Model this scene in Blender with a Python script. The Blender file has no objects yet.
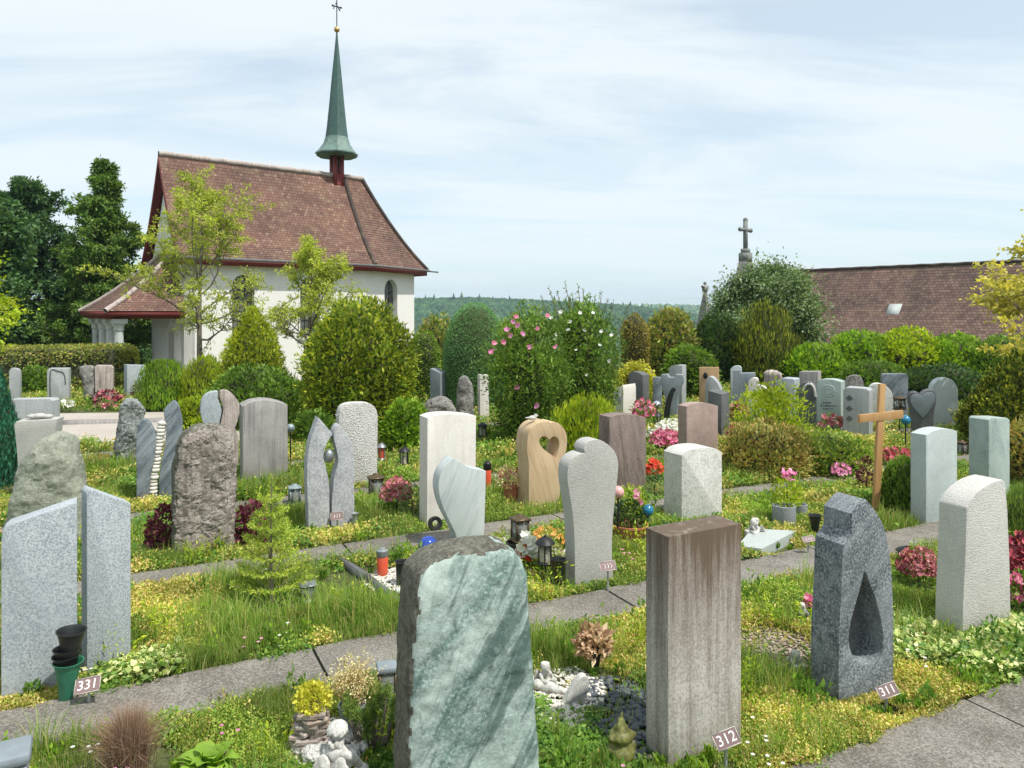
import bpy, bmesh, math, random
import numpy as np
from mathutils import Vector, Matrix, noise

# ------------------------------------------------------------------ set-up
SC = bpy.context.scene
COL = SC.collection
RNG = np.random.default_rng(7)
random.seed(7)
F, CX, HZ, EYE = 740.0, 512.0, 312.0, 2.0       # focal length, centre, horizon (px), eye height (m)
R = math.radians


def gp(x, y, z=0.0):
    """ground point under a pixel of the survey sketch"""
    Y = F * (EYE - z) / (y - HZ)
    return Vector(((x - CX) / F * Y, Y, z))


def at(x, y, Y):
    return Vector(((x - CX) / F * Y, Y, EYE - (y - HZ) / F * Y))


# ------------------------------------------------------------------ meshes
def mk(name, parts, mats, parent=None, loc=None, rotz=None, smooth=None, uv=None):
    """parts: list of (V, F) or (V, F, material index)"""
    vs, loops, tot, mi = [], [], [], []
    off = 0
    for p in parts:
        V = np.asarray(p[0], dtype=np.float64).reshape(-1, 3)
        Fs = p[1]
        m = p[2] if len(p) > 2 else 0
        vs.append(V)
        if isinstance(Fs, np.ndarray):
            loops.append((Fs + off).ravel())
            tot.append(np.full(len(Fs), Fs.shape[1], dtype=np.int32))
            mi.append(np.full(len(Fs), m, dtype=np.int32))
        else:
            for f in Fs:
                loops.append(np.asarray(f) + off)
                tot.append(np.array([len(f)], dtype=np.int32))
                mi.append(np.array([m], dtype=np.int32))
        off += len(V)
    V = np.concatenate(vs)
    L = np.concatenate(loops).astype(np.int32)
    T = np.concatenate(tot)
    M = np.concatenate(mi)
    me = bpy.data.meshes.new(name)
    me.vertices.add(len(V))
    me.vertices.foreach_set('co', V.astype(np.float32).ravel())
    me.loops.add(len(L))
    me.loops.foreach_set('vertex_index', L)
    me.polygons.add(len(T))
    st = np.zeros(len(T), dtype=np.int32)
    st[1:] = np.cumsum(T)[:-1]
    me.polygons.foreach_set('loop_start', st)
    me.polygons.foreach_set('loop_total', T)
    for m in (mats if isinstance(mats, (list, tuple)) else [mats]):
        me.materials.append(m)
    me.polygons.foreach_set('material_index', M)
    me.update(calc_edges=True)
    if uv is not None:
        ul = me.uv_layers.new(name='UVMap')
        ul.data.foreach_set('uv', np.asarray(uv, dtype=np.float32)[L].ravel())
    if smooth is not None:
        me.polygons.foreach_set('use_smooth', np.ones(len(T), dtype=bool))
        if smooth < 179:
            me.set_sharp_from_angle(angle=R(smooth))
    return link(name, me, parent, loc, rotz)


def link(name, me, parent=None, loc=None, rotz=None):
    o = bpy.data.objects.new(name, me)
    COL.objects.link(o)
    if parent:
        o.parent = parent
    if loc is not None:
        o.location = loc
    if rotz is not None:
        o.rotation_euler = (0, 0, rotz)
    return o


def thing(name, label, cat, loc=(0, 0, 0), rotz=0.0, group=None):
    o = bpy.data.objects.new(name, None)
    o.empty_display_size = 0.1
    COL.objects.link(o)
    o.location = loc
    o.rotation_euler = (0, 0, rotz)
    return tag(o, label, cat, group)


def tag(o, label, cat, group=None):
    o['label'] = label
    o['category'] = cat
    if group:
        o['group'] = group
    return o


def struct(o):
    o['kind'] = 'structure'
    return o


def stuff(o, label=None, cat=None):
    o['kind'] = 'stuff'
    if label:
        o['label'] = label
        o['category'] = cat
    return o


def from_bm(name, bm, mats, parent=None, loc=None, rotz=None, smooth=None):
    me = bpy.data.meshes.new(name)
    bmesh.ops.recalc_face_normals(bm, faces=bm.faces)
    bm.to_mesh(me)
    bm.free()
    for m in (mats if isinstance(mats, (list, tuple)) else [mats]):
        me.materials.append(m)
    if smooth is not None:
        for p in me.polygons:
            p.use_smooth = True
        me.set_sharp_from_angle(angle=R(smooth))
    return link(name, me, parent, loc, rotz)


BOXF = np.array([[0, 3, 2, 1], [4, 5, 6, 7], [0, 1, 5, 4], [1, 2, 6, 5], [2, 3, 7, 6], [3, 0, 4, 7]])


def box(x0, x1, y0, y1, z0, z1, m=0):
    V = np.array([[x0, y0, z0], [x1, y0, z0], [x1, y1, z0], [x0, y1, z0],
                  [x0, y0, z1], [x1, y0, z1], [x1, y1, z1], [x0, y1, z1]], float)
    return (V, BOXF.copy(), m)


def bevel_box(x0, x1, y0, y1, z0, z1, b=0.004):
    bm = bmesh.new()
    V, Fc, _ = box(x0, x1, y0, y1, z0, z1)
    vs = [bm.verts.new(v) for v in V]
    for f in Fc:
        bm.faces.new([vs[i] for i in f])
    bmesh.ops.bevel(bm, geom=list(bm.edges), offset=b, segments=2, affect='EDGES', profile=0.5)
    return bm


def lathe(prof, seg=24, c=(0, 0, 0), m=0, sx=1.0, sy=1.0, rot=0.0):
    a = np.linspace(0, 2 * np.pi, seg, endpoint=False) + rot
    V = []
    for r, z in prof:
        r = max(r, 1e-4)
        V.append(np.stack([c[0] + r * sx * np.cos(a), c[1] + r * sy * np.sin(a), np.full(seg, c[2] + z)], 1))
    V = np.concatenate(V)
    i = np.arange(seg)
    j = (i + 1) % seg
    Fs = [np.stack([k * seg + i, k * seg + j, (k + 1) * seg + j, (k + 1) * seg + i], 1) for k in range(len(prof) - 1)]
    return (V, np.concatenate(Fs), m)


def tube(pts, rad, seg=6, m=0):
    P = np.asarray(pts, float)
    n = len(P)
    rad = np.broadcast_to(np.asarray(rad, float), (n,))
    T = np.gradient(P, axis=0)
    T /= np.linalg.norm(T, axis=1)[:, None] + 1e-9
    ref = np.array([0.0, 0.0, 1.0]) if abs(T[0][2]) < 0.8 else np.array([1.0, 0, 0])
    A = np.cross(T, ref)
    A /= np.linalg.norm(A, axis=1)[:, None] + 1e-9
    B = np.cross(T, A)
    a = np.linspace(0, 2 * np.pi, seg, endpoint=False)
    V = (P[:, None, :] + rad[:, None, None] * (np.cos(a)[None, :, None] * A[:, None, :] + np.sin(a)[None, :, None] * B[:, None, :])).reshape(-1, 3)
    i = np.arange(seg)
    j = (i + 1) % seg
    Fs = [np.stack([k * seg + i, k * seg + j, (k + 1) * seg + j, (k + 1) * seg + i], 1) for k in range(n - 1)]
    return (V, np.concatenate(Fs), m)


def ball(c, r, seg=16, rings=10, m=0, sx=1, sy=1, sz=1):
    t = np.linspace(0, np.pi, rings + 1)
    prof = [(r * math.sin(x), -r * math.cos(x) * sz) for x in t]
    return lathe(prof, seg, c, m, sx, sy)


def unit(A):
    return A / (np.linalg.norm(A, axis=-1, keepdims=True) + 1e-9)


def leaf_geo(P, A, N, L, W, fold=0.12, m=0):
    """one rhombic leaf per point: P base, A axis, N face normal, L length, W width"""
    n = len(P)
    A = unit(A)
    B = unit(np.cross(N, A))
    N2 = np.cross(A, B)
    L = np.broadcast_to(np.asarray(L, float), (n,))[:, None]
    W = np.broadcast_to(np.asarray(W, float), (n,))[:, None]
    mid = P + A * L * 0.45
    V = np.stack([P, mid + B * W * 0.5 + N2 * L * fold, P + A * L - N2 * L * fold * 0.6, mid - B * W * 0.5 + N2 * L * fold], 1).reshape(-1, 3)
    Fc = (np.arange(n)[:, None] * 4 + np.array([0, 1, 2, 3])[None, :])
    return (V, Fc, m)


def blade_geo(P, H, W, lean, rng, m=0):
    """grass blades: a bent strip of a quad and a tip"""
    n = len(P)
    a = rng.uniform(0, 2 * np.pi, n)
    D = np.stack([np.cos(a), np.sin(a), np.zeros(n)], 1)
    b = rng.uniform(0, 2 * np.pi, n)
    S = np.stack([np.cos(b), np.sin(b), np.zeros(n)], 1)
    H = np.broadcast_to(np.asarray(H, float), (n,))[:, None]
    W = np.broadcast_to(np.asarray(W, float), (n,))[:, None]
    ln = (np.abs(rng.normal(0, 1, n)) * lean)[:, None]
    Z = np.array([[0, 0, 1.0]])
    M = P + Z * H * 0.6 + D * H * ln * 0.35
    T = P + Z * H * (1 - 0.25 * np.minimum(ln, 1.5)) + D * H * ln
    V = np.stack([P - S * W * .5, P + S * W * .5, M + S * W * .35, M - S * W * .35, T], 1).reshape(-1, 3)
    i = np.arange(n)[:, None] * 5
    return [(V, i + np.array([[0, 1, 2, 3]]), m), (np.zeros((0, 3)), (i + np.array([[3, 2, 4]])) - 5 * n, m)]


def rand_dirs(n, rng):
    return unit(rng.normal(size=(n, 3)))


def fnoise(P, s, seed=0.0):
    """cheap smooth pseudo noise (sum of sines), -1..1, vectorised"""
    P = np.asarray(P, float) * s + seed * 17.31
    x, y, z = P[..., 0], P[..., 1], P[..., 2]
    v = np.sin(x * 1.7 + 1.3 * np.sin(y * 1.1 + z)) + np.sin(y * 1.9 + 1.4 * np.sin(z * 1.3 + x * .7)) + np.sin(z * 1.6 + 1.2 * np.sin(x * 1.2 - y))
    v2 = np.sin(x * 3.9 + 2 * np.sin(y * 2.3)) * np.sin(y * 3.3 + z * 2.1 + 1.7)
    return (v / 3 * 0.7 + v2 * 0.3)


# ------------------------------------------------------------------ materials
def new_mat(name):
    m = bpy.data.materials.new(name)
    m.use_nodes = True
    nt = m.node_tree
    return m, nt, nt.nodes['Principled BSDF'], nt.nodes['Material Output']


def nd(nt, typ, **kw):
    n = nt.nodes.new(typ)
    for k, v in kw.items():
        if k.startswith('i_'):
            key = k[2:]
            n.inputs[int(key) if key.isdigit() else key.replace('_', ' ')].default_value = v
        else:
            setattr(n, k, v)
    return n


def ramp(nt, stops, interp='LINEAR'):
    n = nt.nodes.new('ShaderNodeValToRGB')
    n.color_ramp.interpolation = interp
    els = n.color_ramp.elements
    while len(els) < len(stops):
        els.new(0.5)
    for e, (p, c) in zip(els, stops):
        e.position = p
        e.color = (*c, 1) if len(c) == 3 else c
    return n


def mix(nt, blend, fac, a, b):
    n = nt.nodes.new('ShaderNodeMix')
    n.data_type = 'RGBA'
    n.blend_type = blend
    for sock, val in ((n.inputs[0], fac), (n.inputs[6], a), (n.inputs[7], b)):
        if hasattr(val, 'is_linked') or isinstance(val, bpy.types.NodeSocket):
            nt.links.new(val, sock)
        elif isinstance(val, (tuple, list)):
            sock.default_value = (*val, 1) if len(val) == 3 else val
        else:
            sock.default_value = val
    return n.outputs[2]


def obj_coords(nt, scale=(1, 1, 1), rot=(0, 0, 0), rnd=True, post=None):
    tc = nt.nodes.new('ShaderNodeTexCoord')
    mp = nt.nodes.new('ShaderNodeMapping')
    mp.inputs['Scale'].default_value = scale
    mp.inputs['Rotation'].default_value = rot
    if rnd:
        oi = nt.nodes.new('ShaderNodeObjectInfo')
        ad = nd(nt, 'ShaderNodeVectorMath', operation='MULTIPLY_ADD')
        ad.inputs[1].default_value = (7.3, 5.1, 9.7)
        nt.links.new(oi.outputs['Random'], ad.inputs[0])
        nt.links.new(tc.outputs['Object'], ad.inputs[2])
        nt.links.new(ad.outputs[0], mp.inputs[0])
    else:
        nt.links.new(tc.outputs['Object'], mp.inputs[0])
    if post:
        m2 = nd(nt, 'ShaderNodeVectorMath', operation='MULTIPLY')
        m2.inputs[1].default_value = post
        nt.links.new(mp.outputs[0], m2.inputs[0])
        return m2.outputs[0]
    return mp.outputs[0]


def mat_plain(name, col, rough=0.5, metal=0.0, var=0.25, scale=12.0, bump=0.0, spec=0.4):
    m, nt, bs, out = new_mat(name)
    co = obj_coords(nt)
    n = nd(nt, 'ShaderNodeTexNoise', i_Scale=scale, i_Detail=5.0, i_Roughness=0.65)
    nt.links.new(co, n.inputs['Vector'])
    r = ramp(nt, [(0.3, tuple(c * (1 - var) for c in col)), (0.7, tuple(min(1, c * (1 + var)) for c in col))])
    nt.links.new(n.outputs[0], r.inputs[0])
    nt.links.new(r.outputs[0], bs.inputs['Base Color'])
    bs.inputs['Roughness'].default_value = rough
    bs.inputs['Metallic'].default_value = metal
    bs.inputs['Specular IOR Level'].default_value = spec
    if bump:
        b = nd(nt, 'ShaderNodeBump', i_Strength=bump, i_Distance=0.01)
        nt.links.new(n.outputs[0], b.inputs['Height'])
        nt.links.new(b.outputs[0], bs.inputs['Normal'])
    return m


def mat_stone(name, base, dark, light=None, speck=0.5, speck_scale=140.0, blotch=0.4, blotch_scale=5.0,
              vein=0.0, vein_scale=5.0, vein_rot=(0, 0, 0), vein_col=None, vein_dist=4.0, streak=0.0, streak_col=(.08, .075, .065),
              bump=0.25, bump_scale=90.0, bump_dist=0.006, rough=0.75, comb=0.0, pit=0.0, moss=0.0, topstain=0.0, vein2=0.0, vein2_col=(.1, .1, .1)):
    m, nt, bs, out = new_mat(name)
    lk = nt.links.new
    light = light or tuple(min(1, c * 1.35) for c in base)
    co = obj_coords(nt)
    n1 = nd(nt, 'ShaderNodeTexNoise', i_Scale=blotch_scale, i_Detail=7.0, i_Roughness=0.62)
    lk(co, n1.inputs['Vector'])
    r1 = ramp(nt, [(0.3, tuple(b * (1 - blotch) + d * blotch for b, d in zip(base, dark))), (0.5, base),
                   (0.72, tuple(b * (1 - blotch) + l * blotch for b, l in zip(base, light)))])
    lk(n1.outputs[0], r1.inputs[0])
    colr = r1.outputs[0]
    n2 = nd(nt, 'ShaderNodeTexNoise', i_Scale=speck_scale, i_Detail=2.0, i_Roughness=0.6)
    lk(co, n2.inputs['Vector'])
    r2 = ramp(nt, [(0.39, (0, 0, 0)), (0.49, (1, 1, 1))])
    lk(n2.outputs[0], r2.inputs[0])
    r2b = ramp(nt, [(0.54, (0, 0, 0)), (0.64, (1, 1, 1))])
    lk(n2.outputs[0], r2b.inputs[0])
    inv = nd(nt, 'ShaderNodeMath', operation='MULTIPLY_ADD')
    inv.inputs[1].default_value = -speck
    inv.inputs[2].default_value = speck
    lk(r2.outputs[0], inv.inputs[0])
    colr = mix(nt, 'MIX', inv.outputs[0], colr, dark)
    sl = nd(nt, 'ShaderNodeMath', operation='MULTIPLY')
    sl.inputs[1].default_value = speck
    lk(r2b.outputs[0], sl.inputs[0])
    colr = mix(nt, 'MIX', sl.outputs[0], colr, light)
    hsum = n2.outputs[0]
    if vein:
        cv = obj_coords(nt, rot=vein_rot, post=(1, 1, .14))
        w = nd(nt, 'ShaderNodeTexNoise', i_Scale=vein_scale * 2.2, i_Detail=9.0, i_Roughness=.6, i_Distortion=vein_dist * .09)
        lk(cv, w.inputs['Vector'])
        wr = ramp(nt, [(0.42, (0, 0, 0)), (0.52, (.55, .55, .55)), (0.62, (1, 1, 1))])
        lk(w.outputs[0], wr.inputs[0])
        wm = nd(nt, 'ShaderNodeMath', operation='MULTIPLY')
        wm.inputs[1].default_value = vein
        lk(wr.outputs[0], wm.inputs[0])
        colr = mix(nt, 'MIX', wm.outputs[0], colr, vein_col or light)
    if streak:
        cs = obj_coords(nt, scale=(14, 14, 0.7))
        ns = nd(nt, 'ShaderNodeTexNoise', i_Scale=1.6, i_Detail=6.0, i_Roughness=0.7)
        lk(cs, ns.inputs['Vector'])
        rs = ramp(nt, [(0.44, (0, 0, 0)), (0.7, (1, 1, 1))])
        lk(ns.outputs[0], rs.inputs[0])
        nb = nd(nt, 'ShaderNodeTexNoise', i_Scale=2.2, i_Detail=4.0)
        lk(co, nb.inputs['Vector'])
        mm = nd(nt, 'ShaderNodeMath', operation='MULTIPLY')
        lk(rs.outputs[0], mm.inputs[0])
        lk(nb.outputs[0], mm.inputs[1])
        m2 = nd(nt, 'ShaderNodeMath', operation='MULTIPLY', use_clamp=True)
        m2.inputs[1].default_value = streak * 2
        lk(mm.outputs[0], m2.inputs[0])
        colr = mix(nt, 'MIX', m2.outputs[0], colr, streak_col)
    if vein2:
        cv2 = obj_coords(nt, rot=(vein_rot[0], vein_rot[1] + .12, vein_rot[2]), post=(1, 1, .09))
        w2 = nd(nt, 'ShaderNodeTexNoise', i_Scale=vein_scale * 5.5, i_Detail=9.0, i_Roughness=.68, i_Distortion=vein_dist * .07)
        lk(cv2, w2.inputs['Vector'])
        wr2 = ramp(nt, [(0.50, (0, 0, 0)), (0.60, (1, 1, 1))])
        lk(w2.outputs[0], wr2.inputs[0])
        wq = nd(nt, 'ShaderNodeMath', operation='MULTIPLY')
        wq.inputs[1].default_value = vein2
        lk(wr2.outputs[0], wq.inputs[0])
        colr = mix(nt, 'MIX', wq.outputs[0], colr, vein2_col)
    if topstain:
        tg = nt.nodes.new('ShaderNodeTexCoord')
        sg = nt.nodes.new('ShaderNodeSeparateXYZ')
        lk(tg.outputs['Object'], sg.inputs[0])
        ct = obj_coords(nt, scale=(16, 16, .9))
        n_t = nd(nt, 'ShaderNodeTexNoise', i_Scale=1.5, i_Detail=7.0, i_Roughness=.7)
        lk(ct, n_t.inputs['Vector'])
        ma = nd(nt, 'ShaderNodeMath', operation='MULTIPLY_ADD')
        ma.inputs[1].default_value = 1.5
        lk(n_t.outputs[0], ma.inputs[0])
        lk(sg.outputs[2], ma.inputs[2])
        rt_ = ramp(nt, [(0.0, (0, 0, 0)), (1.0, (1, 1, 1))])
        mr = nd(nt, 'ShaderNodeMapRange')
        mr.inputs[1].default_value = 1.12
        mr.inputs[2].default_value = 1.75
        lk(ma.outputs[0], mr.inputs[0])
        mt_ = nd(nt, 'ShaderNodeMath', operation='MULTIPLY', use_clamp=True)
        mt_.inputs[1].default_value = topstain
        lk(mr.outputs[0], mt_.inputs[0])
        colr = mix(nt, 'MIX', mt_.outputs[0], colr, streak_col)
    if moss:
        nm = nd(nt, 'ShaderNodeTexNoise', i_Scale=9.0, i_Detail=8.0, i_Roughness=0.75)
        lk(co, nm.inputs['Vector'])
        rm = ramp(nt, [(0.52, (0, 0, 0)), (0.62, (1, 1, 1))])
        lk(nm.outputs[0], rm.inputs[0])
        mq = nd(nt, 'ShaderNodeMath', operation='MULTIPLY')
        mq.inputs[1].default_value = moss
        lk(rm.outputs[0], mq.inputs[0])
        colr = mix(nt, 'MIX', mq.outputs[0], colr, (.045, .04, .025))
    lk(colr, bs.inputs['Base Color'])
    bs.inputs['Roughness'].default_value = rough
    bs.inputs['Specular IOR Level'].default_value = 0.3
    nb2 = nd(nt, 'ShaderNodeTexNoise', i_Scale=bump_scale, i_Detail=6.0, i_Roughness=0.7)
    if comb:
        cc = obj_coords(nt, scale=(0.35, 0.35, 1.6))
        lk(cc, nb2.inputs['Vector'])
    else:
        lk(co, nb2.inputs['Vector'])
    b = nd(nt, 'ShaderNodeBump', i_Strength=min(1, bump + comb), i_Distance=bump_dist)
    lk(nb2.outputs[0], b.inputs['Height'])
    nrm = b.outputs[0]
    if pit:
        v = nd(nt, 'ShaderNodeTexVoronoi', i_Scale=75.0)
        lk(co, v.inputs['Vector'])
        b2 = nd(nt, 'ShaderNodeBump', i_Strength=pit, i_Distance=0.012)
        lk(v.outputs['Distance'], b2.inputs['Height'])
        lk(nrm, b2.inputs['Normal'])
        nrm = b2.outputs[0]
    lk(nrm, bs.inputs['Normal'])
    return m


LEAF_GAIN = 1.45


def mat_leaf(name, cols, trans=0.3, rough=0.55, clump=1.5, clump_amt=0.35):
    m, nt, bs, out = new_mat(name)
    lk = nt.links.new
    g = nt.nodes.new('ShaderNodeNewGeometry')
    cols = [tuple(min(.82, v * LEAF_GAIN) for v in c) for c in cols]
    k = len(cols)
    r = ramp(nt, [(i / max(1, k - 1), c) for i, c in enumerate(cols)])
    lk(g.outputs['Random Per Island'], r.inputs[0])
    tc = nt.nodes.new('ShaderNodeTexCoord')
    n = nd(nt, 'ShaderNodeTexNoise', i_Scale=clump, i_Detail=3.0)
    lk(tc.outputs['Object'], n.inputs['Vector'])
    rr = ramp(nt, [(0.32, (1 - clump_amt,) * 3), (0.68, (1 + clump_amt * 0.8,) * 3)])
    lk(n.outputs[0], rr.inputs[0])
    c = mix(nt, 'MULTIPLY', 1.0, r.outputs[0], rr.outputs[0])
    lk(c, bs.inputs['Base Color'])
    bs.inputs['Roughness'].default_value = rough
    bs.inputs['Specular IOR Level'].default_value = 0.25
    if trans:
        t = nt.nodes.new('ShaderNodeBsdfTranslucent')
        c2 = mix(nt, 'MULTIPLY', 1.0, c, (1.5, 1.5, 0.7))
        lk(c2, t.inputs['Color'])
        ms = nt.nodes.new('ShaderNodeMixShader')
        ms.inputs[0].default_value = trans
        lk(bs.outputs[0], ms.inputs[1])
        lk(t.outputs[0], ms.inputs[2])
        lk(ms.outputs[0], out.inputs['Surface'])
    return m


def mat_tiles(name, cols, w=0.18, h=0.17, moss=0.3, dark=(.05, .035, .03)):
    m, nt, bs, out = new_mat(name)
    lk = nt.links.new
    uv = nt.nodes.new('ShaderNodeUVMap')
    sp = nt.nodes.new('ShaderNodeSeparateXYZ')
    lk(uv.outputs[0], sp.inputs[0])

    def mth(op, a, b=None):
        n = nd(nt, 'ShaderNodeMath', operation=op)
        for i, v in enumerate((a, b)):
            if v is None:
                continue
            if isinstance(v, (int, float)):
                n.inputs[i].default_value = v
            else:
                lk(v, n.inputs[i])
        return n.outputs[0]
    vr = mth('DIVIDE', sp.outputs[1], h)
    row = mth('FLOOR', vr)
    odd = mth('MULTIPLY', mth('MODULO', row, 2.0), 0.5)
    ur = mth('ADD', mth('DIVIDE', sp.outputs[0], w), odd)
    col = mth('FLOOR', ur)
    cb = nt.nodes.new('ShaderNodeCombineXYZ')
    lk(col, cb.inputs[0])
    lk(row, cb.inputs[1])
    wn = nd(nt, 'ShaderNodeTexWhiteNoise', noise_dimensions='2D')
    lk(cb.outputs[0], wn.inputs['Vector'])
    r = ramp(nt, [(i / (len(cols) - 1), c) for i, c in enumerate(cols)])
    lk(wn.outputs[0], r.inputs[0])
    fu = mth('FRACT', ur)
    edge = mth('LESS_THAN', mth('ABSOLUTE', mth('SUBTRACT', fu, 0.5)), 0.44)
    fv = mth('FRACT', vr)
    lip = mth('GREATER_THAN', fv, 0.16)
    c = mix(nt, 'MIX', mth('MULTIPLY', edge, lip), dark, r.outputs[0])
    tc = nt.nodes.new('ShaderNodeTexCoord')
    n = nd(nt, 'ShaderNodeTexNoise', i_Scale=0.55, i_Detail=6.0, i_Roughness=0.65)
    lk(tc.outputs['Object'], n.inputs['Vector'])
    rr = ramp(nt, [(0.3, (.62, .62, .66)), (0.7, (1.3, 1.25, 1.2))])
    lk(n.outputs[0], rr.inputs[0])
    c = mix(nt, 'MULTIPLY', 1.0, c, rr.outputs[0])
    n3 = nd(nt, 'ShaderNodeTexNoise', i_Scale=2.2, i_Detail=8.0, i_Roughness=0.75)
    lk(tc.outputs['Object'], n3.inputs['Vector'])
    r3 = ramp(nt, [(0.52, (0, 0, 0)), (0.66, (moss, moss, moss))])
    lk(n3.outputs[0], r3.inputs[0])
    c = mix(nt, 'MIX', r3.outputs[0], c, (.20, .17, .09))
    lk(c, bs.inputs['Base Color'])
    bs.inputs['Roughness'].default_value = 0.85
    hgt = mth('ADD', mth('MULTIPLY', mth('SUBTRACT', 1.0, fv), 1.0), mth('MULTIPLY', edge, 0.3))
    b = nd(nt, 'ShaderNodeBump', i_Strength=0.8, i_Distance=0.03)
    lk(hgt, b.inputs['Height'])
    lk(b.outputs[0], bs.inputs['Normal'])
    return m


# stones
M = {}
M['granite_pale'] = mat_stone('pale_blue_granite', (.36, .40, .425), (.17, .20, .235), (.52, .55, .565), .7, 110, .3, 7, bump=.15, vein=.4, vein_scale=2.0, vein_rot=(0, .35, 0), vein_col=(.34, .385, .415), vein_dist=7)
M['granite_mid'] = mat_stone('mid_grey_granite', (.36, .38, .39), (.17, .18, .19), (.50, .52, .53), .5, 110, .3, 5, bump=.2, streak=.3, streak_col=(.2, .2, .2))
M['granite_warm'] = mat_stone('weathered_grey_stone', (.34, .32, .31), (.16, .15, .15), (.46, .44, .42), .35, 110, .5, 4, bump=.3, streak=.75, streak_col=(.12, .115, .11), comb=.2)
M['grey_flame'] = mat_stone('bush_hammered_grey_stone', (.40, .41, .43), (.20, .21, .24), (.55, .56, .57), .5, 55, .5, 9, bump=.5, bump_scale=60)
M['dark_granite'] = mat_stone('dark_blue_grey_granite', (.15, .17, .185), (.045, .06, .07), (.33, .355, .37), .85, 85, .5, 10, vein=.45, vein_scale=4, vein_rot=(0, -.9, 0), vein_col=(.29, .32, .34), vein_dist=6, bump=.4, vein2=.35, vein2_col=(.05, .065, .075))
M['slate'] = mat_stone('layered_blue_slate', (.14, .17, .195), (.05, .065, .08), (.30, .33, .36), .5, 90, .5, 6, vein=.8, vein_scale=5, vein_rot=(0, -.75, 0), vein_col=(.28, .32, .35), vein_dist=5, bump=.6, bump_scale=40, vein2=.6, vein2_col=(.06, .075, .09))
M['white_lime'] = mat_stone('white_limestone', (.66, .63, .59), (.40, .37, .33), (.66, .63, .59), .25, 90, .35, 4, bump=.15, streak=.2, streak_col=(.40, .355, .30))
M['white_rough'] = mat_stone('pitted_white_stone', (.60, .59, .57), (.25, .24, .22), (.66, .65, .63), .5, 60, .4, 14, bump=.6, pit=.8, bump_scale=60, bump_dist=.012)
M['comb_pale'] = mat_stone('combed_pale_stone', (.43, .425, .40), (.26, .255, .24), (.53, .525, .50), .45, 140, .25, 6, bump=.2, comb=.55, bump_scale=80)
M['comb_white'] = mat_stone('combed_white_stone', (.56, .55, .52), (.28, .27, .255), (.60, .59, .565), .45, 150, .25, 6, bump=.25, comb=.7, bump_scale=85, bump_dist=.008)
M['marble'] = mat_stone('white_flaked_marble', (.60, .60, .57), (.28, .28, .24), (.66, .66, .64), .45, 55, .5, 14, bump=.5, bump_scale=35, bump_dist=.012, vein=.2, vein_scale=3, vein_col=(.38, .38, .35))
M['marble_veined'] = mat_stone('grey_banded_marble', (.50, .54, .54), (.32, .36, .37), (.62, .65, .65), .2, 90, .3, 4, vein=.5, vein_scale=3.5, vein_rot=(0, -.5, 0), vein_col=(.40, .455, .46), vein_dist=2.2, bump=.1, vein2=.7, vein2_col=(.33, .39, .40))
M['serpentine'] = mat_stone('green_serpentine', (.165, .25, .225), (.055, .10, .09), (.50, .57, .54), .5, 75, .7, 5, vein=.95, vein_scale=1.6, vein_rot=(.25, -.62, .2), vein_col=(.42, .50, .465), vein_dist=14, bump=.5, bump_scale=26, bump_dist=.016, moss=.15, vein2=.85, vein2_col=(.07, .12, .105))
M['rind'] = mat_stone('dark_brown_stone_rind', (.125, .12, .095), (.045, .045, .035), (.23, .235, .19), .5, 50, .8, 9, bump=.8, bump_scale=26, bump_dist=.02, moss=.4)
M['green_boulder'] = mat_stone('grey_green_boulder', (.27, .29, .23), (.13, .145, .11), (.40, .42, .35), .4, 60, .6, 5, bump=.6, bump_scale=18, bump_dist=.03, vein=.25, vein_scale=3, vein_rot=(0, .9, 0), vein_col=(.37, .38, .32), vein_dist=8)
M['green_stone'] = mat_stone('polished_green_stone', (.29, .36, .34), (.14, .19, .18), (.42, .48, .46), .4, 90, .5, 7, vein=.45, vein_scale=2.6, vein_rot=(0, .4, 0), vein_col=(.42, .49, .46), vein_dist=9, bump=.12)
M['pale_green'] = mat_stone('pale_green_granite', (.42, .475, .475), (.25, .29, .29), (.54, .58, .58), .45, 140, .3, 6, bump=.12)
M['brown_rough'] = mat_stone('weathered_brown_stone', (.36, .315, .28), (.12, .10, .085), (.52, .48, .44), .4, 50, .7, 6, bump=.8, bump_scale=22, bump_dist=.03, streak=.7, streak_col=(.10, .085, .07), moss=.35, pit=.3)
M['streaked'] = mat_stone('stained_brown_granite', (.47, .44, .40), (.22, .19, .165), (.62, .595, .56), .45, 95, .5, 3, bump=.3, streak=.7, streak_col=(.115, .082, .058), topstain=1.0, moss=.15)
M['sandstone'] = mat_stone('beige_sandstone', (.52, .395, .25), (.40, .28, .165), (.60, .48, .33), .15, 120, .3, 3, vein=.3, vein_scale=4, vein_rot=(0, .18, 0), vein_col=(.45, .32, .19), vein_dist=4, bump=.15, vein2=.6, vein2_col=(.38, .25, .135))
M['brown_gran'] = mat_stone('brown_grey_granite', (.19, .15, .135), (.08, .06, .055), (.33, .27, .25), .6, 110, .4, 6, vein=.5, vein_scale=4, vein_rot=(0, .08, 0), vein_col=(.30, .22, .19), vein_dist=4, bump=.1, vein2=.5, vein2_col=(.075, .06, .06))
M['rose_gran'] = mat_stone('rose_brown_granite', (.33, .245, .215), (.15, .11, .10), (.46, .37, .33), .5, 140, .4, 8, bump=.12)
M['dark_stone'] = mat_stone('dark_grey_stone', (.115, .12, .125), (.05, .052, .055), (.21, .215, .22), .5, 110, .4, 6, bump=.25)
M['blue_grey'] = mat_stone('blue_grey_stone', (.22, .255, .28), (.10, .12, .14), (.34, .37, .40), .45, 110, .4, 6, bump=.2)
M['lichen'] = mat_stone('lichen_grey_stone', (.24, .23, .22), (.07, .068, .065), (.42, .41, .39), .5, 45, .8, 8, bump=.8, bump_scale=26, bump_dist=.03, moss=.4)
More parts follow.
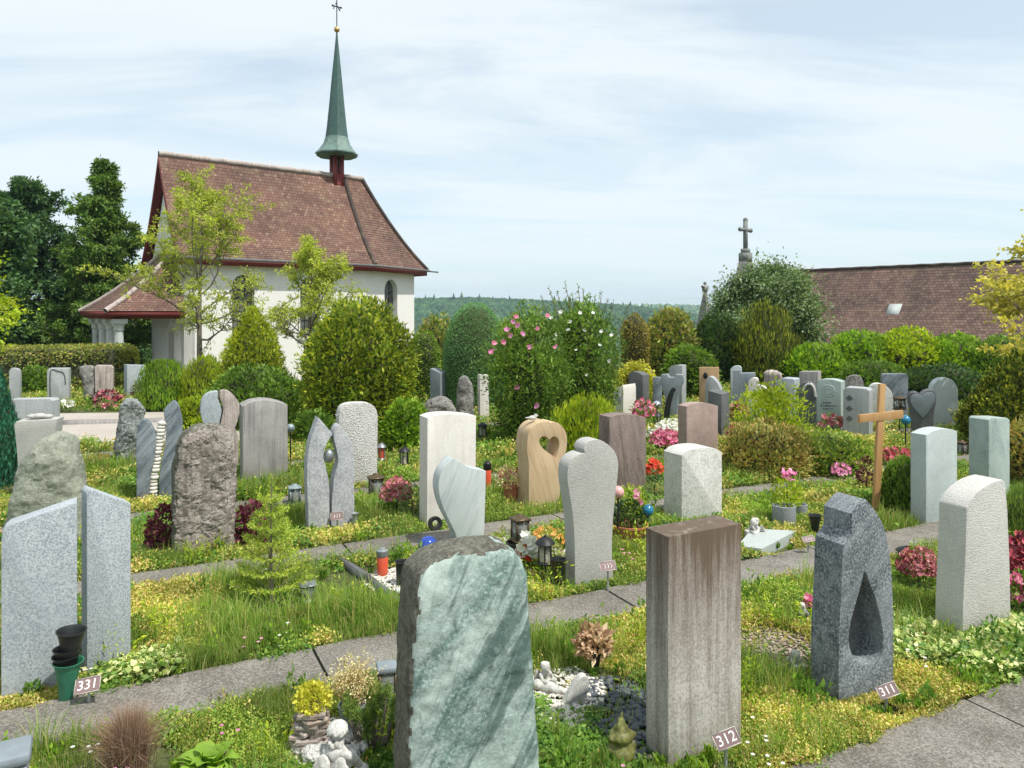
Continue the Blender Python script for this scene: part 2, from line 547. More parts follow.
M['pinkish'] = mat_stone('weathered_pinkish_stone', (.46, .39, .355), (.19, .16, .15), (.56, .50, .46), .3, 60, .5, 6, bump=.4, streak=.9, streak_col=(.13, .115, .105))
M['quartz_dark'] = mat_stone('dark_stone_with_white_quartz', (.12, .135, .13), (.05, .06, .058), (.5, .52, .50), .55, 38, .5, 9, bump=.8, bump_scale=24, bump_dist=.03, vein=.3, vein_scale=2, vein_rot=(0, .6, 0), vein_col=(.45, .47, .46), vein_dist=14)
M['statue'] = mat_stone('white_cast_stone', (.52, .51, .48), (.20, .195, .17), (.62, .61, .585), .3, 90, .75, 22, bump=.5, bump_scale=70)
M['path'] = mat_stone('washed_concrete', (.185, .17, .148), (.075, .068, .058), (.33, .31, .28), .6, 90, .6, 2.2, bump=.7, bump_scale=80, moss=.3)
M['wide_path'] = mat_stone('pale_gravel_path', (.42, .38, .34), (.28, .25, .23), (.52, .49, .45), .45, 60, .4, 1.5, bump=.3)
M['plaster'] = mat_stone('white_lime_plaster', (.75, .735, .71), (.57, .54, .50), (.72, .71, .69), .08, 60, .3, 1.2, bump=.2, bump_scale=30, streak=.15, streak_col=(.50, .47, .43))
M['column'] = mat_stone('grey_sandstone_column', (.46, .48, .47), (.30, .31, .30), (.56, .58, .57), .2, 60, .3, 4, bump=.15)
M['slabgrey'] = mat_stone('grey_green_slab', (.38, .42, .41), (.22, .25, .24), (.5, .53, .52), .3, 100, .3, 5, bump=.15)
M['pebble_white'] = mat_stone('white_pebbles', (.66, .63, .57), (.42, .38, .32), (.78, .76, .72), .2, 30, .6, 18, bump=.2)
M['pebble_dark'] = mat_stone('dark_grey_pebbles', (.085, .10, .115), (.04, .045, .05), (.17, .19, .21), .2, 40, .7, 14, bump=.15, rough=.5)
M['chip'] = mat_stone('brown_stone_chips', (.34, .27, .22), (.16, .12, .10), (.56, .50, .44), .3, 30, .8, 25, bump=.2)
# other solids
M['wood_cross'] = mat_stone('varnished_pine', (.47, .28, .125), (.32, .18, .075), (.55, .36, .17), .1, 90, .3, 4, vein=.5, vein_scale=9, vein_rot=(0, 0, 0), vein_col=(.36, .17, .05), vein_dist=3, bump=.08, rough=.5)
M['wood_pale'] = mat_stone('pale_wood', (.48, .32, .18), (.34, .21, .11), (.56, .40, .25), .1, 90, .3, 4, vein=.4, vein_scale=9, vein_col=(.38, .24, .13), vein_dist=3, bump=.1)
M['red_wood'] = mat_plain('dark_red_painted_wood', (.17, .030, .026), .6, var=.2)
M['dark_wood'] = mat_plain('dark_brown_door', (.05, .033, .022), .7)
M['copper'] = mat_plain('green_copper_shingles', (.045, .098, .088), .6, var=.35, scale=9, bump=.4)
M['copper_pale'] = mat_plain('pale_green_copper', (.12, .19, .165), .55, var=.3, scale=6)
M['gold'] = mat_plain('gilded_metal', (.62, .40, .14), .35, .8)
M['iron'] = mat_plain('black_iron', (.022, .024, .026), .5, .4)
M['bronze'] = mat_plain('aged_bronze', (.12, .085, .05), .45, .6, var=.4, scale=40)
M['pewter'] = mat_plain('grey_metal', (.26, .28, .29), .45, .6)
M['black_plastic'] = mat_plain('black_plastic', (.016, .018, .018), .4, spec=.5)
M['green_plastic'] = mat_plain('green_plastic', (.03, .17, .10), .45, spec=.5)
M['bluegrey_metal'] = mat_plain('blue_grey_metal', (.25, .31, .33), .45, .3)
M['terracotta'] = mat_plain('terracotta', (.40, .145, .075), .75, var=.2)
M['grey_pot'] = mat_stone('grey_stone_pot', (.27, .29, .31), (.15, .16, .18), (.38, .40, .42), .4, 80, .3, 6, bump=.25)
M['candle'] = mat_plain('cream_wax', (.75, .66, .50), .5, var=.1)
M['red_glass'] = mat_plain('red_plastic', (.60, .09, .045), .25, var=.15)
M['sign_plate'] = mat_plain('mauve_brown_plate', (.22, .15, .145), .45, var=.15, scale=30)
M['sign_edge'] = mat_plain('pale_metal_edge', (.52, .48, .45), .5)
M['white_paint'] = mat_plain('white_paint', (.82, .80, .80), .5, var=.05)
M['zinc'] = mat_plain('zinc_stake', (.42, .45, .46), .45, .5)
M['silver'] = mat_plain('mirror_ball', (.75, .76, .78), .12, 1.0, var=.05)
M['blue_ball'] = mat_plain('blue_glazed_ball', (.01, .045, .30), .08, 0.0, var=.5, scale=40, spec=.9)
M['teal_ball'] = mat_plain('teal_glazed_ball', (.01, .16, .30), .15, var=.3, spec=.8)
M['pink_ball'] = mat_plain('pink_glazed_ball', (.62, .34, .32), .3, var=.2)
M['moss_glaze'] = mat_plain('olive_ceramic', (.135, .14, .04), .45, var=.75, scale=32, bump=.4)
M['soil'] = mat_plain('dark_soil', (.055, .042, .030), .95, var=.5, scale=30, bump=.6)
M['bark'] = mat_plain('grey_bark', (.17, .145, .115), .9, var=.45, scale=22, bump=.7)
M['bark_dark'] = mat_plain('dark_bark', (.075, .06, .045), .9, var=.45, scale=18, bump=.7)
M['twig_and_core'] = mat_plain('twig_and_light_blocker', (.05, .055, .025), .95, var=.5, scale=14)  # stems, and the solid cores added inside foliage to block light
M['dry_stem'] = mat_plain('dry_stems', (.36, .24, .12), .9)
mg, nt, bs, out = new_mat('lead_glass')
bs.inputs['Base Color'].default_value = (.05, .055, .055, 1)
bs.inputs['Roughness'].default_value = .25
tcx = nt.nodes.new('ShaderNodeTexCoord')
br = nd(nt, 'ShaderNodeTexVoronoi', i_Scale=7.0)
nt.links.new(tcx.outputs['Object'], br.inputs['Vector'])
rr_ = ramp(nt, [(0, (.03, .033, .035)), (.5, (.10, .105, .10)), (1, (.20, .20, .19))])
nt.links.new(br.outputs['Color'], rr_.inputs[0])
nt.links.new(rr_.outputs[0], bs.inputs['Base Color'])
M['lead_glass'] = mg
mg, nt, bs, out = new_mat('lantern_glass')
bs.inputs['Base Color'].default_value = (.85, .9, .88, 1)
bs.inputs['Roughness'].default_value = .08
bs.inputs['Transmission Weight'].default_value = .85
M['glass'] = mg

# leaves
G = {}
G['grass'] = mat_leaf('grass_blades', [(.06, .135, .02), (.11, .20, .03), (.17, .26, .045), (.24, .29, .08), (.32, .27, .12)], .35, clump=1.3, clump_amt=.4)
G['sedum'] = mat_leaf('green_sedum', [(.08, .16, .022), (.15, .24, .035), (.24, .31, .05), (.34, .35, .09)], .25, clump=2, clump_amt=.4)
G['sedum_y'] = mat_leaf('yellow_sedum', [(.16, .24, .03), (.28, .32, .05), (.42, .40, .10), (.46, .39, .16), (.40, .24, .10)], .25, clump=3)
G['weed'] = mat_leaf('broad_weeds', [(.045, .11, .018), (.09, .18, .025), (.16, .25, .04)], .3, clump=2)
G['ivy'] = mat_leaf('variegated_ivy', [(.06, .13, .03), (.14, .22, .05), (.32, .36, .12), (.50, .50, .26)], .2, clump=2.5)
G['rust'] = mat_leaf('rusty_sedum', [(.30, .17, .06), (.22, .25, .055), (.36, .25, .09), (.14, .19, .035), (.36, .30, .12)], .2, clump=3)
G['mid'] = mat_leaf('mid_green_leaves', [(.06, .12, .018), (.105, .185, .028), (.165, .25, .04)], .3)
G['bright'] = mat_leaf('bright_green_leaves', [(.08, .17, .014), (.15, .26, .022), (.24, .34, .035)], .35)
G['lime'] = mat_leaf('lime_leaves', [(.14, .22, .012), (.25, .33, .02), (.36, .40, .03)], .35)
G['yellow'] = mat_leaf('golden_leaves', [(.13, .19, .015), (.24, .29, .025), (.36, .37, .04)], .35)
G['gold_maple'] = mat_leaf('golden_maple_leaves', [(.27, .27, .05), (.40, .36, .08), (.48, .42, .12)], .4)
G['dark'] = mat_leaf('dark_green_leaves', [(.025, .055, .018), (.045, .09, .025), (.075, .13, .032)], .2)
G['clip'] = mat_leaf('clipped_yew', [(.085, .20, .07), (.14, .29, .10), (.19, .36, .13)], .15, clump=.8, clump_amt=.2)
G['ball'] = mat_leaf('clipped_ball', [(.07, .13, .015), (.12, .20, .02), (.17, .25, .03)], .2)
G['olivebrown'] = mat_leaf('olive_brown_foliage', [(.12, .11, .018), (.20, .17, .03), (.26, .20, .05)], .2)
G['hedge'] = mat_leaf('hedge_leaves', [(.09, .14, .024), (.17, .23, .038), (.27, .27, .07), (.30, .22, .09)], .25)
G['bluecon'] = mat_leaf('blue_green_conifer', [(.02, .10, .06), (.035, .15, .085), (.06, .19, .11)], .15)
G['mixcon'] = mat_leaf('golden_tipped_conifer', [(.03, .055, .012), (.06, .09, .016), (.17, .20, .025), (.30, .29, .04)], .25)
G['bigbush'] = mat_leaf('golden_thuja', [(.06, .11, .014), (.12, .18, .02), (.23, .28, .028), (.36, .37, .04)], .3, clump=2.2)
G['lacey'] = mat_leaf('lacy_pale_leaves', [(.19, .25, .035), (.28, .33, .05), (.36, .38, .09)], .4)
G['silver'] = mat_leaf('silvery_leaves', [(.055, .10, .035), (.10, .155, .06), (.24, .29, .18)], .25)
G['tulip'] = mat_leaf('fresh_green_leaves', [(.05, .105, .022), (.09, .16, .034), (.15, .22, .05)], .3, clump=.7)
G['darktree'] = mat_leaf('dark_tree_leaves', [(.03, .07, .026), (.05, .105, .034), (.08, .145, .042)], .2, clump=.6)
G['hosta'] = mat_leaf('hosta_leaves', [(.15, .26, .03), (.24, .36, .05)], .35)
G['fir'] = mat_leaf('young_fir_needles', [(.16, .24, .03), (.28, .36, .05), (.40, .44, .08)], .3)
G['pine'] = mat_leaf('dwarf_pine_needles', [(.05, .11, .025), (.12, .19, .04), (.22, .28, .05)], .2)
G['purple'] = mat_leaf('purple_leaves', [(.05, .012, .022), (.11, .025, .045), (.17, .05, .06)], .2)
G['dry'] = mat_leaf('dry_blades', [(.15, .08, .06), (.24, .15, .11), (.33, .26, .19)], .2)
G['straw'] = mat_leaf('straw_heads', [(.42, .32, .14), (.58, .48, .25), (.66, .58, .36)], .2)
G['deadflower'] = mat_leaf('withered_petals', [(.20, .10, .06), (.40, .27, .17), (.55, .43, .29)], .2)
G['pink'] = mat_leaf('pink_petals', [(.36, .05, .13), (.46, .12, .22), (.52, .27, .33)], .3)
G['lilac'] = mat_leaf('lilac_pink_petals', [(.46, .10, .27), (.56, .20, .38), (.60, .34, .48)], .3)
G['crimson'] = mat_leaf('crimson_petals', [(.22, .02, .045), (.34, .05, .075), (.42, .15, .15)], .25)
G['heather'] = mat_leaf('pink_heather', [(.24, .05, .07), (.36, .11, .13), (.46, .25, .25)], .25)
G['white'] = mat_leaf('white_petals', [(.74, .74, .66), (.82, .81, .78)], .25)
G['redflower'] = mat_leaf('red_petals', [(.55, .03, .02), (.70, .10, .05)], .25)
G['blueflower'] = mat_leaf('blue_flower_spikes', [(.05, .05, .25), (.12, .12, .42)], .2)
G['orange'] = mat_leaf('orange_petals', [(.6, .22, .05), (.7, .38, .12)], .25)
G['wreath'] = mat_leaf('golden_shrub', [(.30, .32, .025), (.44, .43, .05), (.54, .50, .09)], .3)
HAZE = True
# ------------------------------------------------------------------ gravestones
class Fr:
    """vertical reference plane standing on the ground at base (px) and turned by ang degrees"""
    def __init__(s, base, ang, Y=None):
        s.C = gp(*base) if Y is None else at(base[0], 0, Y)
        s.C.z = 0
        s.a = R(ang)
        s.u = Vector((math.cos(s.a), math.sin(s.a), 0))
        s.n = Vector((-math.sin(s.a), math.cos(s.a), 0))

    def loc(s, x, y):
        d = Vector(((x - CX) / F, 1.0, -(y - HZ) / F))
        o = Vector((0, 0, EYE))
        t = (s.C - o).dot(s.n) / d.dot(s.n)
        P = o + d * t
        return ((P - s.C).dot(s.u), P.z)

    def thick(s, sl, xs):
        P = s.C + s.u * sl
        k = (xs - CX) / F
        return (k * P.y - P.x) / (s.n.x - k * s.n.y)


def cr(pts, n=5, closed=False):
    """Catmull-Rom through the points"""
    P = [Vector(p) for p in pts]
    out = []
    N = len(P)
    rng = range(N) if closed else range(N - 1)
    for i in rng:
        if closed:
            a, b, c, d = P[i - 1], P[i], P[(i + 1) % N], P[(i + 2) % N]
        else:
            a, b, c, d = P[max(0, i - 1)], P[i], P[i + 1], P[min(N - 1, i + 2)]
        for k in range(n):
            t = k / n
            out.append(0.5 * ((2 * b) + (c - a) * t + (2 * a - 5 * b + 4 * c - d) * t * t + (3 * b - a - 3 * c + d) * t ** 3))
    if not closed:
        out.append(P[-1])
    return [tuple(p) for p in out]


def plate_bm(outline, T, holes=(), y0=0.0, bev=0.006, shear=0.0):
    """plate in the local x-z plane, front at y0, back at y0+T, with through holes"""
    bm = bmesh.new()
    if not holes:
        fr = [bm.verts.new((x, y0, z)) for x, z in outline]
        bk = [bm.verts.new((x, y0 + T, z)) for x, z in outline]
        n = len(fr)
        bm.faces.new(fr)
        bm.faces.new(bk[::-1])
        for i in range(n):
            j = (i + 1) % n
            bm.faces.new((fr[j], fr[i], bk[i], bk[j]))
    else:
        caps = []
        for y in (y0, y0 + T):
            loops, edges = [], []
            for lp in [outline] + list(holes):
                vs = [bm.verts.new((x, y, z)) for x, z in lp]
                es = [bm.edges.new((vs[i], vs[(i + 1) % len(vs)])) for i in range(len(vs))]
                loops.append(vs)
                edges += es
            bmesh.ops.triangle_fill(bm, edges=edges, use_beauty=True, use_dissolve=False, normal=(0, -1, 0))
            caps.append(loops)
        for a, b in zip(*caps):
            n = len(a)
            for i in range(n):
                j = (i + 1) % n
                bm.faces.new((a[j], a[i], b[i], b[j]))
    bmesh.ops.recalc_face_normals(bm, faces=bm.faces)
    if bev:
        bm.normal_update()
        es = [e for e in bm.edges if len(e.link_faces) == 2 and e.calc_face_angle(0) > R(35)]
        try:
            bmesh.ops.bevel(bm, geom=es, offset=bev, segments=2, affect='EDGES', profile=0.6, clamp_overlap=True)
        except Exception:
            pass
    return bm


GR = 'gravestones standing in the cemetery beds'
STONES = []


def outline_local(fr, px, bury=0.10):
    L = [fr.loc(*p) for p in px]
    L = [(a, max(b, 0.0)) for a, b in L]
    return [(L[0][0], -bury)] + [p for p in L if p[1] > 0.002] + [(L[-1][0], -bury)]


def gravestone(label, base, ang, px, mat, xs=None, T=None, holes=(), bev=0.006, name='gravestone', cat='gravestone', parts=None, Y=None, root=False, tmax=.45):
    fr = Fr(base, ang, Y)
    ol = outline_local(fr, px)
    if xs is not None:
        ref = ol[1][0] if xs < px[0][0] else ol[-2][0]
        T = fr.thick(ref, xs)
        if not (0.05 < T < tmax):
            print('thick?', label, round(T, 3))
            T = min(max(abs(T), 0.10), min(tmax, .3))
    T = T or 0.16
    hl = [[fr.loc(*p) for p in h] for h in holes]
    bm = plate_bm(ol, T, hl, bev=bev)
    STONES.append((fr, min(p[0] for p in ol), max(p[0] for p in ol), T))
    print('stone', label[:40], 'w %.2f h %.2f T %.2f Y %.1f' % (max(p[0] for p in ol) - min(p[0] for p in ol), max(p[1] for p in ol), T, fr.C.y))
    if root:
        t = thing(name, label, cat, fr.C, fr.a, GR)
        from_bm('slab', bm, M[mat], t, smooth=32)
        return t, fr, T
    o = from_bm(name, bm, M[mat], None, fr.C, fr.a, smooth=32)
    tag(o, label, cat, GR)
    return o, fr, T


def loft_stone(label, base, ang, rows, T, mat, ex=5.0, amp=0.02, freq=4.0, fine=.006, seed=1, cap=.35, name='gravestone', cat='gravestone', group=GR, K=56, NC=80, tz=None, bury=.12, rind=None, rthr=.8):
    """natural stone: superelliptic rings between left and right silhouettes (px), roughened by noise"""
    fr = Fr(base, ang)
    LR = []
    for y, xl, xr in rows:
        sl, z = fr.loc(xl, y)
        sr, z2 = fr.loc(xr, y)
        LR.append(((z + z2) / 2, sl, sr))
    LR.sort()
    zs = np.array([l[0] for l in LR])
    sl = np.array([l[1] for l in LR])
    sr = np.array([l[2] for l in LR])
    ztop = zs[-1]
    zz = np.concatenate([[-bury], np.linspace(0, ztop, K)])
    V = []
    a = np.linspace(0, 2 * np.pi, NC, endpoint=False)
    ca, sa = np.cos(a), np.sin(a)
    ex2 = 2.0 / ex
    aa = np.linspace(0, 2 * np.pi, 2001)
    ux, uy = np.sign(np.cos(aa)) * np.abs(np.cos(aa)) ** ex2, np.sign(np.sin(aa)) * np.abs(np.sin(aa)) ** ex2
    wx = max(.05, (sr.max() - sl.min()) / T)
    arc = np.concatenate([[0], np.cumsum(np.hypot(np.diff(ux) * wx, np.diff(uy)))])
    tt = np.linspace(0, arc[-1], NC, endpoint=False)
    cx_, cy_ = np.interp(tt, arc, ux), np.interp(tt, arc, uy)
    for z in zz:
        l, r = np.interp(z, zs, sl), np.interp(z, zs, sr)
        d = T / 2
        if tz:
            d *= np.interp(z / ztop, [p[0] for p in tz], [p[1] for p in tz])
        f = (ztop - z) / max(.01, cap * T)
        if f < 1:
            d *= math.sqrt(max(0.0, 1 - (1 - f) ** 2)) * .6 + .4
        V.append(np.stack([(l + r) / 2 + (r - l) / 2 * cx_, d * cy_, np.full(NC, z)], 1))
    top = V[-1]
    c = top.mean(0)
    for k in (.66, .33, .01):
        q = c + (top - c) * k
        q[:, 2] = ztop + .012 * (1 - k)
        V.append(q)
    V = np.concatenate(V)
    n = len(V)
    off = Vector((seed * 3.7, seed * 1.9, seed * 5.3))
    D = np.zeros((n, 3))
    for i in range(n):
        p = Vector(V[i])
        q = p * freq + off
        v = noise.noise_vector(q) * amp
        v += noise.noise_vector(q * 3.1) * amp * .45
        if fine:
            v += noise.noise_vector(q * 9.0) * fine
        D[i] = v
    V = V + D
    i = np.arange(NC)
    j = (i + 1) % NC
    KR = n // NC
    Fc = np.concatenate([np.stack([k * NC + i, k * NC + j, (k + 1) * NC + j, (k + 1) * NC + i], 1) for k in range(KR - 1)])
    o = mk(name, [(V, Fc)], [M[mat], M[rind]] if rind else M[mat], None, fr.C, fr.a, smooth=40)
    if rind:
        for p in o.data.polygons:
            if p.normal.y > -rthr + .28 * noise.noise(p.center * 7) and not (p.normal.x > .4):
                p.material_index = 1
    tag(o, label, cat, group)
    STONES.append((fr, sl.min(), sr.max(), T))
    print('loft', label[:40], 'w %.2f h %.2f Y %.1f' % (sr.max() - sl.min(), ztop, fr.C.y))
    return o, fr


# --- foreground row and left side
gravestone('pale blue-grey granite slab with its top rising rightward, behind the green cone vase', (40, 692), 30,
           [(1, 699), (1, 541), (3, 530), (9, 525), (77, 502), (77, 684)], 'granite_pale', T=.14, bev=.008)
gravestone('pale granite slab sloping down to the right, right-hand one of the tall pair', (109, 666), 42,
           [(87, 672), (86.5, 493), (90, 489), (131, 503.5), (131, 660)], 'granite_pale', T=.13, bev=.008)
loft_stone('grey-green natural boulder with a pointed top behind the pair of pale granite slabs', (48, 545), 12,
           [(433, 54, 66), (438, 42, 73), (446, 33, 78), (458, 25, 81), (472, 19, 83), (490, 14, 86), (510, 10, 88), (545, 8, 90)], .36, 'green_boulder', 3.0, .026, 5.0, .010, 3, cap=.8)
gravestone('pale stone slab with hollowed sides and pebbles lying on top, behind the grey-green boulder', (36, 500), 14,
           [(18, 500)] + cr([(18, 470), (16.5, 448), (14, 425)], 4) + [(16, 421.5), (40, 420), (57, 419)] + cr([(56, 425), (54, 450), (54, 475)], 4) + [(54, 498)], 'comb_pale', T=.22)
gravestone('low broad grey slab with a wavy grain beside the wide gravel path, left edge', (30, 461), 8,
           [(6, 461), (6, 402), (9, 399.5), (50, 399), (52.5, 401), (52.5, 460)], 'granite_mid', T=.22)
gravestone('narrow grey slab with one rounded shoulder, right of the blue-green conifer', (15, 405), 20,
           [(9, 405), (9, 371)] + cr([(11, 368.2), (15, 368.4), (18.5, 370), (19.7, 375)], 3) + [(19.7, 405)], 'granite_mid', T=.16)
t, fr, T = gravestone('grey twin-layered slab with an incised arch, far left beyond the wide path', (58, 405), 22,
                      [(47, 406), (47, 371), (49, 368.5), (68.5, 368.5), (68.5, 404)], 'granite_mid', xs=41, root=True)
arch = [fr.loc(*p) for p in [(50.5, 400), (50.5, 371.5), (58, 371), (63, 372.5), (65, 377), (65.5, 384)]]
mk('incised_arch', [tube([(x, -.004, z) for x, z in cr(arch, 4)], .012, 5)], M['dark_stone'], t)
loft_stone('dark mottled stone with a rounded lump on its left, far left row', (89, 402), 22,
           [(365, 84, 92), (367, 81, 94), (374, 80, 95), (379, 83, 95), (385, 84, 95), (402, 84, 95)], .25, 'lichen', 4, .03, 5, .01, 5, K=30, NC=40)
gravestone('pinkish weathered slab with dark run marks, far left row beside the mottled stone', (104, 402), 22,
           [(95, 402), (94.5, 367), (96, 365.3), (111, 365.5), (113, 368), (113, 402)], 'pinkish', T=.22, bev=.015)
gravestone('smooth light blue-grey block, rightmost in the far left row by the hedge', (136, 398), 40,
           [(127, 399), (127, 365), (146, 365.3), (146, 396)], 'granite_pale', xs=118.5, tmax=.6)
loft_stone('dark rough stone tapering to a flat top with white quartz flecks, by the wide path', (131, 463), 26,
           [(399, 125, 137), (404, 121, 140), (410, 119, 143), (425, 117, 145), (440, 115.5, 146), (463, 114, 147)], .24, 'quartz_dark', 4, .03, 5, .012, 8, cap=.3)

# winged slate pair with a seam of pebbles
fr = Fr((158, 502), 20)
t = thing('winged_gravestone', 'dark slate pair of leaning wings with a seam of white pebbles between them', 'gravestone', fr.C, fr.a, GR)
L = [(136.5, 503), (136.5, 470)] + cr([(136, 455), (137, 432), (140, 421.5), (146, 420.5), (151, 426), (156, 438), (155, 455), (151, 475)], 4) + [(148, 502)]
Rr = [(158.5, 502), (159, 480)] + cr([(161, 462), (164.5, 445), (166, 428), (163.5, 412), (169, 404), (174.5, 402), (179, 410), (182, 428), (180, 455), (178, 478)], 4) + [(178, 500)]
from_bm('wing', plate_bm(outline_local(fr, L), .13, bev=.008), M['slate'], t, smooth=32)
from_bm('wing', plate_bm(outline_local(fr, Rr), .13, y0=.02, bev=.008), M['slate'], t, smooth=32)
pb = []
for i in range(22):
    f = i / 21
    s, z = fr.loc(150.5 + 10 * f + (f - .5) ** 2 * 6, 500 - 76 * f)
    pb.append(ball((s + random.uniform(-.006, .006), .05, z), random.uniform(.036, .046), 8, 6, 0, 1.25, 1.0, .72))
mk('pebble_seam', pb, M['pebble_white'], t, smooth=180)
STONES.append((fr, -.25, .25, .15))

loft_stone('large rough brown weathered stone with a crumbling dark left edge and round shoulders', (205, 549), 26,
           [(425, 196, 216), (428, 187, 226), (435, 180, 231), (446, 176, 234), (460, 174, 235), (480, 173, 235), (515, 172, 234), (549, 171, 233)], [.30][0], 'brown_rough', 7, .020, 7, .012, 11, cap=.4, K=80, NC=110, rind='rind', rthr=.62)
fr = Fr((220, 470), 26)
t = thing('gravestone', 'round gravestone split by an S-curve into a blue-grey and a pale half', 'gravestone', fr.C, fr.a, GR)
Lh = [(208, 470), (207, 430)] + cr([(202.5, 421), (200.5, 410), (202.5, 399), (209, 393), (218, 391.3)], 4) + cr([(217.5, 397), (219.5, 403), (221.5, 410), (220.5, 418), (219, 424)], 4)[1:] + [(218.5, 470)]
Rh = [(220, 470), (220.5, 424)] + cr([(222, 417), (223.3, 409), (221.3, 402), (219.5, 396), (221.5, 390.8), (229, 391.5), (236, 398), (240, 407), (238, 420)], 4) + [(235, 428), (238.5, 436), (238.5, 468)]
from_bm('blue_half', plate_bm(outline_local(fr, Lh), .16), M['granite_pale'], t, smooth=32)
from_bm('pale_half', plate_bm(outline_local(fr, Rh), .16), M['pinkish'], t, smooth=32)
STONES.append((fr, -.25, .25, .15))
gravestone('tall grey weathered slab with a shallow arched top, right of the split round stone', (264, 485), 26,
           [(243, 488), (242.5, 406.5)] + cr([(242.5, 406.5), (252, 402), (264, 400.3), (276, 401.5), (287.5, 405)], 3) + [(288, 483)], 'granite_warm', xs=239.3)

# flame pair
fr = Fr((328, 530), 26)
t = thing('flame_gravestone', 'grey pair of flame-shaped slabs holding a dark metal ball in the gap', 'gravestone', fr.C, fr.a, GR)
L = [(309, 533)] + cr([(308, 510), (307, 480), (307.3, 460), (310, 442), (314, 430), (318.5, 417.5)], 4) + cr([(325, 425), (332.8, 434)], 3)[1:] + cr([(327, 443), (323.5, 455), (326, 468), (329, 482), (329.5, 500)], 4)[0:] + [(330, 530)]
Rr = [(331.5, 529), (332.5, 500)] + cr([(334.5, 478), (338.5, 462), (337, 450), (333.8, 436), (336, 428), (339.5, 424.5)], 4) + cr([(346, 432), (352, 445), (355, 462), (354.5, 485)], 4)[1:] + [(355.3, 525)]
from_bm('flame', plate_bm(outline_local(fr, L), .15), M['grey_flame'], t, smooth=32)
from_bm('flame', plate_bm(outline_local(fr, Rr), .15, y0=.015), M['grey_flame'], t, smooth=32)
s, z = fr.loc(330.2, 457)
mk('metal_ball', [ball((s, .06, z), .056, 20, 14, 0, .9, .9, 1.15)], M['pewter'], t, smooth=180)
STONES.append((fr, -.25, .25, .15))
gravestone('white pitted slab with rounded corners between the flame pair and the big golden bush', (358, 487), 26,
           [(339, 490), (338.8, 416)] + cr([(338.8, 416), (341, 408), (347, 404), (358, 402.8), (369, 403.3), (375.5, 408), (378, 416)], 3) + [(377.3, 484)], 'white_rough', T=.16, bev=.012)
gravestone('smooth cream-white slab with rough edges standing behind the banded wing stone', (451, 524), 26,
           [(427, 527), (427.3, 418)] + cr([(427.3, 418), (434, 415.6), (445, 414.2), (460, 414.3), (476, 416)], 3) + [(475.5, 519)], 'white_lime', xs=419.3)
gravestone('banded grey marble wing with a hollow curved left side, in front of the cream-white slab', (470, 546), 26,
           [(458, 549)] + cr([(456.5, 536), (452.5, 527), (447, 516), (442.5, 506), (440, 497), (438.6, 488), (439.6, 478), (443, 469.5), (448, 463), (453, 458)], 4) + cr([(460, 461.7), (466, 465.8), (473, 468.5), (480, 469.7), (486, 471)], 3) + [(485.3, 500), (484, 541)], 'marble_veined', T=.15, bev=.004)
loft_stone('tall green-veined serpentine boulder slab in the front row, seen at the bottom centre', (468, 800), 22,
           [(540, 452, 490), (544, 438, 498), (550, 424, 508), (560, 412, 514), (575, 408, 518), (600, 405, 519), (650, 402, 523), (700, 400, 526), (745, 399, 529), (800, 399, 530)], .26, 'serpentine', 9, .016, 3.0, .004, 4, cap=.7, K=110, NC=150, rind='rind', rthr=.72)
# --- centre
hh = cr([(549.6, 439.8), (546.5, 436.8), (542.5, 436.5), (539.6, 439.5), (539.8, 444), (543.5, 449), (549, 453.2), (556.3, 458)], 4) + cr([(557.7, 452), (559.3, 446), (558.8, 440), (556, 436.8), (552.5, 436.8), (549.6, 439.8)], 4)[1:-1]
t, fr, T = gravestone('beige sandstone with a heart-shaped hole and a rounded split top, white bird on it', (545, 507), 26,
                      [(529, 509)] + cr([(529, 480), (528.8, 463), (527, 449), (528.5, 434), (533, 426.5), (540, 422.5), (548, 421.3)], 4) + cr([(551, 423), (555, 422), (561, 425), (566, 433), (567, 444), (565, 455), (561, 465), (560, 480)], 4) + [(560, 504)],
                      'sandstone', xs=518, holes=[hh], root=True)
gravestone('pale combed stone with two overlapping rounded lobes at its top, centre, beside the lanterns', (595, 584), 26,
           [(575, 588)] + cr([(575, 560), (574.3, 535), (572.5, 512), (569.5, 493), (567.5, 478), (568.5, 466), (573, 458.5), (580, 454), (585.5, 453.2)], 4) + cr([(583.5, 449), (586, 443.5), (592, 440.2), (600, 440), (608.5, 444.8), (615, 452), (618.2, 462), (617.8, 476), (615.5, 495), (613, 522), (612, 550)], 4) + [(613, 579)],
           'comb_pale', xs=565.3)
gravestone('brown-grey polished granite slab with a flat arched top, behind the flower bowl', (626, 492), 26,
           [(609.5, 495), (609.5, 417)] + cr([(609.5, 417), (618, 415.2), (628, 414.4), (637, 415.2), (646, 417.6)], 3) + [(646, 489)], 'brown_gran', xs=599)
gravestone('rose-brown granite block with a gently arched top behind the white marble stone', (702, 470), 26,
           [(686.5, 473), (686.5, 406.5)] + cr([(686.5, 406.5), (694, 403.6), (702, 403), (710, 403.6), (718, 406)], 3) + [(718, 467)], 'rose_gran', xs=678)
gravestone('white flaked marble stone with soft rounded edges and an arched top', (702, 521), 26,
           [(681.5, 525), (681.8, 455.5)] + cr([(681.8, 455.5), (687, 450.8), (697, 448.2), (708, 447.6), (716, 448.8), (722, 452.5)], 3) + [(722, 516)], 'marble', xs=664, bev=.02)
t312, fr312, T312 = gravestone('tall stained brown granite block in the front row behind the number 312 marker', (704, 756), 26,
                               [(668.5, 771), (668.2, 537), (741.5, 523.5), (741, 745)], 'streaked', xs=645.7, bev=.005)
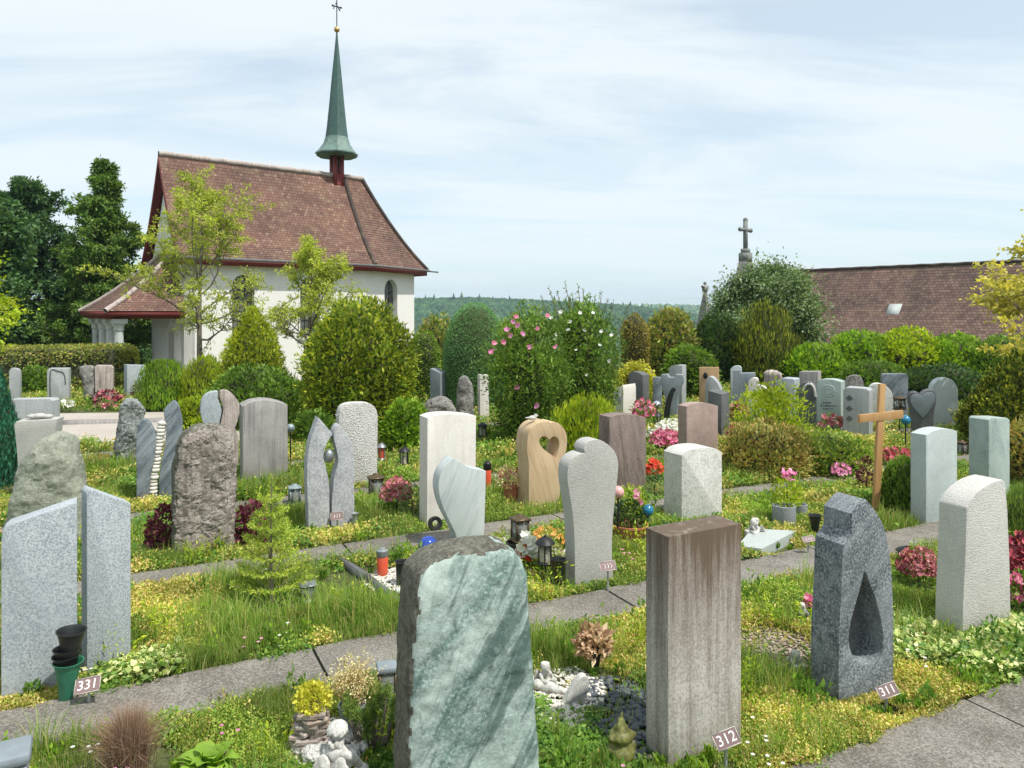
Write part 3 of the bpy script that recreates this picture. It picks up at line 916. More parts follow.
drop = cr([(865, 571.5), (870.5, 585), (877, 603), (882.5, 628), (883.3, 645), (880, 657), (872, 664), (861.5, 664.5), (853, 656), (849, 642), (851, 622), (857, 600), (861.5, 584)], 4, closed=True)
gravestone('dark granite stone with a flame-shaped opening and two stepped ledges, beside the number 311 marker', (867, 697), 23,
           [(839, 704), (838.7, 680)] + cr([(838.7, 680), (839, 640), (841, 600), (843.2, 545)], 4)[1:] + [(848.5, 538.5), (851.6, 533), (852, 514), (859, 505.5), (866, 499.5)] + cr([(866, 499), (877, 513.5), (885, 530), (890.5, 560), (893, 600), (893.5, 650)], 4)[1:] + [(893, 690)],
           'dark_granite', xs=811, holes=[drop], bev=.004, root=True)
t311 = bpy.data.objects[[o.name for o in COL.objects if o.get('label', '').startswith('dark granite stone with a flame')][0]]
fr3 = Fr((867, 697), 23)
nb = [fr3.loc(*p) for p in drop]
from_bm('cavity_shade_plate', plate_bm(nb, .012, y0=.14, bev=0), M['dark_stone'], t311)  # dark plate added behind the opening, standing for the cavity's shade
gravestone('bright pale granite slab with a low arched top, right of the wooden cross', (944, 522), 26,
           [(926, 526), (926, 435)] + cr([(926, 435), (934, 431), (942, 429), (950, 429), (957.3, 431)], 3) + [(957, 518)], 'pale_green', xs=910.5)
gravestone('green-grey square-topped stone with a rough dark side, near the right edge', (1000, 502), 26,
           [(989, 505), (989, 420), (991, 418), (1008, 418), (1010, 420), (1010, 499)], 'green_stone', xs=968.5, bev=.012)
gravestone('large white combed stone with a curved sloping top, rising from ivy at the right', (987, 632), 26,
           [(962.5, 646)] + cr([(963.3, 606), (965.8, 550), (966.8, 508)], 4) + cr([(966.8, 508), (971, 500), (978.5, 491.5), (988, 484.7), (997, 481), (1003, 479.6)], 3)[1:] + [(1005.5, 482)] + cr([(1008, 510), (1010, 560), (1010.8, 600)], 4) + [(1011, 620)],
           'comb_white', xs=935, bev=.012)
# --- rear right
t, fr, T = gravestone('grey stone with a carved heart on its front, right of the wooden cross top', (925, 440), -22,
                      [(914, 442)] + cr([(913, 425), (911, 410), (908.7, 399), (911, 393.5), (916.5, 392.5), (921.5, 395)], 3) + cr([(925, 391.5), (931, 390.2), (935, 393), (936.5, 399), (934.5, 410), (933, 425)], 3) + [(933, 440)],
                      'dark_stone', xs=942, root=True)
hp = [fr.loc(*p) for p in cr([(921.5, 396.3), (917, 394), (912, 395), (910, 400), (913, 407), (918, 413), (923.5, 418)], 3) + cr([(928, 412), (933, 405), (935.2, 399), (934, 394), (930, 392), (925, 393)], 3)]
from_bm('carved_heart', plate_bm(hp, .03, y0=-.03, bev=.008), M['blue_grey'], t, smooth=32)
gravestone('pale upright stone with a round top and rough white rim, before the right hedge', (946, 429), -8,
           [(934, 430), (932.5, 402)] + cr([(932.5, 402), (932.5, 388), (936.5, 381), (943, 378), (950, 378.6), (956, 383.5), (958.5, 391), (958.5, 400)], 3) + [(958.5, 428)], 'pale_green', T=.2, bev=.03)
gravestone('tall dark green square stone below the right hedge, left of the carved heart', (895, 420), -16,
           [(883, 420), (882.5, 375.5), (884, 374), (906.5, 374), (908.3, 376), (908, 420)], 'slate', T=.18)
t, fr, T = gravestone('grey speckled stone with three small diamonds down its face, left of the wooden cross', (857, 441), -36,
                      [(843, 437), (843, 390), (846, 387.3), (866, 388.8), (869.3, 391), (869, 443)], 'granite_mid', xs=876.5, root=True)
for yy in (398, 408.5, 418.5):
    d = [fr.loc(*p) for p in [(845.8, yy), (849.2, yy - 3), (852.8, yy), (849.2, yy + 3)]]
    from_bm('diamond', plate_bm(d, .01, y0=-.01, bev=0), M['dark_stone'], t)
t, fr, T = gravestone('greenish stone with a round carved emblem and lines of inscription', (829, 432), -36,
                      [(816.7, 428), (816.7, 381)] + cr([(816.7, 381), (822, 379.5), (832, 379.6), (841, 382)], 3) + [(841, 434)], 'green_stone', xs=845, root=True)
s, z = fr.loc(828.5, 391)
rr = []
for k in (.10, .055):
    a = np.linspace(0, 2 * np.pi, 25)
    rr.append(tube(np.stack([s + k * np.cos(a), np.full(25, -.003), z + k * np.sin(a)], 1), .008, 5))
mk('carved_emblem', rr, M['pale_green'], t)
ins = []
for yy, x0, x1 in ((402, 823, 832), (405, 821, 837), (408, 823, 834)):
    x = x0
    ins = []
    while x < x1:
        s0, z0 = fr.loc(x, yy)
        s1, z1 = fr.loc(min(x + random.uniform(.7, 1.5), x1), yy + 1.3)
        ins.append(box(s0, s1, -.006, .001, z1, z0))
        x += random.uniform(1.5, 2.1)
    mk('inscription_line', ins, M['dark_stone'], t)
gravestone('small dark stone with a round grey top behind the speckled diamond stone', (855, 410), -20,
           [(845, 410), (845, 384)] + cr([(845, 384), (848, 377.5), (855, 375.3), (861, 377), (864, 384)], 3) + [(864, 410)], 'lichen', T=.2)
gravestone('light rounded stone half hidden behind the upright of the wooden cross', (880, 427), -20,
           [(868, 427), (867, 398)] + cr([(867, 398), (870, 387), (876, 383.5), (884, 385), (891, 391), (894.5, 402)], 3) + [(894.5, 425)], 'marble', T=.2, bev=.02)
t, fr, T = gravestone('dark arched stone with a pale worn rim, among bushes left of the greenish inscribed stone', (806, 427), -30,
                      [(797, 427), (795.3, 400)] + cr([(795.3, 400), (796, 390), (801, 384), (808, 382), (813.5, 385.5), (816.5, 395)], 3) + [(817, 427)], 'dark_stone', T=.2, bev=.012, root=True)
rim = [fr.loc(*p) for p in cr([(803.5, 391), (806, 385.5), (810.5, 384), (814, 388), (815.6, 397)], 4)]
mk('pale_rim', [tube([(x, -.005, z) for x, z in rim], .022, 6)], M['marble'], t, smooth=180)
gravestone('tall grey-brown square block before the light green shrubs, behind the greenish stone', (808, 416), -36,
           [(799, 416), (799, 371.7), (818, 371.5), (818, 416)], 'granite_warm', xs=821.3)
gravestone('pale blue-grey block with a slanted top, left of the dark arched stone', (786, 420), -36,
           [(776, 420), (776, 380), (782, 378.2), (793, 379), (794.3, 380), (794, 420)], 'granite_pale', xs=799.5)
loft_stone('brown rough-topped stone in front of the drooping golden cypress', (772, 413), -25,
           [(370, 767, 777), (373, 764.5, 781), (380, 764, 782), (413, 763.5, 782)], .24, 'pinkish', 5, .02, 6, .01, 21, K=30, NC=40)
gravestone('thin pale slab edge standing behind the dark stepped stone', (735, 410), -20,
           [(730.5, 410), (730.5, 369)] + cr([(730.5, 369), (734, 366.3), (739, 366), (741.5, 368)], 3) + [(741.5, 410)], 'pale_green', T=.15)
gravestone('dark blue-grey stepped stone with a tall left pillar and lower right arm', (743, 421), -20,
           [(733, 421), (733, 370.5), (740.5, 370), (740.7, 373.3), (755, 373), (755, 380), (746, 384), (744, 421)], 'blue_grey', T=.2)
gravestone('small white hook-shaped stone among shrubs beside the dark stepped stone', (758, 424), -25,
           [(750, 424)] + cr([(749, 400), (748, 384), (751, 378.5), (757, 378.5), (759, 385), (764, 386.5), (768, 393), (767.5, 402), (765, 412)], 3) + [(764, 424)], 'white_lime', T=.15)
gravestone('dark grey block with a slanting top and a paler right side, behind the rose-brown granite', (715, 441), -36,
           [(708, 437), (708, 390.5), (721.5, 394.3), (721.5, 444)], 'dark_stone', xs=729.3)
t, fr, T = gravestone('pale wooden grave board with a dark oval on it, at the rear centre', (709, 412), -20,
                      [(699.3, 412), (699.3, 367.3), (718.7, 367.3), (718.7, 412)], 'wood_pale', T=.08, root=True, name='grave_board', cat='grave board')
s, z = fr.loc(705.5, 375.5)
mk('dark_oval', [ball((s, -.01, z), .05, 16, 10, 0, .9, .5, 1.3)], M['iron'], t, smooth=180)
gravestone('silvery leaning stone in front of the pale wooden grave board', (712, 420), -28,
           [(706, 420), (705, 395)] + cr([(705, 395), (705.3, 382), (709, 376.5), (714, 379), (719, 386), (721, 393)], 3) + [(719, 420)], 'granite_mid', T=.2)
gravestone('tall light grey stone with a curved top behind the dark ringed cross stone', (678, 413), -36,
           [(669, 411), (668.8, 369), (671, 366), (676, 365), (682, 365.3), (682, 415)], 'granite_mid', xs=686.3)
gravestone('blue-grey stone shaped like a cross with curved cheeks, centre rear', (671, 420), -20,
           [(665.5, 420)] + cr([(665, 398), (662.5, 390), (661, 383)], 3) + [(661, 374.7), (667, 374.3)] + cr([(669, 377.5), (674, 377.5)], 2) + [(676, 374.5), (682.5, 375)] + cr([(683, 382), (680, 389), (677.5, 397)], 3) + [(677.5, 420)], 'blue_grey', T=.2)
fr = Fr((667, 428), -10)
bz = outline_local(fr, [(663.8, 428)] + cr([(664, 412), (666.5, 400), (670, 391), (673, 387)], 4) + [(676.5, 389.3)] + cr([(674, 393), (671.7, 402), (670, 412)], 4) + [(669, 428)], .05)
tag(from_bm('bronze_figure', plate_bm(bz, .07, bev=.015), M['iron'], None, fr.C, fr.a, smooth=40), 'dark slender curved metal figure leaning before the cross-shaped stone', 'sculpture')
gravestone('teal-green stone half hidden left of the cross-shaped stone', (657, 413), -15,
           [(652.8, 413), (652.8, 377.3), (661.5, 377.3), (661.5, 413)], 'slate', T=.14)
gravestone('dark grey block with a light right side framed by a golden shrub', (636, 414), -36,
           [(628.5, 412), (628.5, 374)] + cr([(628.5, 374), (632, 371.7), (638, 372.5), (643, 375.5)], 2) + [(643, 416)], 'dark_stone', xs=649)
t, fr, T = gravestone('small white stone with a grey round picture and gabled top, below the golden shrub', (620, 421), -40,
                      [(613.5, 419), (613.5, 392.5), (617, 387.5), (622.5, 385), (623.3, 389), (623.3, 423)], 'white_lime', xs=636, tmax=.7, root=True)
s, z = fr.loc(618, 398.5)
mk('round_picture', [ball((s, -.005, z), .085, 20, 8, 0, .9, .15, 1.3)], M['granite_mid'], t, smooth=180)
gravestone('narrow pale pinkish pillar right of the big golden bush', (420, 398), -10,
           [(416, 398), (416, 365.5), (418, 364.3), (424, 364.5), (425, 366), (425.3, 398)], 'pinkish', T=.2)
gravestone('blue-grey block with a slanted top, in front of the tall clipped dome', (436, 411), -36,
           [(430, 408), (430, 368.3), (440.3, 373), (440.3, 413)], 'blue_grey', xs=447.6)
loft_stone('low dark lichen-covered boulder behind the cream-white slab', (440, 424), 20,
           [(396.5, 434, 444), (400, 428, 449), (405, 424, 453), (412, 422, 456), (424, 421, 457)], .3, 'lichen', 3, .04, 5, .012, 31, K=30, NC=48, cap=.8)
loft_stone('upright lichen-spotted menhir with a rounded tip before the clipped dome', (465, 421), 15,
           [(376, 462, 466), (379, 459, 469), (385, 457.5, 472), (395, 456.5, 473), (421, 456, 473.5)], .22, 'lichen', 3, .02, 6, .008, 33, K=40, NC=48, cap=1.0)
gravestone('narrow white slab edge peeking out left of the pink hibiscus', (484, 421), 20,
           [(480, 421), (480, 375), (489, 375), (489, 420)], 'white_lime', T=.15)
t, fr, T = gravestone('rough brown-red pillar with a grey capping block beside the golden-tipped conifer', (991, 423), -10,
                      [(983, 423), (984.3, 389.5), (986, 388), (999, 388), (1000, 390), (1000, 423)], 'pinkish', T=.25, root=True, bev=.02)
s0, z0 = fr.loc(986.5, 388)
s1, z1 = fr.loc(995, 384.6)
from_bm('capping_block', bevel_box(s0, s1, .04, .2, z0 + .003, z1, .01), M['slate'], t)

# pebbles lying on the hollow-sided stone
fr = Fr((36, 500), 14)
for px, lab, rad in ((29, 'flat grey pebble lying left on the hollow-sided pale slab', .05), (36, 'larger grey pebble lying midway on the hollow-sided pale slab', .06), (44, 'round pale pebble lying right on the hollow-sided pale slab', .05)):
    s, z = fr.loc(px, 419.7)
    P = fr.C + fr.u * s + fr.n * .1
    tag(mk('pebble', [ball((0, 0, rad * .45), rad, 12, 8, 0, 1.2, 1, .5)], M['comb_pale'], None, (P.x, P.y, z), 0, smooth=180), lab, 'pebble', 'pebbles on the hollow-sided slab')

# ------------------------------------------------------------------ wooden cross
fr = Fr((876, 514), 18)
t = thing('wooden_cross', 'plain orange-brown wooden grave cross leaning slightly to the right', 'grave cross', fr.C, fr.a)
b0, b1, b2, b3 = [fr.loc(*p) for p in ((873.4, 516), (879.2, 516), (886.0, 384), (880.4, 384))]
post = [(b0[0], -.1), (b1[0], -.1), b2, b3]
from_bm('post', plate_bm(post, .034, bev=.003), M['wood_cross'], t, smooth=32)
a0, a1, a2, a3 = [fr.loc(*p) for p in ((859.2, 422.7), (903, 418.4), (903, 410.2), (859.2, 414.9))]
from_bm('arm', plate_bm([a0, a1, a2, a3], .030, y0=-.006, bev=.003), M['wood_cross'], t, smooth=32)
# ------------------------------------------------------------------ ground and paths
PO = np.array([-2.4, 3.48])
PE = np.array([.891, .454])
PM = np.array([-.454, .891])


def qs(X, Y):
    dx, dy = X - PO[0], Y - PO[1]
    return dx * PM[0] + dy * PM[1], dx * PE[0] + dy * PE[1]


def mound(x, y):
    q = (x - PO[0]) * PM[0] + (y - PO[1]) * PM[1]
    d = np.full(np.shape(x), 9.0)
    for c, w in ((-2.33, .92), (0.0, .42), (1.9, .36), (3.8, .36), (5.7, .36), (7.6, .36)):
        d = np.minimum(d, np.abs(q - c) - w / 2)
    e = np.clip((d - .02) / .22, 0, 1)
    p = np.stack([x, y, x * 0], -1)
    return e * (y < 11) * np.clip(gap(x, y) / .3 - .15, 0, 1) * np.clip(.012 + .040 * fnoise(p, 2.6, 12) + .022 * fnoise(p, 6.5, 13), 0, .09)


def ground_z(x, y):
    z = np.zeros_like(x)
    z = z + mound(x, y)
    z = z - 0.6 * np.clip((y - 19) / 5, 0, 1) ** 2 * (x < 2) - .6 * np.clip((y - 24) / 10, 0, 1) ** 2
    t = np.clip((y - 34) / 90, 0, 1)
    z = z - 22 * t * t * (3 - 2 * t)
    return z


# narrow paths of washed concrete slabs, one mesh per path, with open joints
PATHS = [(-2.33, .92), (0.0, .46), (1.9, .40), (3.8, .38), (5.7, .36), (7.6, .36)]
JOINT = [0.0, .25, .9, .4, 1.1, .2]


def in_path(q):
    r = np.zeros(q.shape, bool)
    for c, w in PATHS:
        r |= np.abs(q - c) < w / 2 - .005
    return r


SLABS = []
for k, (qc, w) in enumerate(PATHS):
    bm = bmesh.new()
    s = -7.0 + JOINT[k]
    while s < 13:
        ln = 2.06 if k else 1.62
        q0, q1 = qc - w / 2, qc + w / 2
        co = []
        m_ = 10
        jit = [random.uniform(-.012, .012) for _ in range(2 * m_ + 2)]
        for i in range(m_ + 1):
            co.append((s + .009 + (ln - .018) * i / m_, q0 + jit[i]))
        for i in range(m_, -1, -1):
            co.append((s + .009 + (ln - .018) * i / m_, q1 + jit[m_ + 1 + i]))
        tilt = random.uniform(-.004, .004)
        vs = [bm.verts.new((PO[0] + PE[0] * a + PM[0] * b, PO[1] + PE[1] * a + PM[1] * b, .022 + tilt)) for a, b in co]
        f = bm.faces.new(vs)
        ret = bmesh.ops.extrude_face_region(bm, geom=[f])
        for v in ret['geom']:
            if isinstance(v, bmesh.types.BMVert):
                v.co.z -= .09
        s += ln
    struct(from_bm('path', bm, M['path'], smooth=30))

# wide gravel path across the left rear with a kerb line
wp = [gp(-120, 447), gp(60, 447), gp(250, 441), gp(330, 433), gp(330, 409), gp(200, 412), gp(60, 414), gp(-120, 415)]
bm = bmesh.new()
f = bm.faces.new([bm.verts.new((p.x, p.y, .012)) for p in wp])
ret = bmesh.ops.extrude_face_region(bm, geom=[f])
for v in ret['geom']:
    if isinstance(v, bmesh.types.BMVert):
        v.co.z -= .1
struct(from_bm('gravel_path', bm, M['wide_path']))
kb = []
pts = [gp(-120, 425.5), gp(60, 425), gp(200, 421.5), gp(330, 419)]
for a, b in zip(pts[:-1], pts[1:]):
    d = (b - a)
    n = max(1, int(d.length / 1.0))
    for i in range(n):
        p0, p1 = a + d * (i / n), a + d * ((i + 1) / n - .012 / d.length * 1.0)
        nn = Vector((-d.y, d.x, 0)).normalized() * .07
        V = [p0 - nn, p1 - nn, p1 + nn, p0 + nn]
        V = [(v.x, v.y, -.1) for v in V] + [(v.x, v.y, .075) for v in V]
        kb.append((np.array(V), BOXF.copy(), 0))
struct(mk('kerb', kb, M['granite_warm']))

# ------------------------------------------------------------------ chapel
CA = R(39)
CF = Vector(((184 - CX) / F * 27, 27, 0))
chapel = thing('chapel', 'white plastered chapel with steep red-brown roof and slim green spire', 'chapel', CF, CA)
M['tile_red'] = mat_tiles('old_red_roof_tiles', [(.125, .062, .045), (.15, .074, .054), (.175, .088, .064), (.19, .10, .074), (.165, .09, .068), (.25, .16, .115)], .14, .135, .4)
M['tile_dark'] = mat_tiles('dark_roof_tiles', [(.125, .078, .064), (.165, .10, .08), (.205, .125, .10), (.24, .155, .125)], .17, .16, .35)
W, LW = 4.7, 7.35
AX = W / 2
ZE, ZR = 3.98, 8.1
EA, EB = (7.58, -.45), (11.45, 1.55)
RA, RB = (7.5, AX), (8.4, AX)


def flare(t):
    return t * (.70 + .30 * t)


def roof_patch(p0, p1, q0, q1, ze, zr, step=.135, lift=.016, ncol=2):
    """courses of tiles between an eave edge p0-p1 and an upper edge q0-q1 (local x, y)"""
    p0, p1, q0, q1 = [np.array(v, float) for v in (p0, p1, q0, q1)]
    run = np.linalg.norm((q0 + q1) / 2 - (p0 + p1) / 2)
    slope = math.hypot(run, zr - ze)
    n = int(slope / step)
    V, UV = [], []
    for i in range(n + 1):
        for e in ((0, 1) if i < n else (0,)):
            t = min(1.0, (i + (.0 if e == 0 else .985)) / n)
            a, b = p0 + (q0 - p0) * t, p1 + (q1 - p1) * t
            z = ze + (zr - ze) * flare(t) + (lift if e == 0 else 0.0)
            for c in range(ncol + 1):
                xy = a + (b - a) * c / ncol
                sag = 0.0
                V.append((xy[0], xy[1], z - sag))
                u = np.dot(xy - p0, (p1 - p0) / np.linalg.norm(p1 - p0))
                UV.append((u, t * slope))
    nr = len(V) // (ncol + 1)
    Fc = []
    for r in range(nr - 1):
        for c in range(ncol):
            a = r * (ncol + 1) + c
            Fc.append((a, a + 1, a + ncol + 2, a + ncol + 1))
    return np.array(V), np.array(Fc), np.array(UV)


def mirror(p):
    return (p[0], W - p[1])


VL = -.3
patches = [roof_patch((VL, -.45), EA, (VL, AX), RA, ZE, ZR), roof_patch(EA, EB, RA, RB, ZE, ZR),
           roof_patch(EB, mirror(EB), RB, RB, ZE, ZR),
           roof_patch(mirror(EB), mirror(EA), RB, RA, ZE, ZR), roof_patch(mirror(EA), (VL, W + .45), RA, (VL, AX), ZE, ZR)]
roof = mk('roof', [(p[0], p[1]) for p in patches], M['tile_red'], chapel, uv=np.concatenate([p[2] for p in patches]))


def slope_line(p, q, n=14, dz=.03):
    p, q = np.array(p, float), np.array(q, float)
    return [tuple(p + (q - p) * t) + (ZE + (ZR - ZE) * flare(t) + dz,) for t in np.linspace(0, 1, n)]


rt = []
for a, b in ((EA, RA), (EB, RB), (mirror(EB), RB), (mirror(EA), RA)):
    rt.append(tube(slope_line(a, b), .095, 7))
mk('hip_tiles', rt, M['tile_dark'], roof, smooth=60)
mk('ridge_tiles', [tube([(VL + i * .35, AX, ZR + .03 + .02 * (i % 2)) for i in range(26)], .11, 8)], M['pinkish'], roof, smooth=60)
# fascia boards and soffit
fb = []
edges = [((VL, -.45), EA), (EA, EB), (EB, mirror(EB)), (mirror(EB), mirror(EA)), (mirror(EA), (VL, W + .45))]
for a, b in edges:
    a, b = np.array(a), np.array(b)
    d = (b - a) / np.linalg.norm(b - a)
    nn = np.array([d[1], -d[0]])
    o0, o1, i0, i1 = a - nn * .02, b - nn * .02, a - nn * .07, b - nn * .07
    q = [(o0, ZE - .25), (o1, ZE - .25), (i1, ZE - .25), (i0, ZE - .25), (o0, ZE + .012), (o1, ZE + .012), (i1, ZE + .012), (i0, ZE + .012)]
    fb.append((np.array([(p[0], p[1], z) for p, z in q]), BOXF.copy(), 0))
# verge boards at the left gable
for s_ in (1, -1):
    y_e = -.45 if s_ == 1 else W + .45
    ln = slope_line((VL - .02, y_e), (VL - .02, AX), 12, -.02)
    V = []
    for p in ln:
        V += [(p[0], p[1], p[2]), (p[0], p[1], p[2] - .26), (p[0] + .05, p[1], p[2] - .26), (p[0] + .05, p[1], p[2])]
    k = np.arange(len(ln) - 1)[:, None] * 4
    Fs = np.concatenate([k + np.array([[j, (j + 1) % 4, 4 + (j + 1) % 4, 4 + j]]) for j in range(4)])
    fb.append((np.array(V), Fs, 0))
    V2 = [(p[0], p[1], p[2] - .10) for p in ln] + [(p[0] + .32, p[1], p[2] - .10) for p in ln]
    n = len(ln)
    fb.append((np.array(V2), np.array([[i, i + 1, n + i + 1, n + i] for i in range(n - 1)]), 0))
mk('fascia_board', fb, M['red_wood'], chapel)
mk('soffit', [(np.array([(VL, -.44, ZE - .1), EA + (ZE - .1,), EB + (ZE - .1,), mirror(EB) + (ZE - .1,), mirror(EA) + (ZE - .1,), (VL, W + .44, ZE - .1)]), [[0, 1, 2, 3, 4, 5]])], M['plaster'], chapel)
mk('gutter', [tube([(VL, -.53, ZE - .02), (EA[0] + .05, EA[1] - .08, ZE - .02), (EB[0] + .08, EB[1] - .04, ZE - .02)], .055, 8), tube([(EB[0] + .05, EB[1], ZE - .03), (EB[0] + .5, EB[1] - .18, ZE - .07)], .035, 8)], M['dark_stone'], chapel, smooth=60)

# walls: plates with arched openings
PA, PB = (LW, 0.0), (10.85, 1.78)


def arch_hole(cx, z0, zs, hw, n=10, pointed=False):
    pts = [(cx - hw, z0), (cx - hw, zs)]
    if pointed:
        for i in range(1, n):
            a = i / n * R(60)
            pts.append((cx + hw - 2 * hw * math.cos(a), zs + 2 * hw * math.sin(a)))
        pts.append((cx, zs + 2 * hw * math.sin(R(60))))
        for i in range(n - 1, 0, -1):
            a = i / n * R(60)
            pts.append((cx - hw + 2 * hw * math.cos(a), zs + 2 * hw * math.sin(a)))
    else:
        for i in range(1, n):
            a = math.pi - math.pi * i / n
            pts.append((cx + hw * math.cos(a), zs + hw * math.sin(a)))
    pts += [(cx + hw, zs), (cx + hw, z0)]
    return pts


def wall(name, p, q, zt, holes, th=.4, outline=None, zb=-1.4):
    p, q = Vector((*p, 0)), Vector((*q, 0))
    d = q - p
    L = d.length
    ol = outline or [(0, zb), (0, zt), (L, zt), (L, zb)]
    o = from_bm(name, plate_bm(ol, th, holes, bev=0), M['plaster'], chapel, p, math.atan2(d.y, d.x))
    return o


lw = wall('long_wall', (0, 0), PA, ZE - .09, [arch_hole(2.15, .95, 3.0, .42), arch_hole(4.85, .95, 3.0, .42)])
aw = wall('apse_wall', PA, PB, ZE - .09, [arch_hole(1.95, .75, 2.95, .52)])
wall('apse_wall', PB, mirror(PB), ZE - .09, [])
wall('apse_wall', mirror(PB), mirror(PA), ZE - .09, [])
wall('long_wall', mirror(PA), (0, W), ZE - .09, [])
gz = ZE - .09
gp_ol = [(.41, -1.4), (.41, gz), (W / 2, ZR - .42), (W - .41, gz), (W - .41, -1.4)]
# gable wall runs from the rear corner to the front corner
gp_ol = [(.0, -1.4), (.0, gz)] + [(W / 2 + (k - 1) * (W / 2) * 1.0, ZE - .35 + (ZR - ZE) * flare(min(1, k * .86 + .12))) for k in np.linspace(.02, 1, 10)]
gp_ol += [(W - x, z) for x, z in gp_ol[::-1][1:]]
wall('gable_wall', (0, W), (0, 0), gz, [arch_hole(W - 1.75, -.55, 1.0, .42, pointed=True)], th=.38, outline=gp_ol)
mk('door', [box(.25, .3, 1.2, 2.3, -.6, 1.9)], M['dark_wood'], chapel)


def window(parent_wall, cx, z0, zs, hw, name='window'):
    pts = arch_hole(cx, z0, zs, hw * .999)
    V = np.array([(x, .24, z) for x, z in pts])
    w = mk(name, [(V, [list(range(len(V)))])], M['lead_glass'], parent_wall)
    bars = []
    zt = zs + hw
    for k in range(1, int((zt - z0) / .36) + 1):
        z = z0 + k * .36
        if z < zt - .1:
            wd = hw if z < zs else math.sqrt(max(.01, hw ** 2 - (z - zs) ** 2))
            bars.append(box(cx - wd, cx + wd, .215, .235, z - .009, z + .009))
    for k in (-.33, .33):
        bars.append(box(cx + k * hw - .008, cx + k * hw + .008, .218, .232, z0, zs + hw * .9))
    mk('glazing_bars', bars, M['iron'], w)
    from_bm('window_sill', bevel_box(cx - hw - .1, cx + hw + .1, -.08, .23, z0 - .10, z0 - .004, .012), M['column'], w)


window(lw, 2.15, .95, 3.0, .42)
window(lw, 4.85, .95, 3.0, .42)
window(aw, 1.95, .75, 2.95, .52)

# porch on the gable
PZ0, PZ1 = 2.02, 4.3
p0, p1, p2, p3 = (-2.65, -.5), (0, -.5), (0, W - .2), (-2.65, W - .2)
t0, t1 = (-.02, 1.35), (-.02, W - 1.6)
pp = [roof_patch(p0, p1, t0, t0, PZ0, PZ1, .135), roof_patch(p3, p0, t1, t0, PZ0, PZ1, .135), roof_patch(p2, p3, t1, t1, PZ0, PZ1, .135)]
pr = mk('porch_roof', [(p[0], p[1]) for p in pp], M['tile_red'], chapel, uv=np.concatenate([p[2] for p in pp]))
hl = [[tuple(np.array(a) + (np.array(b) - np.array(a)) * t) + (PZ0 + (PZ1 - PZ0) * flare(t) + .02,) for t in np.linspace(0, 1, 10)] for a, b in ((p0, t0), (p3, t1))]
mk('hip_tiles', [tube(h, .09, 7) for h in hl], M['pinkish'], pr, smooth=60)
mk('porch_beam', [box(-2.45, .0, -.2, .08, PZ0 - .26, PZ0 - .02), box(-2.45, -2.2, .08, W - .3, PZ0 - .26, PZ0 - .02), box(-2.62, .0, -.47, -.43, PZ0 - .16, PZ0 + .008), box(-2.63, -2.59, -.43, W - .24, PZ0 - .16, PZ0 + .008)], M['red_wood'], chapel)
mk('porch_ceiling', [box(-2.55, -.0, -.42, W - .3, PZ0 - .02, PZ0 - .006)], M['dark_wood'], chapel)
mk('bracket', [box(-.30, -.003, -.16, .10, PZ0 - .42, PZ0 - .262)], M['column'], chapel)
for y in (-.05, 1.3, 2.65, 4.0):
    c = thing_c = mk('column', [lathe([(.24, -1.5), (.24, -.55), (.20, -.5), (.165, 0), (.145, 1.3), (.145, 1.36), (.185, 1.38), (.165, 1.41), (.17, 1.5), (.21, 1.57), (.21, 1.6)], 20, (-2.15, y, 0)),
                            box(-2.15 - .23, -2.15 + .23, y - .25, y + .25, 1.6, PZ0 - .262)], M['column'], chapel, smooth=40)
mk('porch_floor', [box(-2.7, -.01, -.6, W, -1.4, -.56)], M['column'], chapel)

# bell turret
tx = 7.15
bt = mk('turret_posts', [box(tx + a - .07, tx + a + .07, AX + b - .07, AX + b + .07, 7.45, 9.12) for a in (-.17, .17) for b in (-.17, .17)] + [box(tx - .235, tx + .235, AX - .235, AX + .235, 7.3, 8.2)], M['red_wood'], chapel)
mk('bell', [lathe([(.02, 8.95), (.08, 8.9), (.11, 8.7), (.13, 8.6)], 16, (tx, AX, 0))], M['bronze'], bt, smooth=50)
sp = mk('spire', [lathe([(.50, 9.86), (.44, 10.3), (.33, 11.4), (.22, 12.6), (.12, 13.6), (.05, 14.35), (.03, 14.6)], 8, (tx, AX, 0), rot=R(22.5))], M['copper'], chapel, smooth=20)
mk('spire_skirt', [lathe([(.86, 9.02), (.95, 9.08), (.95, 9.13), (.76, 9.32), (.59, 9.57), (.50, 9.86), (.48, 9.88)], 8, (tx, AX, 0), rot=R(22.5)), lathe([(0, 9.02), (.92, 9.0)], 8, (tx, AX, 0), rot=R(22.5))], M['copper_pale'], sp, smooth=20)
mk('spire_ball', [ball((tx, AX, 14.72), .13, 16, 12)], M['gold'], sp, smooth=180)
mk('spire_cross', [tube([(tx, AX, 14.8), (tx, AX, 16.35)], .022, 6), tube([(tx - .2, AX, 15.75), (tx + .2, AX, 15.75)], .025, 6), tube([(tx - .16, AX, 15.62), (tx - .05, AX, 15.9), (tx + .16, AX, 15.6)], .03, 6)] +
   [ball((tx + a, AX, 15.75), .05, 8, 6) for a in (-.2, .2)], M['iron'], sp)

# ------------------------------------------------------------------ church on the right
A0 = Vector(((750 - CX) / F * 44.3, 44.3, 0))
cd = math.atan2(-1, .9)       # direction along the ridge, coming nearer to the right
church = thing('church', 'large dark brown church roof with a stone cross on its gable', 'church', A0, cd)
RZ = 4.3
LN = 24.0
SW = 8.0
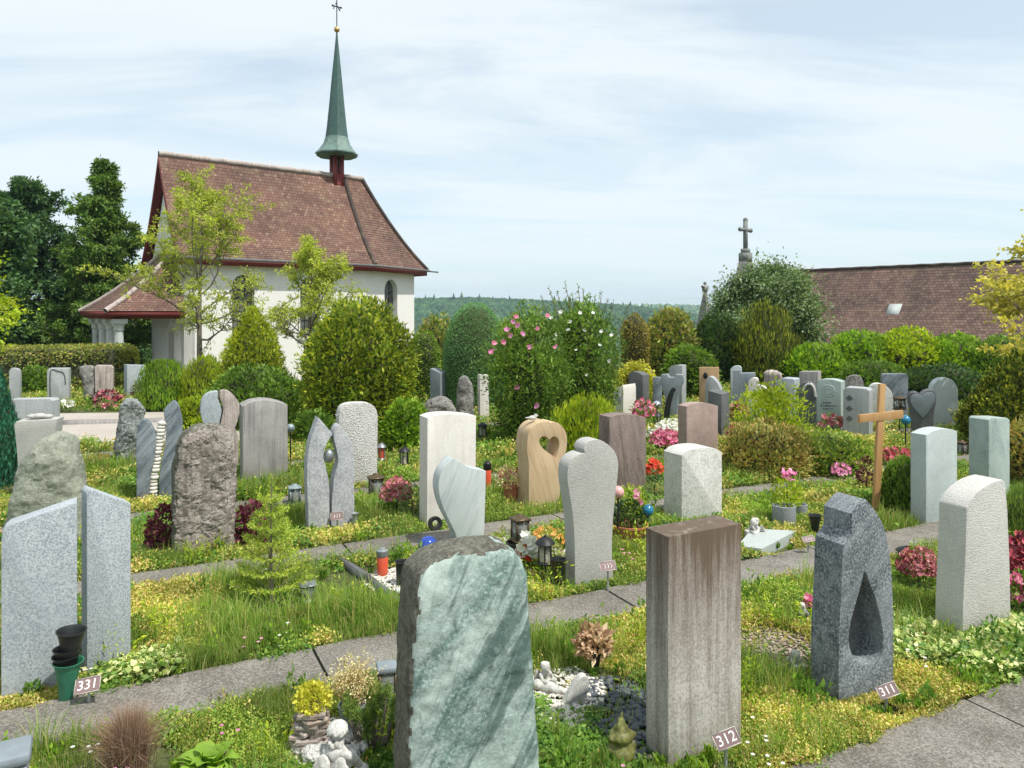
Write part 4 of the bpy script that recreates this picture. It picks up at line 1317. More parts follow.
# local x along ridge, local -y is towards the camera side (down slope)
pc = [roof_patch((0, -SW), (LN, -SW), (0, 0), (LN, 0), RZ - 7.6, RZ, .16, .012, 4), roof_patch((LN, SW), (0, SW), (LN, 0), (0, 0), RZ - 7.6, RZ, .16, .012, 4)]
cr_ = mk('roof', [(p[0], p[1]) for p in pc], M['tile_dark'], church, uv=np.concatenate([p[2] for p in pc]))
mk('ridge_tiles', [tube([(i * .5, 0, RZ + .03 + .02 * (i % 2)) for i in range(int(LN / .5) + 1)], .085, 8)], M['tile_dark'], cr_, smooth=60)
sf = []
for k in range(1, 9):
    t = k / 9
    y = -SW * (1 - t)
    z = RZ - 7.6 + 7.6 * flare(t)
    sf.append(tube([(0.2, y, z + .04), (LN - .2, y, z + .04)], .022, 5))
0 and mk('snow_guard', sf, M['dark_stone'], cr_)
px_ = 8.6
t = .765
y = -SW * (1 - t)
z = RZ - 7.6 + 7.6 * flare(t)
sl = 7.6 * (flare(t + .05) - flare(t - .05)) / (.1 * SW)
V = [(px_, y - .22, z - .22 * sl + .06), (px_ + .6, y - .22, z - .22 * sl + .06), (px_ + .6, y + .22, z + .22 * sl + .06), (px_, y + .22, z + .22 * sl + .06)]
V = V + [(a, b, c - .12) for a, b, c in V]
mk('skylight', [(np.array(V), BOXF.copy())], M['slabgrey'], cr_)
# gable wall (parapet) at the left end with the cross
gw = [(-SW - .4, -9), (-SW - .4, RZ - 7.5), (-SW, RZ - 7.3)] + [(-SW * (1 - t), RZ - 7.6 + 7.6 * flare(t) + .3) for t in np.linspace(.1, .9, 9)] + [(-.55, RZ + .25), (-.35, RZ + .75), (.35, RZ + .75), (.55, RZ + .25)]
gw += [(-x, z) for x, z in gw[:12][::-1]]
o = from_bm('gable_wall', plate_bm(gw, .5, bev=0), M['lichen'], church, (-.55, 0, 0), R(-90))
mk('side_wall', [box(0, LN, -SW + .6, -SW + 1.1, -9, RZ - 7.4), box(0, LN, SW - 1.1, SW - .6, -9, RZ - 7.4)], M['plaster'], church)
zc = RZ + .75
cc = mk('stone_cross', [box(-.29, .29, -.29, .29, zc, zc + .5), box(-.2, .2, -.2, .2, zc + .502, zc + .75), box(-.10, .10, -.10, .10, zc + .752, zc + 2.45), box(-.11, .11, -.56, .56, zc + 1.80, zc + 1.98),
                        ball((0, .58, zc + 1.89), .14, 10, 8), ball((0, -.58, zc + 1.89), .14, 10, 8), ball((0, 0, zc + 2.5), .14, 10, 8)], M['quartz_dark'], church, loc=(-.3, 0, 0))
fx = at(705, 290, 47)
loc = church.matrix_basis.inverted() @ Vector((fx.x, fx.y, 0))
zf = fx.z
mk('pinnacle', [lathe([(.5, zf - 7), (.5, zf - 2.6), (.6, zf - 2.5), (.55, zf - 2.3), (.16, zf - .4), (.13, zf - .1)], 4, (loc.x, loc.y, 0), rot=R(45)), ball((loc.x, loc.y, zf + .05), .2, 10, 8), ball((loc.x, loc.y, zf + .42), .11, 8, 6), tube([(loc.x, loc.y - .3, zf + .2), (loc.x, loc.y + .3, zf + .2)], .09, 6)], M['lichen'], church, smooth=30)

# ------------------------------------------------------------------ wooded hills
def hill(name, Y, prof, depth, crown, mat, n, zb=-25):
    xs_ = np.array([(p[0] - CX) / F * Y for p in prof])
    zt = np.array([EYE - (p[1] - HZ) / F * Y for p in prof])
    x = np.linspace(xs_[0], xs_[-1], 220)
    rows = np.linspace(0, 1, 26)
    V = []
    for r in rows:
        hgt = np.interp(x, xs_, zt)
        z = zb + (hgt - zb) * math.sin(r * math.pi / 2)
        z = z + fnoise(np.stack([x, x * 0 + r * 400, x * 0], -1), .012) * 5 * (1 - r)
        V.append(np.stack([x, np.full_like(x, Y - depth + depth * r), z], 1))
    V.append(np.stack([x, np.full_like(x, Y + depth), np.full_like(x, zb)], 1))
    P = np.concatenate(V)
    nx_ = len(x)
    id_ = np.arange(len(P)).reshape(-1, nx_)
    Fh = np.stack([id_[:-1, :-1], id_[:-1, 1:], id_[1:, 1:], id_[1:, :-1]], -1).reshape(-1, 4)
    # tree crowns as lumps all over the slope
    parts = [(P, Fh)]
    a = np.array([(math.cos(k * 2 * math.pi / 6), math.sin(k * 2 * math.pi / 6)) for k in range(6)])
    rr = RNG.random(n)
    kx = RNG.integers(0, nx_ - 1, n)
    kr = RNG.random(n) ** .7 * 25
    k0 = kr.astype(int)
    fr_ = (kr - k0)[:, None]
    base = id_[k0, kx]
    B = P[base] * (1 - fr_) + P[id_[k0 + 1, kx]] * fr_
    B[:, 0] += RNG.uniform(0, x[1] - x[0], n)
    s = crown * RNG.uniform(.6, 1.3, n)
    con = RNG.random(n) < .012
    ringr = [(.8, .0), (1.0, .45), (.62, .95)]
    VV = []
    for rad, zz in ringr:
        for k in range(6):
            q = B.copy()
            rad_ = np.where(con, rad * .6, rad)
            q[:, 0] += a[k, 0] * s * rad_ * RNG.uniform(.8, 1.2, n)
            q[:, 1] += a[k, 1] * s * rad_
            q[:, 2] += zz * s * np.where(con, 1.7, 1.1) - .3 * s
            VV.append(q)
    q = B.copy()
    q[:, 2] += s * np.where(con, 2.6, 1.2)
    VV.append(q)
    VV = np.stack(VV, 1)          # n,19,3
    fs = []
    for r in range(2):
        for k in range(6):
            fs.append((r * 6 + k, r * 6 + (k + 1) % 6, (r + 1) * 6 + (k + 1) % 6, (r + 1) * 6 + k))
    Fq = (np.arange(n)[:, None, None] * 19 + np.array(fs)[None]).reshape(-1, 4)
    ft = np.array([(12 + k, 12 + (k + 1) % 6, 18) for k in range(6)])
    Ft = (np.arange(n)[:, None, None] * 19 + ft[None]).reshape(-1, 3)
    VV = VV.reshape(-1, 3)
    parts.append((VV, Fq))
    parts.append((np.zeros((0, 3)), Ft - len(VV)))
    struct(mk(name, parts, mat, smooth=180))


M['forest'] = mat_leaf('forest_canopy', [(.010, .035, .016), (.018, .048, .02), (.028, .062, .024), (.048, .085, .028)], 0, clump=.02, clump_amt=.5)
M['far_fields'] = mat_leaf('far_fields', [(.06, .11, .04), (.10, .14, .05), (.05, .09, .04)], 0, clump=.004)
hill('hills', 620, [(-500, 308), (-100, 306), (150, 306), (300, 304), (420, 303), (470, 302), (520, 304), (570, 307), (610, 309), (640, 312), (680, 318), (760, 330)], 260, 3.0, M['forest'], 34000)
hill('hills', 1500, [(300, 312), (450, 309), (560, 308), (640, 306.5), (680, 307.5), (760, 307), (900, 309), (1300, 306), (1800, 308)], 500, 5, M['far_fields'], 5000, zb=-40)

# ------------------------------------------------------------------ light, sky, air, camera
SUN = Vector((.64, -.42, 1.40)).normalized()
el = math.asin(SUN.z)
az = math.atan2(SUN.x, SUN.y)
w = bpy.data.worlds.new('World')
SC.world = w
w.use_nodes = True
nt = w.node_tree
bg = nt.nodes['Background']
sky = nt.nodes.new('ShaderNodeTexSky')
sky.sky_type = 'NISHITA'
sky.sun_disc = False
sky.sun_elevation = el
sky.sun_rotation = az
sky.altitude = 500
sky.air_density = 1.0
sky.dust_density = 1.5
sky.ozone_density = .8
nt.links.new(mix(nt, 'MULTIPLY', 1.0, sky.outputs[0], (.92, 1.03, .98)), bg.inputs[0])
bg.inputs[1].default_value = .13
tc = nt.nodes.new('ShaderNodeTexCoord')
sx = nt.nodes.new('ShaderNodeSeparateXYZ')
nt.links.new(tc.outputs['Generated'], sx.inputs[0])


def wm(op, a, b):
    n = nd(nt, 'ShaderNodeMath', operation=op)
    for i, v in enumerate((a, b)):
        if isinstance(v, (int, float)):
            n.inputs[i].default_value = v
        else:
            nt.links.new(v, n.inputs[i])
    return n.outputs[0]


zz = wm('ADD', wm('MAXIMUM', sx.outputs[2], 0.0), .12)
cb = nt.nodes.new('ShaderNodeCombineXYZ')
nt.links.new(wm('DIVIDE', sx.outputs[0], zz), cb.inputs[0])
nt.links.new(wm('DIVIDE', sx.outputs[1], zz), cb.inputs[1])
mp = nt.nodes.new('ShaderNodeMapping')
mp.inputs['Rotation'].default_value = (0, 0, R(24))
mp.inputs['Scale'].default_value = (.6, 1.6, 1)
mp.inputs['Location'].default_value = (3.1, 1.7, 0)
nt.links.new(cb.outputs[0], mp.inputs[0])
n1 = nd(nt, 'ShaderNodeTexNoise', i_Scale=.8, i_Detail=10.0, i_Roughness=.6, i_Distortion=.7)
nt.links.new(mp.outputs[0], n1.inputs['Vector'])
r1 = ramp(nt, [(.36, (0.58,) * 3), (.46, (.78,) * 3), (.54, (.95,) * 3), (.62, (1,) * 3)])
nt.links.new(n1.outputs[0], r1.inputs[0])
bg2 = nt.nodes.new('ShaderNodeBackground')
bg2.inputs[0].default_value = (.835, .905, .935, 1)
bg2.inputs[1].default_value = .78
ms = nt.nodes.new('ShaderNodeMixShader')
nt.links.new(wm('MULTIPLY', r1.outputs[0], .95), ms.inputs[0])
nt.links.new(bg.outputs[0], ms.inputs[1])
nt.links.new(bg2.outputs[0], ms.inputs[2])
nt.links.new(ms.outputs[0], nt.nodes['World Output'].inputs[0])

sd = bpy.data.lights.new('sun', 'SUN')
sd.energy = 3.6
sd.angle = R(.6)
sd.color = (1.0, .95, .87)
so = bpy.data.objects.new('sun', sd)
COL.objects.link(so)
so.location = (20, -20, 40)
so.rotation_euler = (-SUN).to_track_quat('-Z', 'Y').to_euler()

if HAZE:
    hz = mk('haze', [box(-1500, 1700, -70, 2100, -60, 60)], mat_plain('haze', (1, 1, 1)))
    hm = hz.data.materials[0]
    nt = hm.node_tree
    for n in list(nt.nodes):
        if n.type != 'OUTPUT_MATERIAL':
            nt.nodes.remove(n)
    pv = nt.nodes.new('ShaderNodeVolumePrincipled')
    pv.inputs['Color'].default_value = (.55, .78, 1.0, 1)
    pv.inputs['Density'].default_value = .00028
    pv.inputs['Anisotropy'].default_value = .2
    nt.links.new(pv.outputs[0], nt.nodes['Material Output'].inputs['Volume'])
    stuff(hz)

cd_ = bpy.data.cameras.new('camera')
cd_.sensor_width = 36
cd_.lens = F * 36 / 1024
cd_.shift_y = -(384 - HZ) / 1024
cd_.clip_start = .05
cd_.clip_end = 8000
cam = bpy.data.objects.new('camera', cd_)
COL.objects.link(cam)
cam.location = (0, 0, EYE)
cam.rotation_euler = (R(90), 0, 0)
SC.camera = cam
SC.render.engine = 'CYCLES'
SC.cycles.max_bounces = 6
SC.cycles.transparent_max_bounces = 4
SC.cycles.use_denoising = True
SC.view_settings.view_transform = 'Standard'
SC.view_settings.look = 'None'
SC.view_settings.exposure = 0.50
SC.view_settings.gamma = 1.0
# ------------------------------------------------------------------ shrubs and trees
PROF = {
    'dome': lambda h: np.sqrt(np.clip(1 - np.clip((h - .45) / .55, 0, 1) ** 2.2, 0, 1)) * (.86 + .14 * np.clip(h / .35, 0, 1)),
    'tomb': lambda h: np.sqrt(np.clip(1 - np.clip((h - .5) / .5, 0, 1) ** 2, 0, 1)) * (.92 + .08 * np.sin(h * 3)),
    'ball': lambda h: np.sqrt(np.clip(1 - (2 * h - 1) ** 2, 0, 1)) * .97 + .03,
    'bush': lambda h: np.clip(np.sqrt(np.clip(1 - (1.55 * h - .55) ** 2, 0, 1)), .02, 1),
    'round': lambda h: np.clip(np.sqrt(np.clip(1 - (np.clip(h - .4, 0, 1) / .6) ** 2.3, 0, 1)) * (1 - .2 * (np.clip(.4 - h, 0, 1) / .4) ** 2), .03, 1),
    'cone': lambda h: np.clip(1 - np.clip((h - .25) / .75, 0, 1) ** 1.35, .02, 1) * (.75 + .25 * np.clip(h / .25, 0, 1)),
    'cone2': lambda h: np.clip(np.clip(1 - np.clip((h - .22) / .78, 0, 1) ** 1.9, 0, 1) ** .9, .02, 1) * (.85 + .15 * np.clip(h / .2, 0, 1)),
    'egg': lambda h: np.clip(np.sin(np.pi * np.clip(h * .80 + .2, 0, 1)) ** .75, .02, 1),
    'column': lambda h: np.clip(1 - np.clip((h - .72) / .28, 0, 1) ** 2.2, .03, 1) * (.85 + .15 * h),
    'urn': lambda h: np.clip((.62 + .42 * np.clip(h / .55, 0, 1)) * np.sqrt(np.clip(1 - np.clip((h - .5) / .5, 0, 1) ** 2.4, 0, 1)), .02, 1.05),
    'vase': lambda h: np.clip(.35 + .75 * h, 0, 1) * np.sqrt(np.clip(1 - np.clip((h - .7) / .3, 0, 1) ** 2, 0.01, 1)),
}


def crown_points(prof, rx, ry, hgt, n, rng, depth=.25, bump=.12, bfreq=3.0, seed=0):
    """points in the outer shell of a turned shape, with an uneven outline"""
    hs = np.linspace(0, 1, 200)
    wgt = PROF[prof](hs) + .08
    cdf = np.cumsum(wgt)
    cdf /= cdf[-1]
    h = np.interp(rng.random(n), cdf, hs)
    th = rng.uniform(0, 2 * np.pi, n)
    rad = PROF[prof](h)
    dirs = np.stack([np.cos(th), np.sin(th), h * 2], 1)
    b = 1 + bump * fnoise(dirs, bfreq, seed) + .45 * bump * fnoise(dirs, bfreq * 3.1, seed + 5)
    k = 1 - depth * rng.random(n) ** 1.6
    st_ = (rng.random(n) < .07) & (depth > .15)
    k = np.where(st_, 1 + .16 * rng.random(n), k)
    # upper side: let some points drop from the top surface
    rr = rad * b * k
    P = np.stack([rx * rr * np.cos(th), ry * rr * np.sin(th), hgt * h * (1 + .5 * (b - 1))], 1)
    dh = (PROF[prof](np.clip(h + .02, 0, 1)) - PROF[prof](np.clip(h - .02, 0, 1))) / .04
    N = unit(np.stack([np.cos(th), np.sin(th), -dh * max(rx, ry) / hgt], 1))
    return P, N


def core_geo(prof, rx, ry, hgt, k=.8, seg=24, bump=.12, bfreq=3.0, seed=0, m=1):  # solid core added inside the leaves to block light
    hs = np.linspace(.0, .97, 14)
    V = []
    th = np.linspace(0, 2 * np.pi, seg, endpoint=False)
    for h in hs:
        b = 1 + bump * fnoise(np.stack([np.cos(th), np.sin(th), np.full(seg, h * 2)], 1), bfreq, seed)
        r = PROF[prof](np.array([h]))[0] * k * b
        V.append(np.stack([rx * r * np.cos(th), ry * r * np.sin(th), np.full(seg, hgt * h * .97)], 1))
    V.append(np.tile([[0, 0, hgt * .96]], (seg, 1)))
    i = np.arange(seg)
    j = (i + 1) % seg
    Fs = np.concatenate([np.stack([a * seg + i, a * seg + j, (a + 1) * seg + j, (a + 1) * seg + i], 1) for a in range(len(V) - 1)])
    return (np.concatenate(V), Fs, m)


def shrub(name, label, cat, xl, xr, yt, Y, prof, leaf, mat, n, style='out', depth=.25, bump=.12, bfreq=3.0, core=.8, squash=1.0, z0=0.0, seed=0, group=None, width=.5, stem=None, xc=None, extra=None, stems=5):
    rng = np.random.default_rng(seed + 100)
    xm = (xl + xr) / 2
    c = at(xm, 0, Y)
    rx = (xr - xl) / 2 / F * Y
    hgt = EYE - (yt - HZ) / F * Y - z0
    t = thing(name, label, cat, (c.x, c.y, z0), 0, group)
    P, N = crown_points(prof, rx, rx * squash, hgt, n, rng, depth, bump, bfreq, seed)
    up = np.array([[0, 0, 1.0]])
    rd = rand_dirs(n, rng)
    if style == 'out':
        A = unit(N * .6 + up * .35 + rd * .7)
        NN = unit(N + rd * .6)
    elif style == 'clip':
        A = unit(N * .8 + rd * .9 + up * .1)
        NN = rand_dirs(n, rng)
    elif style == 'up':
        A = unit(N * .35 + up * 1.0 + rd * .35)
        NN = unit(N + rd * .5)
    elif style == 'droop':
        A = unit(N * .45 - up * .75 + rd * .3)
        NN = unit(N + up * .4 + rd * .4)
    elif style == 'layer':
        A = unit(N * .8 + rd * .6)
        NN = unit(up + rd * .5)
    L = leaf * rng.uniform(.7, 1.3, n)
    parts = [leaf_geo(P, A, NN, L, L * width, .12)]
    mats = [G[mat] if isinstance(mat, str) else mat]
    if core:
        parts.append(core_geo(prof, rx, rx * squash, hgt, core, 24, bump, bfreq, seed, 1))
        mats.append(M['twig_and_core'])
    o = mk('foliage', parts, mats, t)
    st = []
    for i in range(stems):
        a = i / max(1, stems) * 6.283 + seed
        st.append(tube([(.25 * rx * math.cos(a) * .3, .25 * rx * math.sin(a) * .3, -.05), (.3 * rx * math.cos(a), .3 * rx * math.sin(a), hgt * .35), (.5 * rx * math.cos(a), .5 * rx * math.sin(a), hgt * .6)], [.022, .016, .008], 5))
    if st:
        mk('stem', st, M['bark'], t)
    return t, rx, hgt, rng


def blossoms(t, pts, size, mat, rng, petals=6, name='blossom', flat=False):
    """one cluster of petals per point; all of them one part unless they are few"""
    P, A, N = [], [], []
    for p in pts:
        ax = unit(rng.normal(size=3) * .35 + np.array([0, -.75, .5]))
        a = unit(np.cross(ax, [1, 0, .3]))
        b = np.cross(ax, a)
        for k in range(petals):
            th = k / petals * 6.283
            d = a * math.cos(th) + b * math.sin(th) + ax * .35
            P.append(p)
            A.append(d)
            N.append(ax + .15 * d)
    P, A, N = map(np.array, (P, A, N))
    L = size * rng.uniform(.8, 1.2, len(P))
    return leaf_geo(P, A, N, L, L * .95, -.1)


G['hibleaf'] = mat_leaf('hibiscus_leaves', [(.05, .11, .018), (.09, .17, .028), (.15, .24, .045), (.24, .31, .08)], .3, rough=.4, clump=2.5)
G['litter'] = mat_leaf('leaf_litter', [(.09, .06, .03), (.16, .11, .05), (.06, .09, .02), (.22, .17, .08)], 0)
SHR = 'garden shrubs between the graves'
shrub('golden_bush', 'big rounded golden-green thuja bush in front of the chapel apse', 'shrub', 306, 413, 303, 11.9, 'round', .085, 'bigbush', 17000, 'out', .3, .13, 3.2, .76, seed=1, width=.42)
shrub('golden_cone', 'cone-shaped golden-yellow conifer beside the chapel wall', 'shrub', 221, 285, 309, 14.3, 'cone2', .085, 'yellow', 8500, 'out', .25, .12, 4, .8, seed=2, width=.42)
shrub('low_shrub', 'low dark green shrub spreading below the golden cone, behind the tall grey slab', 'shrub', 212, 304, 368, 13.0, 'bush', .09, 'mid', 5200, 'out', .4, .2, 3.5, .75, seed=3, squash=.8)
shrub('grassy_shrub', 'fine-leaved green shrub in front of the chapel porch, left of the lighter one', 'shrub', 138, 189, 361, 15.2, 'bush', .10, 'bright', 4200, 'up', .35, .12, 4, .75, seed=4, width=.22)
shrub('grassy_shrub', 'fine-leaved lime-green shrub between the chapel tree trunk and the golden cone', 'shrub', 183, 228, 358, 15.0, 'bush', .10, 'lime', 3800, 'up', .35, .12, 4, .75, seed=5, width=.22)
shrub('clipped_dome', 'tall smooth clipped dark green yew dome at the centre', 'topiary', 443.5, 506, 302.5, 15.3, 'tomb', .032, 'clip', 38000, 'clip', .06, .02, 2, .94, seed=6, width=.35, stems=0)
shrub('clipped_ball', 'small round clipped shrub between the golden bush and the tall dome', 'topiary', 409, 440, 331, 17.0, 'dome', .06, 'ball', 3600, 'clip', .08, .03, 2, .92, seed=7, stems=0)
shrub('loose_shrub', 'loose yellow-green shrub behind the small clipped ball, by the chapel corner', 'shrub', 412, 462, 319, 19.5, 'bush', .12, 'hedge', 3000, 'out', .4, .2, 4, .7, seed=8)
shrub('loose_shrub', 'pale leafy shrub behind the tall clipped dome, left of the pink hibiscus', 'shrub', 486, 540, 322, 19.5, 'bush', .12, 'lime', 2400, 'out', .4, .2, 4, .7, seed=9)
th, rx, hg, rng = shrub('hibiscus', 'leafy hibiscus shrub with pink blossoms right of the clipped dome', 'hibiscus', 487, 567, 317, 11.3, 'urn', .058, 'hibleaf', 15000, 'out', .75, .30, 4.5, .40, seed=10, stems=9, squash=.85)
fl = []
for x, y in ((504, 342), (510, 335), (513, 322), (516, 317), (518, 325), (507, 330), (494, 343), (493, 351), (491, 352), (538, 329), (523, 334), (556, 347), (517, 387), (537, 406), (509, 330), (548, 316), (530, 347)):
    p = at(x, y, 11.3 - .80 * rx)
    fl.append((p.x - th.location.x, p.y - th.location.y, p.z))
for k, p in enumerate(fl):
    mk('blossom', [blossoms(th, [p], .050, 'lilac', rng)], G['lilac' if k % 3 else 'pink'], th)
th, rx, hg, rng = shrub('hibiscus', 'taller leafy hibiscus shrub with white blossoms and long bare shoots on top', 'hibiscus', 540, 620, 305, 12.2, 'urn', .060, 'hibleaf', 15500, 'out', .75, .30, 4.5, .40, seed=11, stems=9, squash=.85)
for x, y in ((561, 312), (568, 330), (585, 330), (593, 313), (601, 331), (551, 318), (580, 313), (609, 361), (587, 375), (600, 345), (570, 322), (556, 335), (576, 350), (612, 335)):
    p = at(x, y, 12.2 - .84 * rx)
    mk('blossom', [blossoms(th, [(p.x - th.location.x, p.y - th.location.y, p.z)], rng.uniform(.03, .05), 'white', rng)], G['white'], th)
sh, lf = [], []
for x, y in ((540, 296), (552, 298), (568, 296), (577, 286), (594, 296), (606, 299), (534, 303), (548, 288), (556, 291), (564, 283), (571, 293), (582, 289), (589, 293), (600, 292), (628, 303), (612, 302)):
    p = at(x, y, 12.4)
    q = Vector((p.x - th.location.x, 0, p.z))
    b = Vector((q.x * .7, rng.uniform(-.2, .2), q.z - .55))
    sh.append(tube([b, (b + q) / 2 + Vector((.02, 0, 0)), q], [.008, .006, .004], 4))
    for k in range(16):
        f = .35 + .65 * k / 15
        lf.append(b + (q - b) * f)
lf = np.array([tuple(v) for v in lf])
mk('shoot', sh + [leaf_geo(lf, rand_dirs(len(lf), rng) + np.array([[0, 0, .5]]), rand_dirs(len(lf), rng), .05, .022, m=1)], [M['bark'], G['mid']], th)
shrub('lime_shrub', 'airy lime-green shrub below the white hibiscus, left of the brown-grey granite slab', 'shrub', 553, 622, 398, 9.9, 'bush', .075, 'lime', 4800, 'up', .5, .2, 4, .6, seed=12, width=.3)
shrub('clipped_column', 'olive-brown clipped conifer column rising behind the dark grey block', 'topiary', 621, 649, 313.5, 18.0, 'column', .055, 'olivebrown', 5200, 'clip', .07, .03, 2, .93, seed=13, stems=0)
shrub('loose_shrub', 'tall sunlit green-brown bush behind the tall light grey stone', 'shrub', 644, 696, 309, 20.5, 'bush', .12, 'hedge', 5200, 'out', .35, .15, 4, .75, seed=14)
shrub('low_shrub', 'dark rounded shrub between the tall light grey stone and the wooden grave board', 'shrub', 663, 716, 347, 17.0, 'bush', .10, 'mid', 3600, 'layer', .3, .12, 3, .8, seed=15)
shrub('dark_bush', 'tall very dark green bush left of the drooping golden cypress', 'shrub', 689, 748, 316, 21.0, 'bush', .12, 'dark', 5200, 'out', .3, .14, 3, .8, seed=16)
shrub('weeping_cypress', 'drooping golden-green cypress below the silvery tree', 'cypress', 735, 797, 304, 20.0, 'egg', .13, 'mixcon', 9500, 'up', .4, .3, 6, .7, seed=17, width=.2)
0 and shrub('weeping_cypress_tips', 'brighter golden cypress hanging in front of the drooping one', 'cypress', 745, 785, 312, 19.2, 'egg', .2, 'lime', 1800, 'droop', .35, .3, 6, 0, seed=18, width=.12)
HG = 'light green shrubs below the church roof'
for i, (xl, xr, yt, Y, mt_, lab) in enumerate(((783, 850, 346, 19.2, 'bright', 'light green shrub right of the drooping cypress, lowest in the row below the church roof'),
                                          (828, 892, 333, 19.6, 'bright', 'light green shrub below the church roof, left of the dark green square stone'),
                                          (874, 942, 331, 19.4, 'lime', 'yellowish leafy shrub below the skylight of the church roof'),
                                          (922, 988, 337, 19.0, 'bright', 'broad green shrub behind the round-topped pale stone below the church roof'),
                                          (968, 1050, 338, 18.4, 'mid', 'darker green shrub below the church roof at the right edge'))):
    shrub('leafy_shrub', lab, 'shrub', xl, xr, yt, Y, 'bush', .115, mt_, 5200, 'out', .35, .2, 4.2, .78, seed=20 + i, group=HG)
shrub('leafy_shrub', 'dark lower shrub filling the gap under the light green row at the right', 'shrub', 842, 905, 362, 17.6, 'bush', .10, 'mid', 3200, 'out', .35, .2, 4, .78, seed=26, group=HG)
shrub('leafy_shrub', 'dark lower shrub behind the metal ball on its stake, right rear', 'shrub', 905, 985, 366, 16.6, 'bush', .10, 'dark', 3600, 'out', .35, .2, 4, .78, seed=27, group=HG)
shrub('golden_tipped_conifer', 'dark conifer with golden tips leaning in at the right edge', 'conifer', 968, 1066, 352, 10.6, 'cone', .075, 'mixcon', 12000, 'out', .3, .16, 5, .8, seed=30, width=.4)
shrub('round_juniper', 'small fluffy yellow-green juniper at the right edge beside the white combed stone', 'juniper', 1003, 1054, 489, 6.0, 'ball', .06, 'pine', 4200, 'up', .3, .1, 4, .75, seed=31, width=.12)
shrub('rusty_bush', 'low bush with rusty seed heads at the right edge below the golden-tipped conifer', 'shrub', 1003, 1066, 420, 8.4, 'bush', .06, 'rust', 3800, 'out', .3, .15, 4, .75, seed=32)
shrub('blue_green_conifer', 'narrow blue-green conifer at the left edge', 'conifer', -34, 18, 352, 8.4, 'cone', .06, 'bluecon', 7500, 'up', .18, .06, 4, .86, seed=33, width=.3)
shrub('upright_shrub', 'light green upright shrub with open branches before the dark arched stone', 'shrub', 738, 806, 386, 10.2, 'bush', .062, 'lime', 3600, 'out', .8, .4, 4, .0, seed=34, width=.5, stems=14)
shrub('sedum_bush', 'wide dense bush of rusty and green flower heads right of the white marble stone', 'shrub', 722, 808, 424, 9.0, 'bush', .05, 'rust', 9000, 'out', .45, .36, 4.5, .7, seed=35, squash=.7)
shrub('low_shrub', 'low golden-green cushion right of the rusty flower-head bush', 'shrub', 792, 868, 433, 9.2, 'bush', .05, 'sedum', 5200, 'out', .3, .25, 5, .75, seed=36, squash=.7)
shrub('low_shrub', 'green leafy plant at the foot of the wooden cross', 'shrub', 884, 928, 460, 7.4, 'bush', .05, 'mid', 2600, 'up', .5, .2, 5, .6, seed=37, squash=.8)
shrub('low_shrub', 'dark green shrub between the golden bush and the cream-white slab', 'shrub', 385, 428, 402, 10.6, 'bush', .08, 'bright', 2600, 'out', .4, .2, 4, .75, seed=38)
shrub('low_shrub', 'bright low bush beside the wide path under the lime-green shrub', 'shrub', 176, 214, 398, 12.6, 'bush', .07, 'lime', 1900, 'out', .4, .2, 4, .7, seed=39, squash=.7)
shrub('low_shrub', 'dark green low shrub behind the layered arch slab, far left', 'shrub', 20, 50, 368, 18.0, 'bush', .09, 'mid', 1800, 'out', .4, .2, 4, .75, seed=40)
shrub('low_shrub', 'small green bush right of the white pitted slab under the golden bush', 'shrub', 296, 334, 412, 10.8, 'bush', .075, 'mid', 2200, 'out', .4, .2, 4, .75, seed=41)
# golden shrub trained as an arch round the dark grey block
Yg = 15.0
c = at(637, 0, Yg)
t = thing('arched_shrub', 'bright golden-yellow shrub arching round the dark grey block, left of the teal stone', 'shrub', (c.x, c.y, 0))
rng = np.random.default_rng(55)
n = 3200
s_ = rng.random(n)
axx = np.interp(s_, [0, .3, .5, .7, 1], [616, 617, 634, 653, 655])
ayy = np.interp(s_, [0, .3, .42, .5, .6, .7, 1], [400, 378, 369, 366, 368, 378, 430])
P = np.stack([(axx - 637) / F * Yg, np.zeros(n), EYE - (ayy - HZ) / F * Yg], 1) + rng.normal(size=(n, 3)) * np.array([[.05, .09, .05]])
mk('foliage', [leaf_geo(P, rand_dirs(n, rng), rand_dirs(n, rng), .06, .03)], G['wreath'], t)
mk('stem', [tube([((616 - 637) / F * Yg, 0, 0), ((617 - 637) / F * Yg, 0, .8), (-.05, 0, 1.0), (.3, 0, .8), (.36, 0, 0)], .02, 5)], M['bark'], t)

# clipped hedge at the far left
hx0, hx1 = at(-60, 0, 19.3).x, at(133, 0, 19.3).x
n = 15000
rng = np.random.default_rng(66)
t = thing('clipped_hedge', 'long clipped hedge of mixed green and rusty leaves before the chapel porch', 'hedge', ((hx0 + hx1) / 2, 19.3, 0))
HL, HWD, HH = (hx1 - hx0) / 2, .75, 1.16
th_ = rng.uniform(0, 2 * np.pi, n)
u_ = rng.uniform(-1, 1, n)
ex = .45
X = np.where(rng.random(n) < .85, u_ * HL, HL * (1 - .05 * rng.random(n)))
cy_ = np.sign(np.cos(th_)) * np.abs(np.cos(th_)) ** ex
cz_ = np.sign(np.sin(th_)) * np.abs(np.sin(th_)) ** ex
endf = np.sqrt(np.clip(1 - np.clip((X - HL + .7) / .7, 0, 1) ** 3, 0, 1))
k = 1 - .12 * rng.random(n)
P = np.stack([X, HWD * cy_ * k * endf, HH / 2 * (1 + cz_ * k * (.55 + .45 * endf)) - .04 * (1 - u_) + .02 * fnoise(np.stack([X, th_, X * 0], 1), 2)], 1)
N = unit(np.stack([0 * X, cy_, cz_], 1))
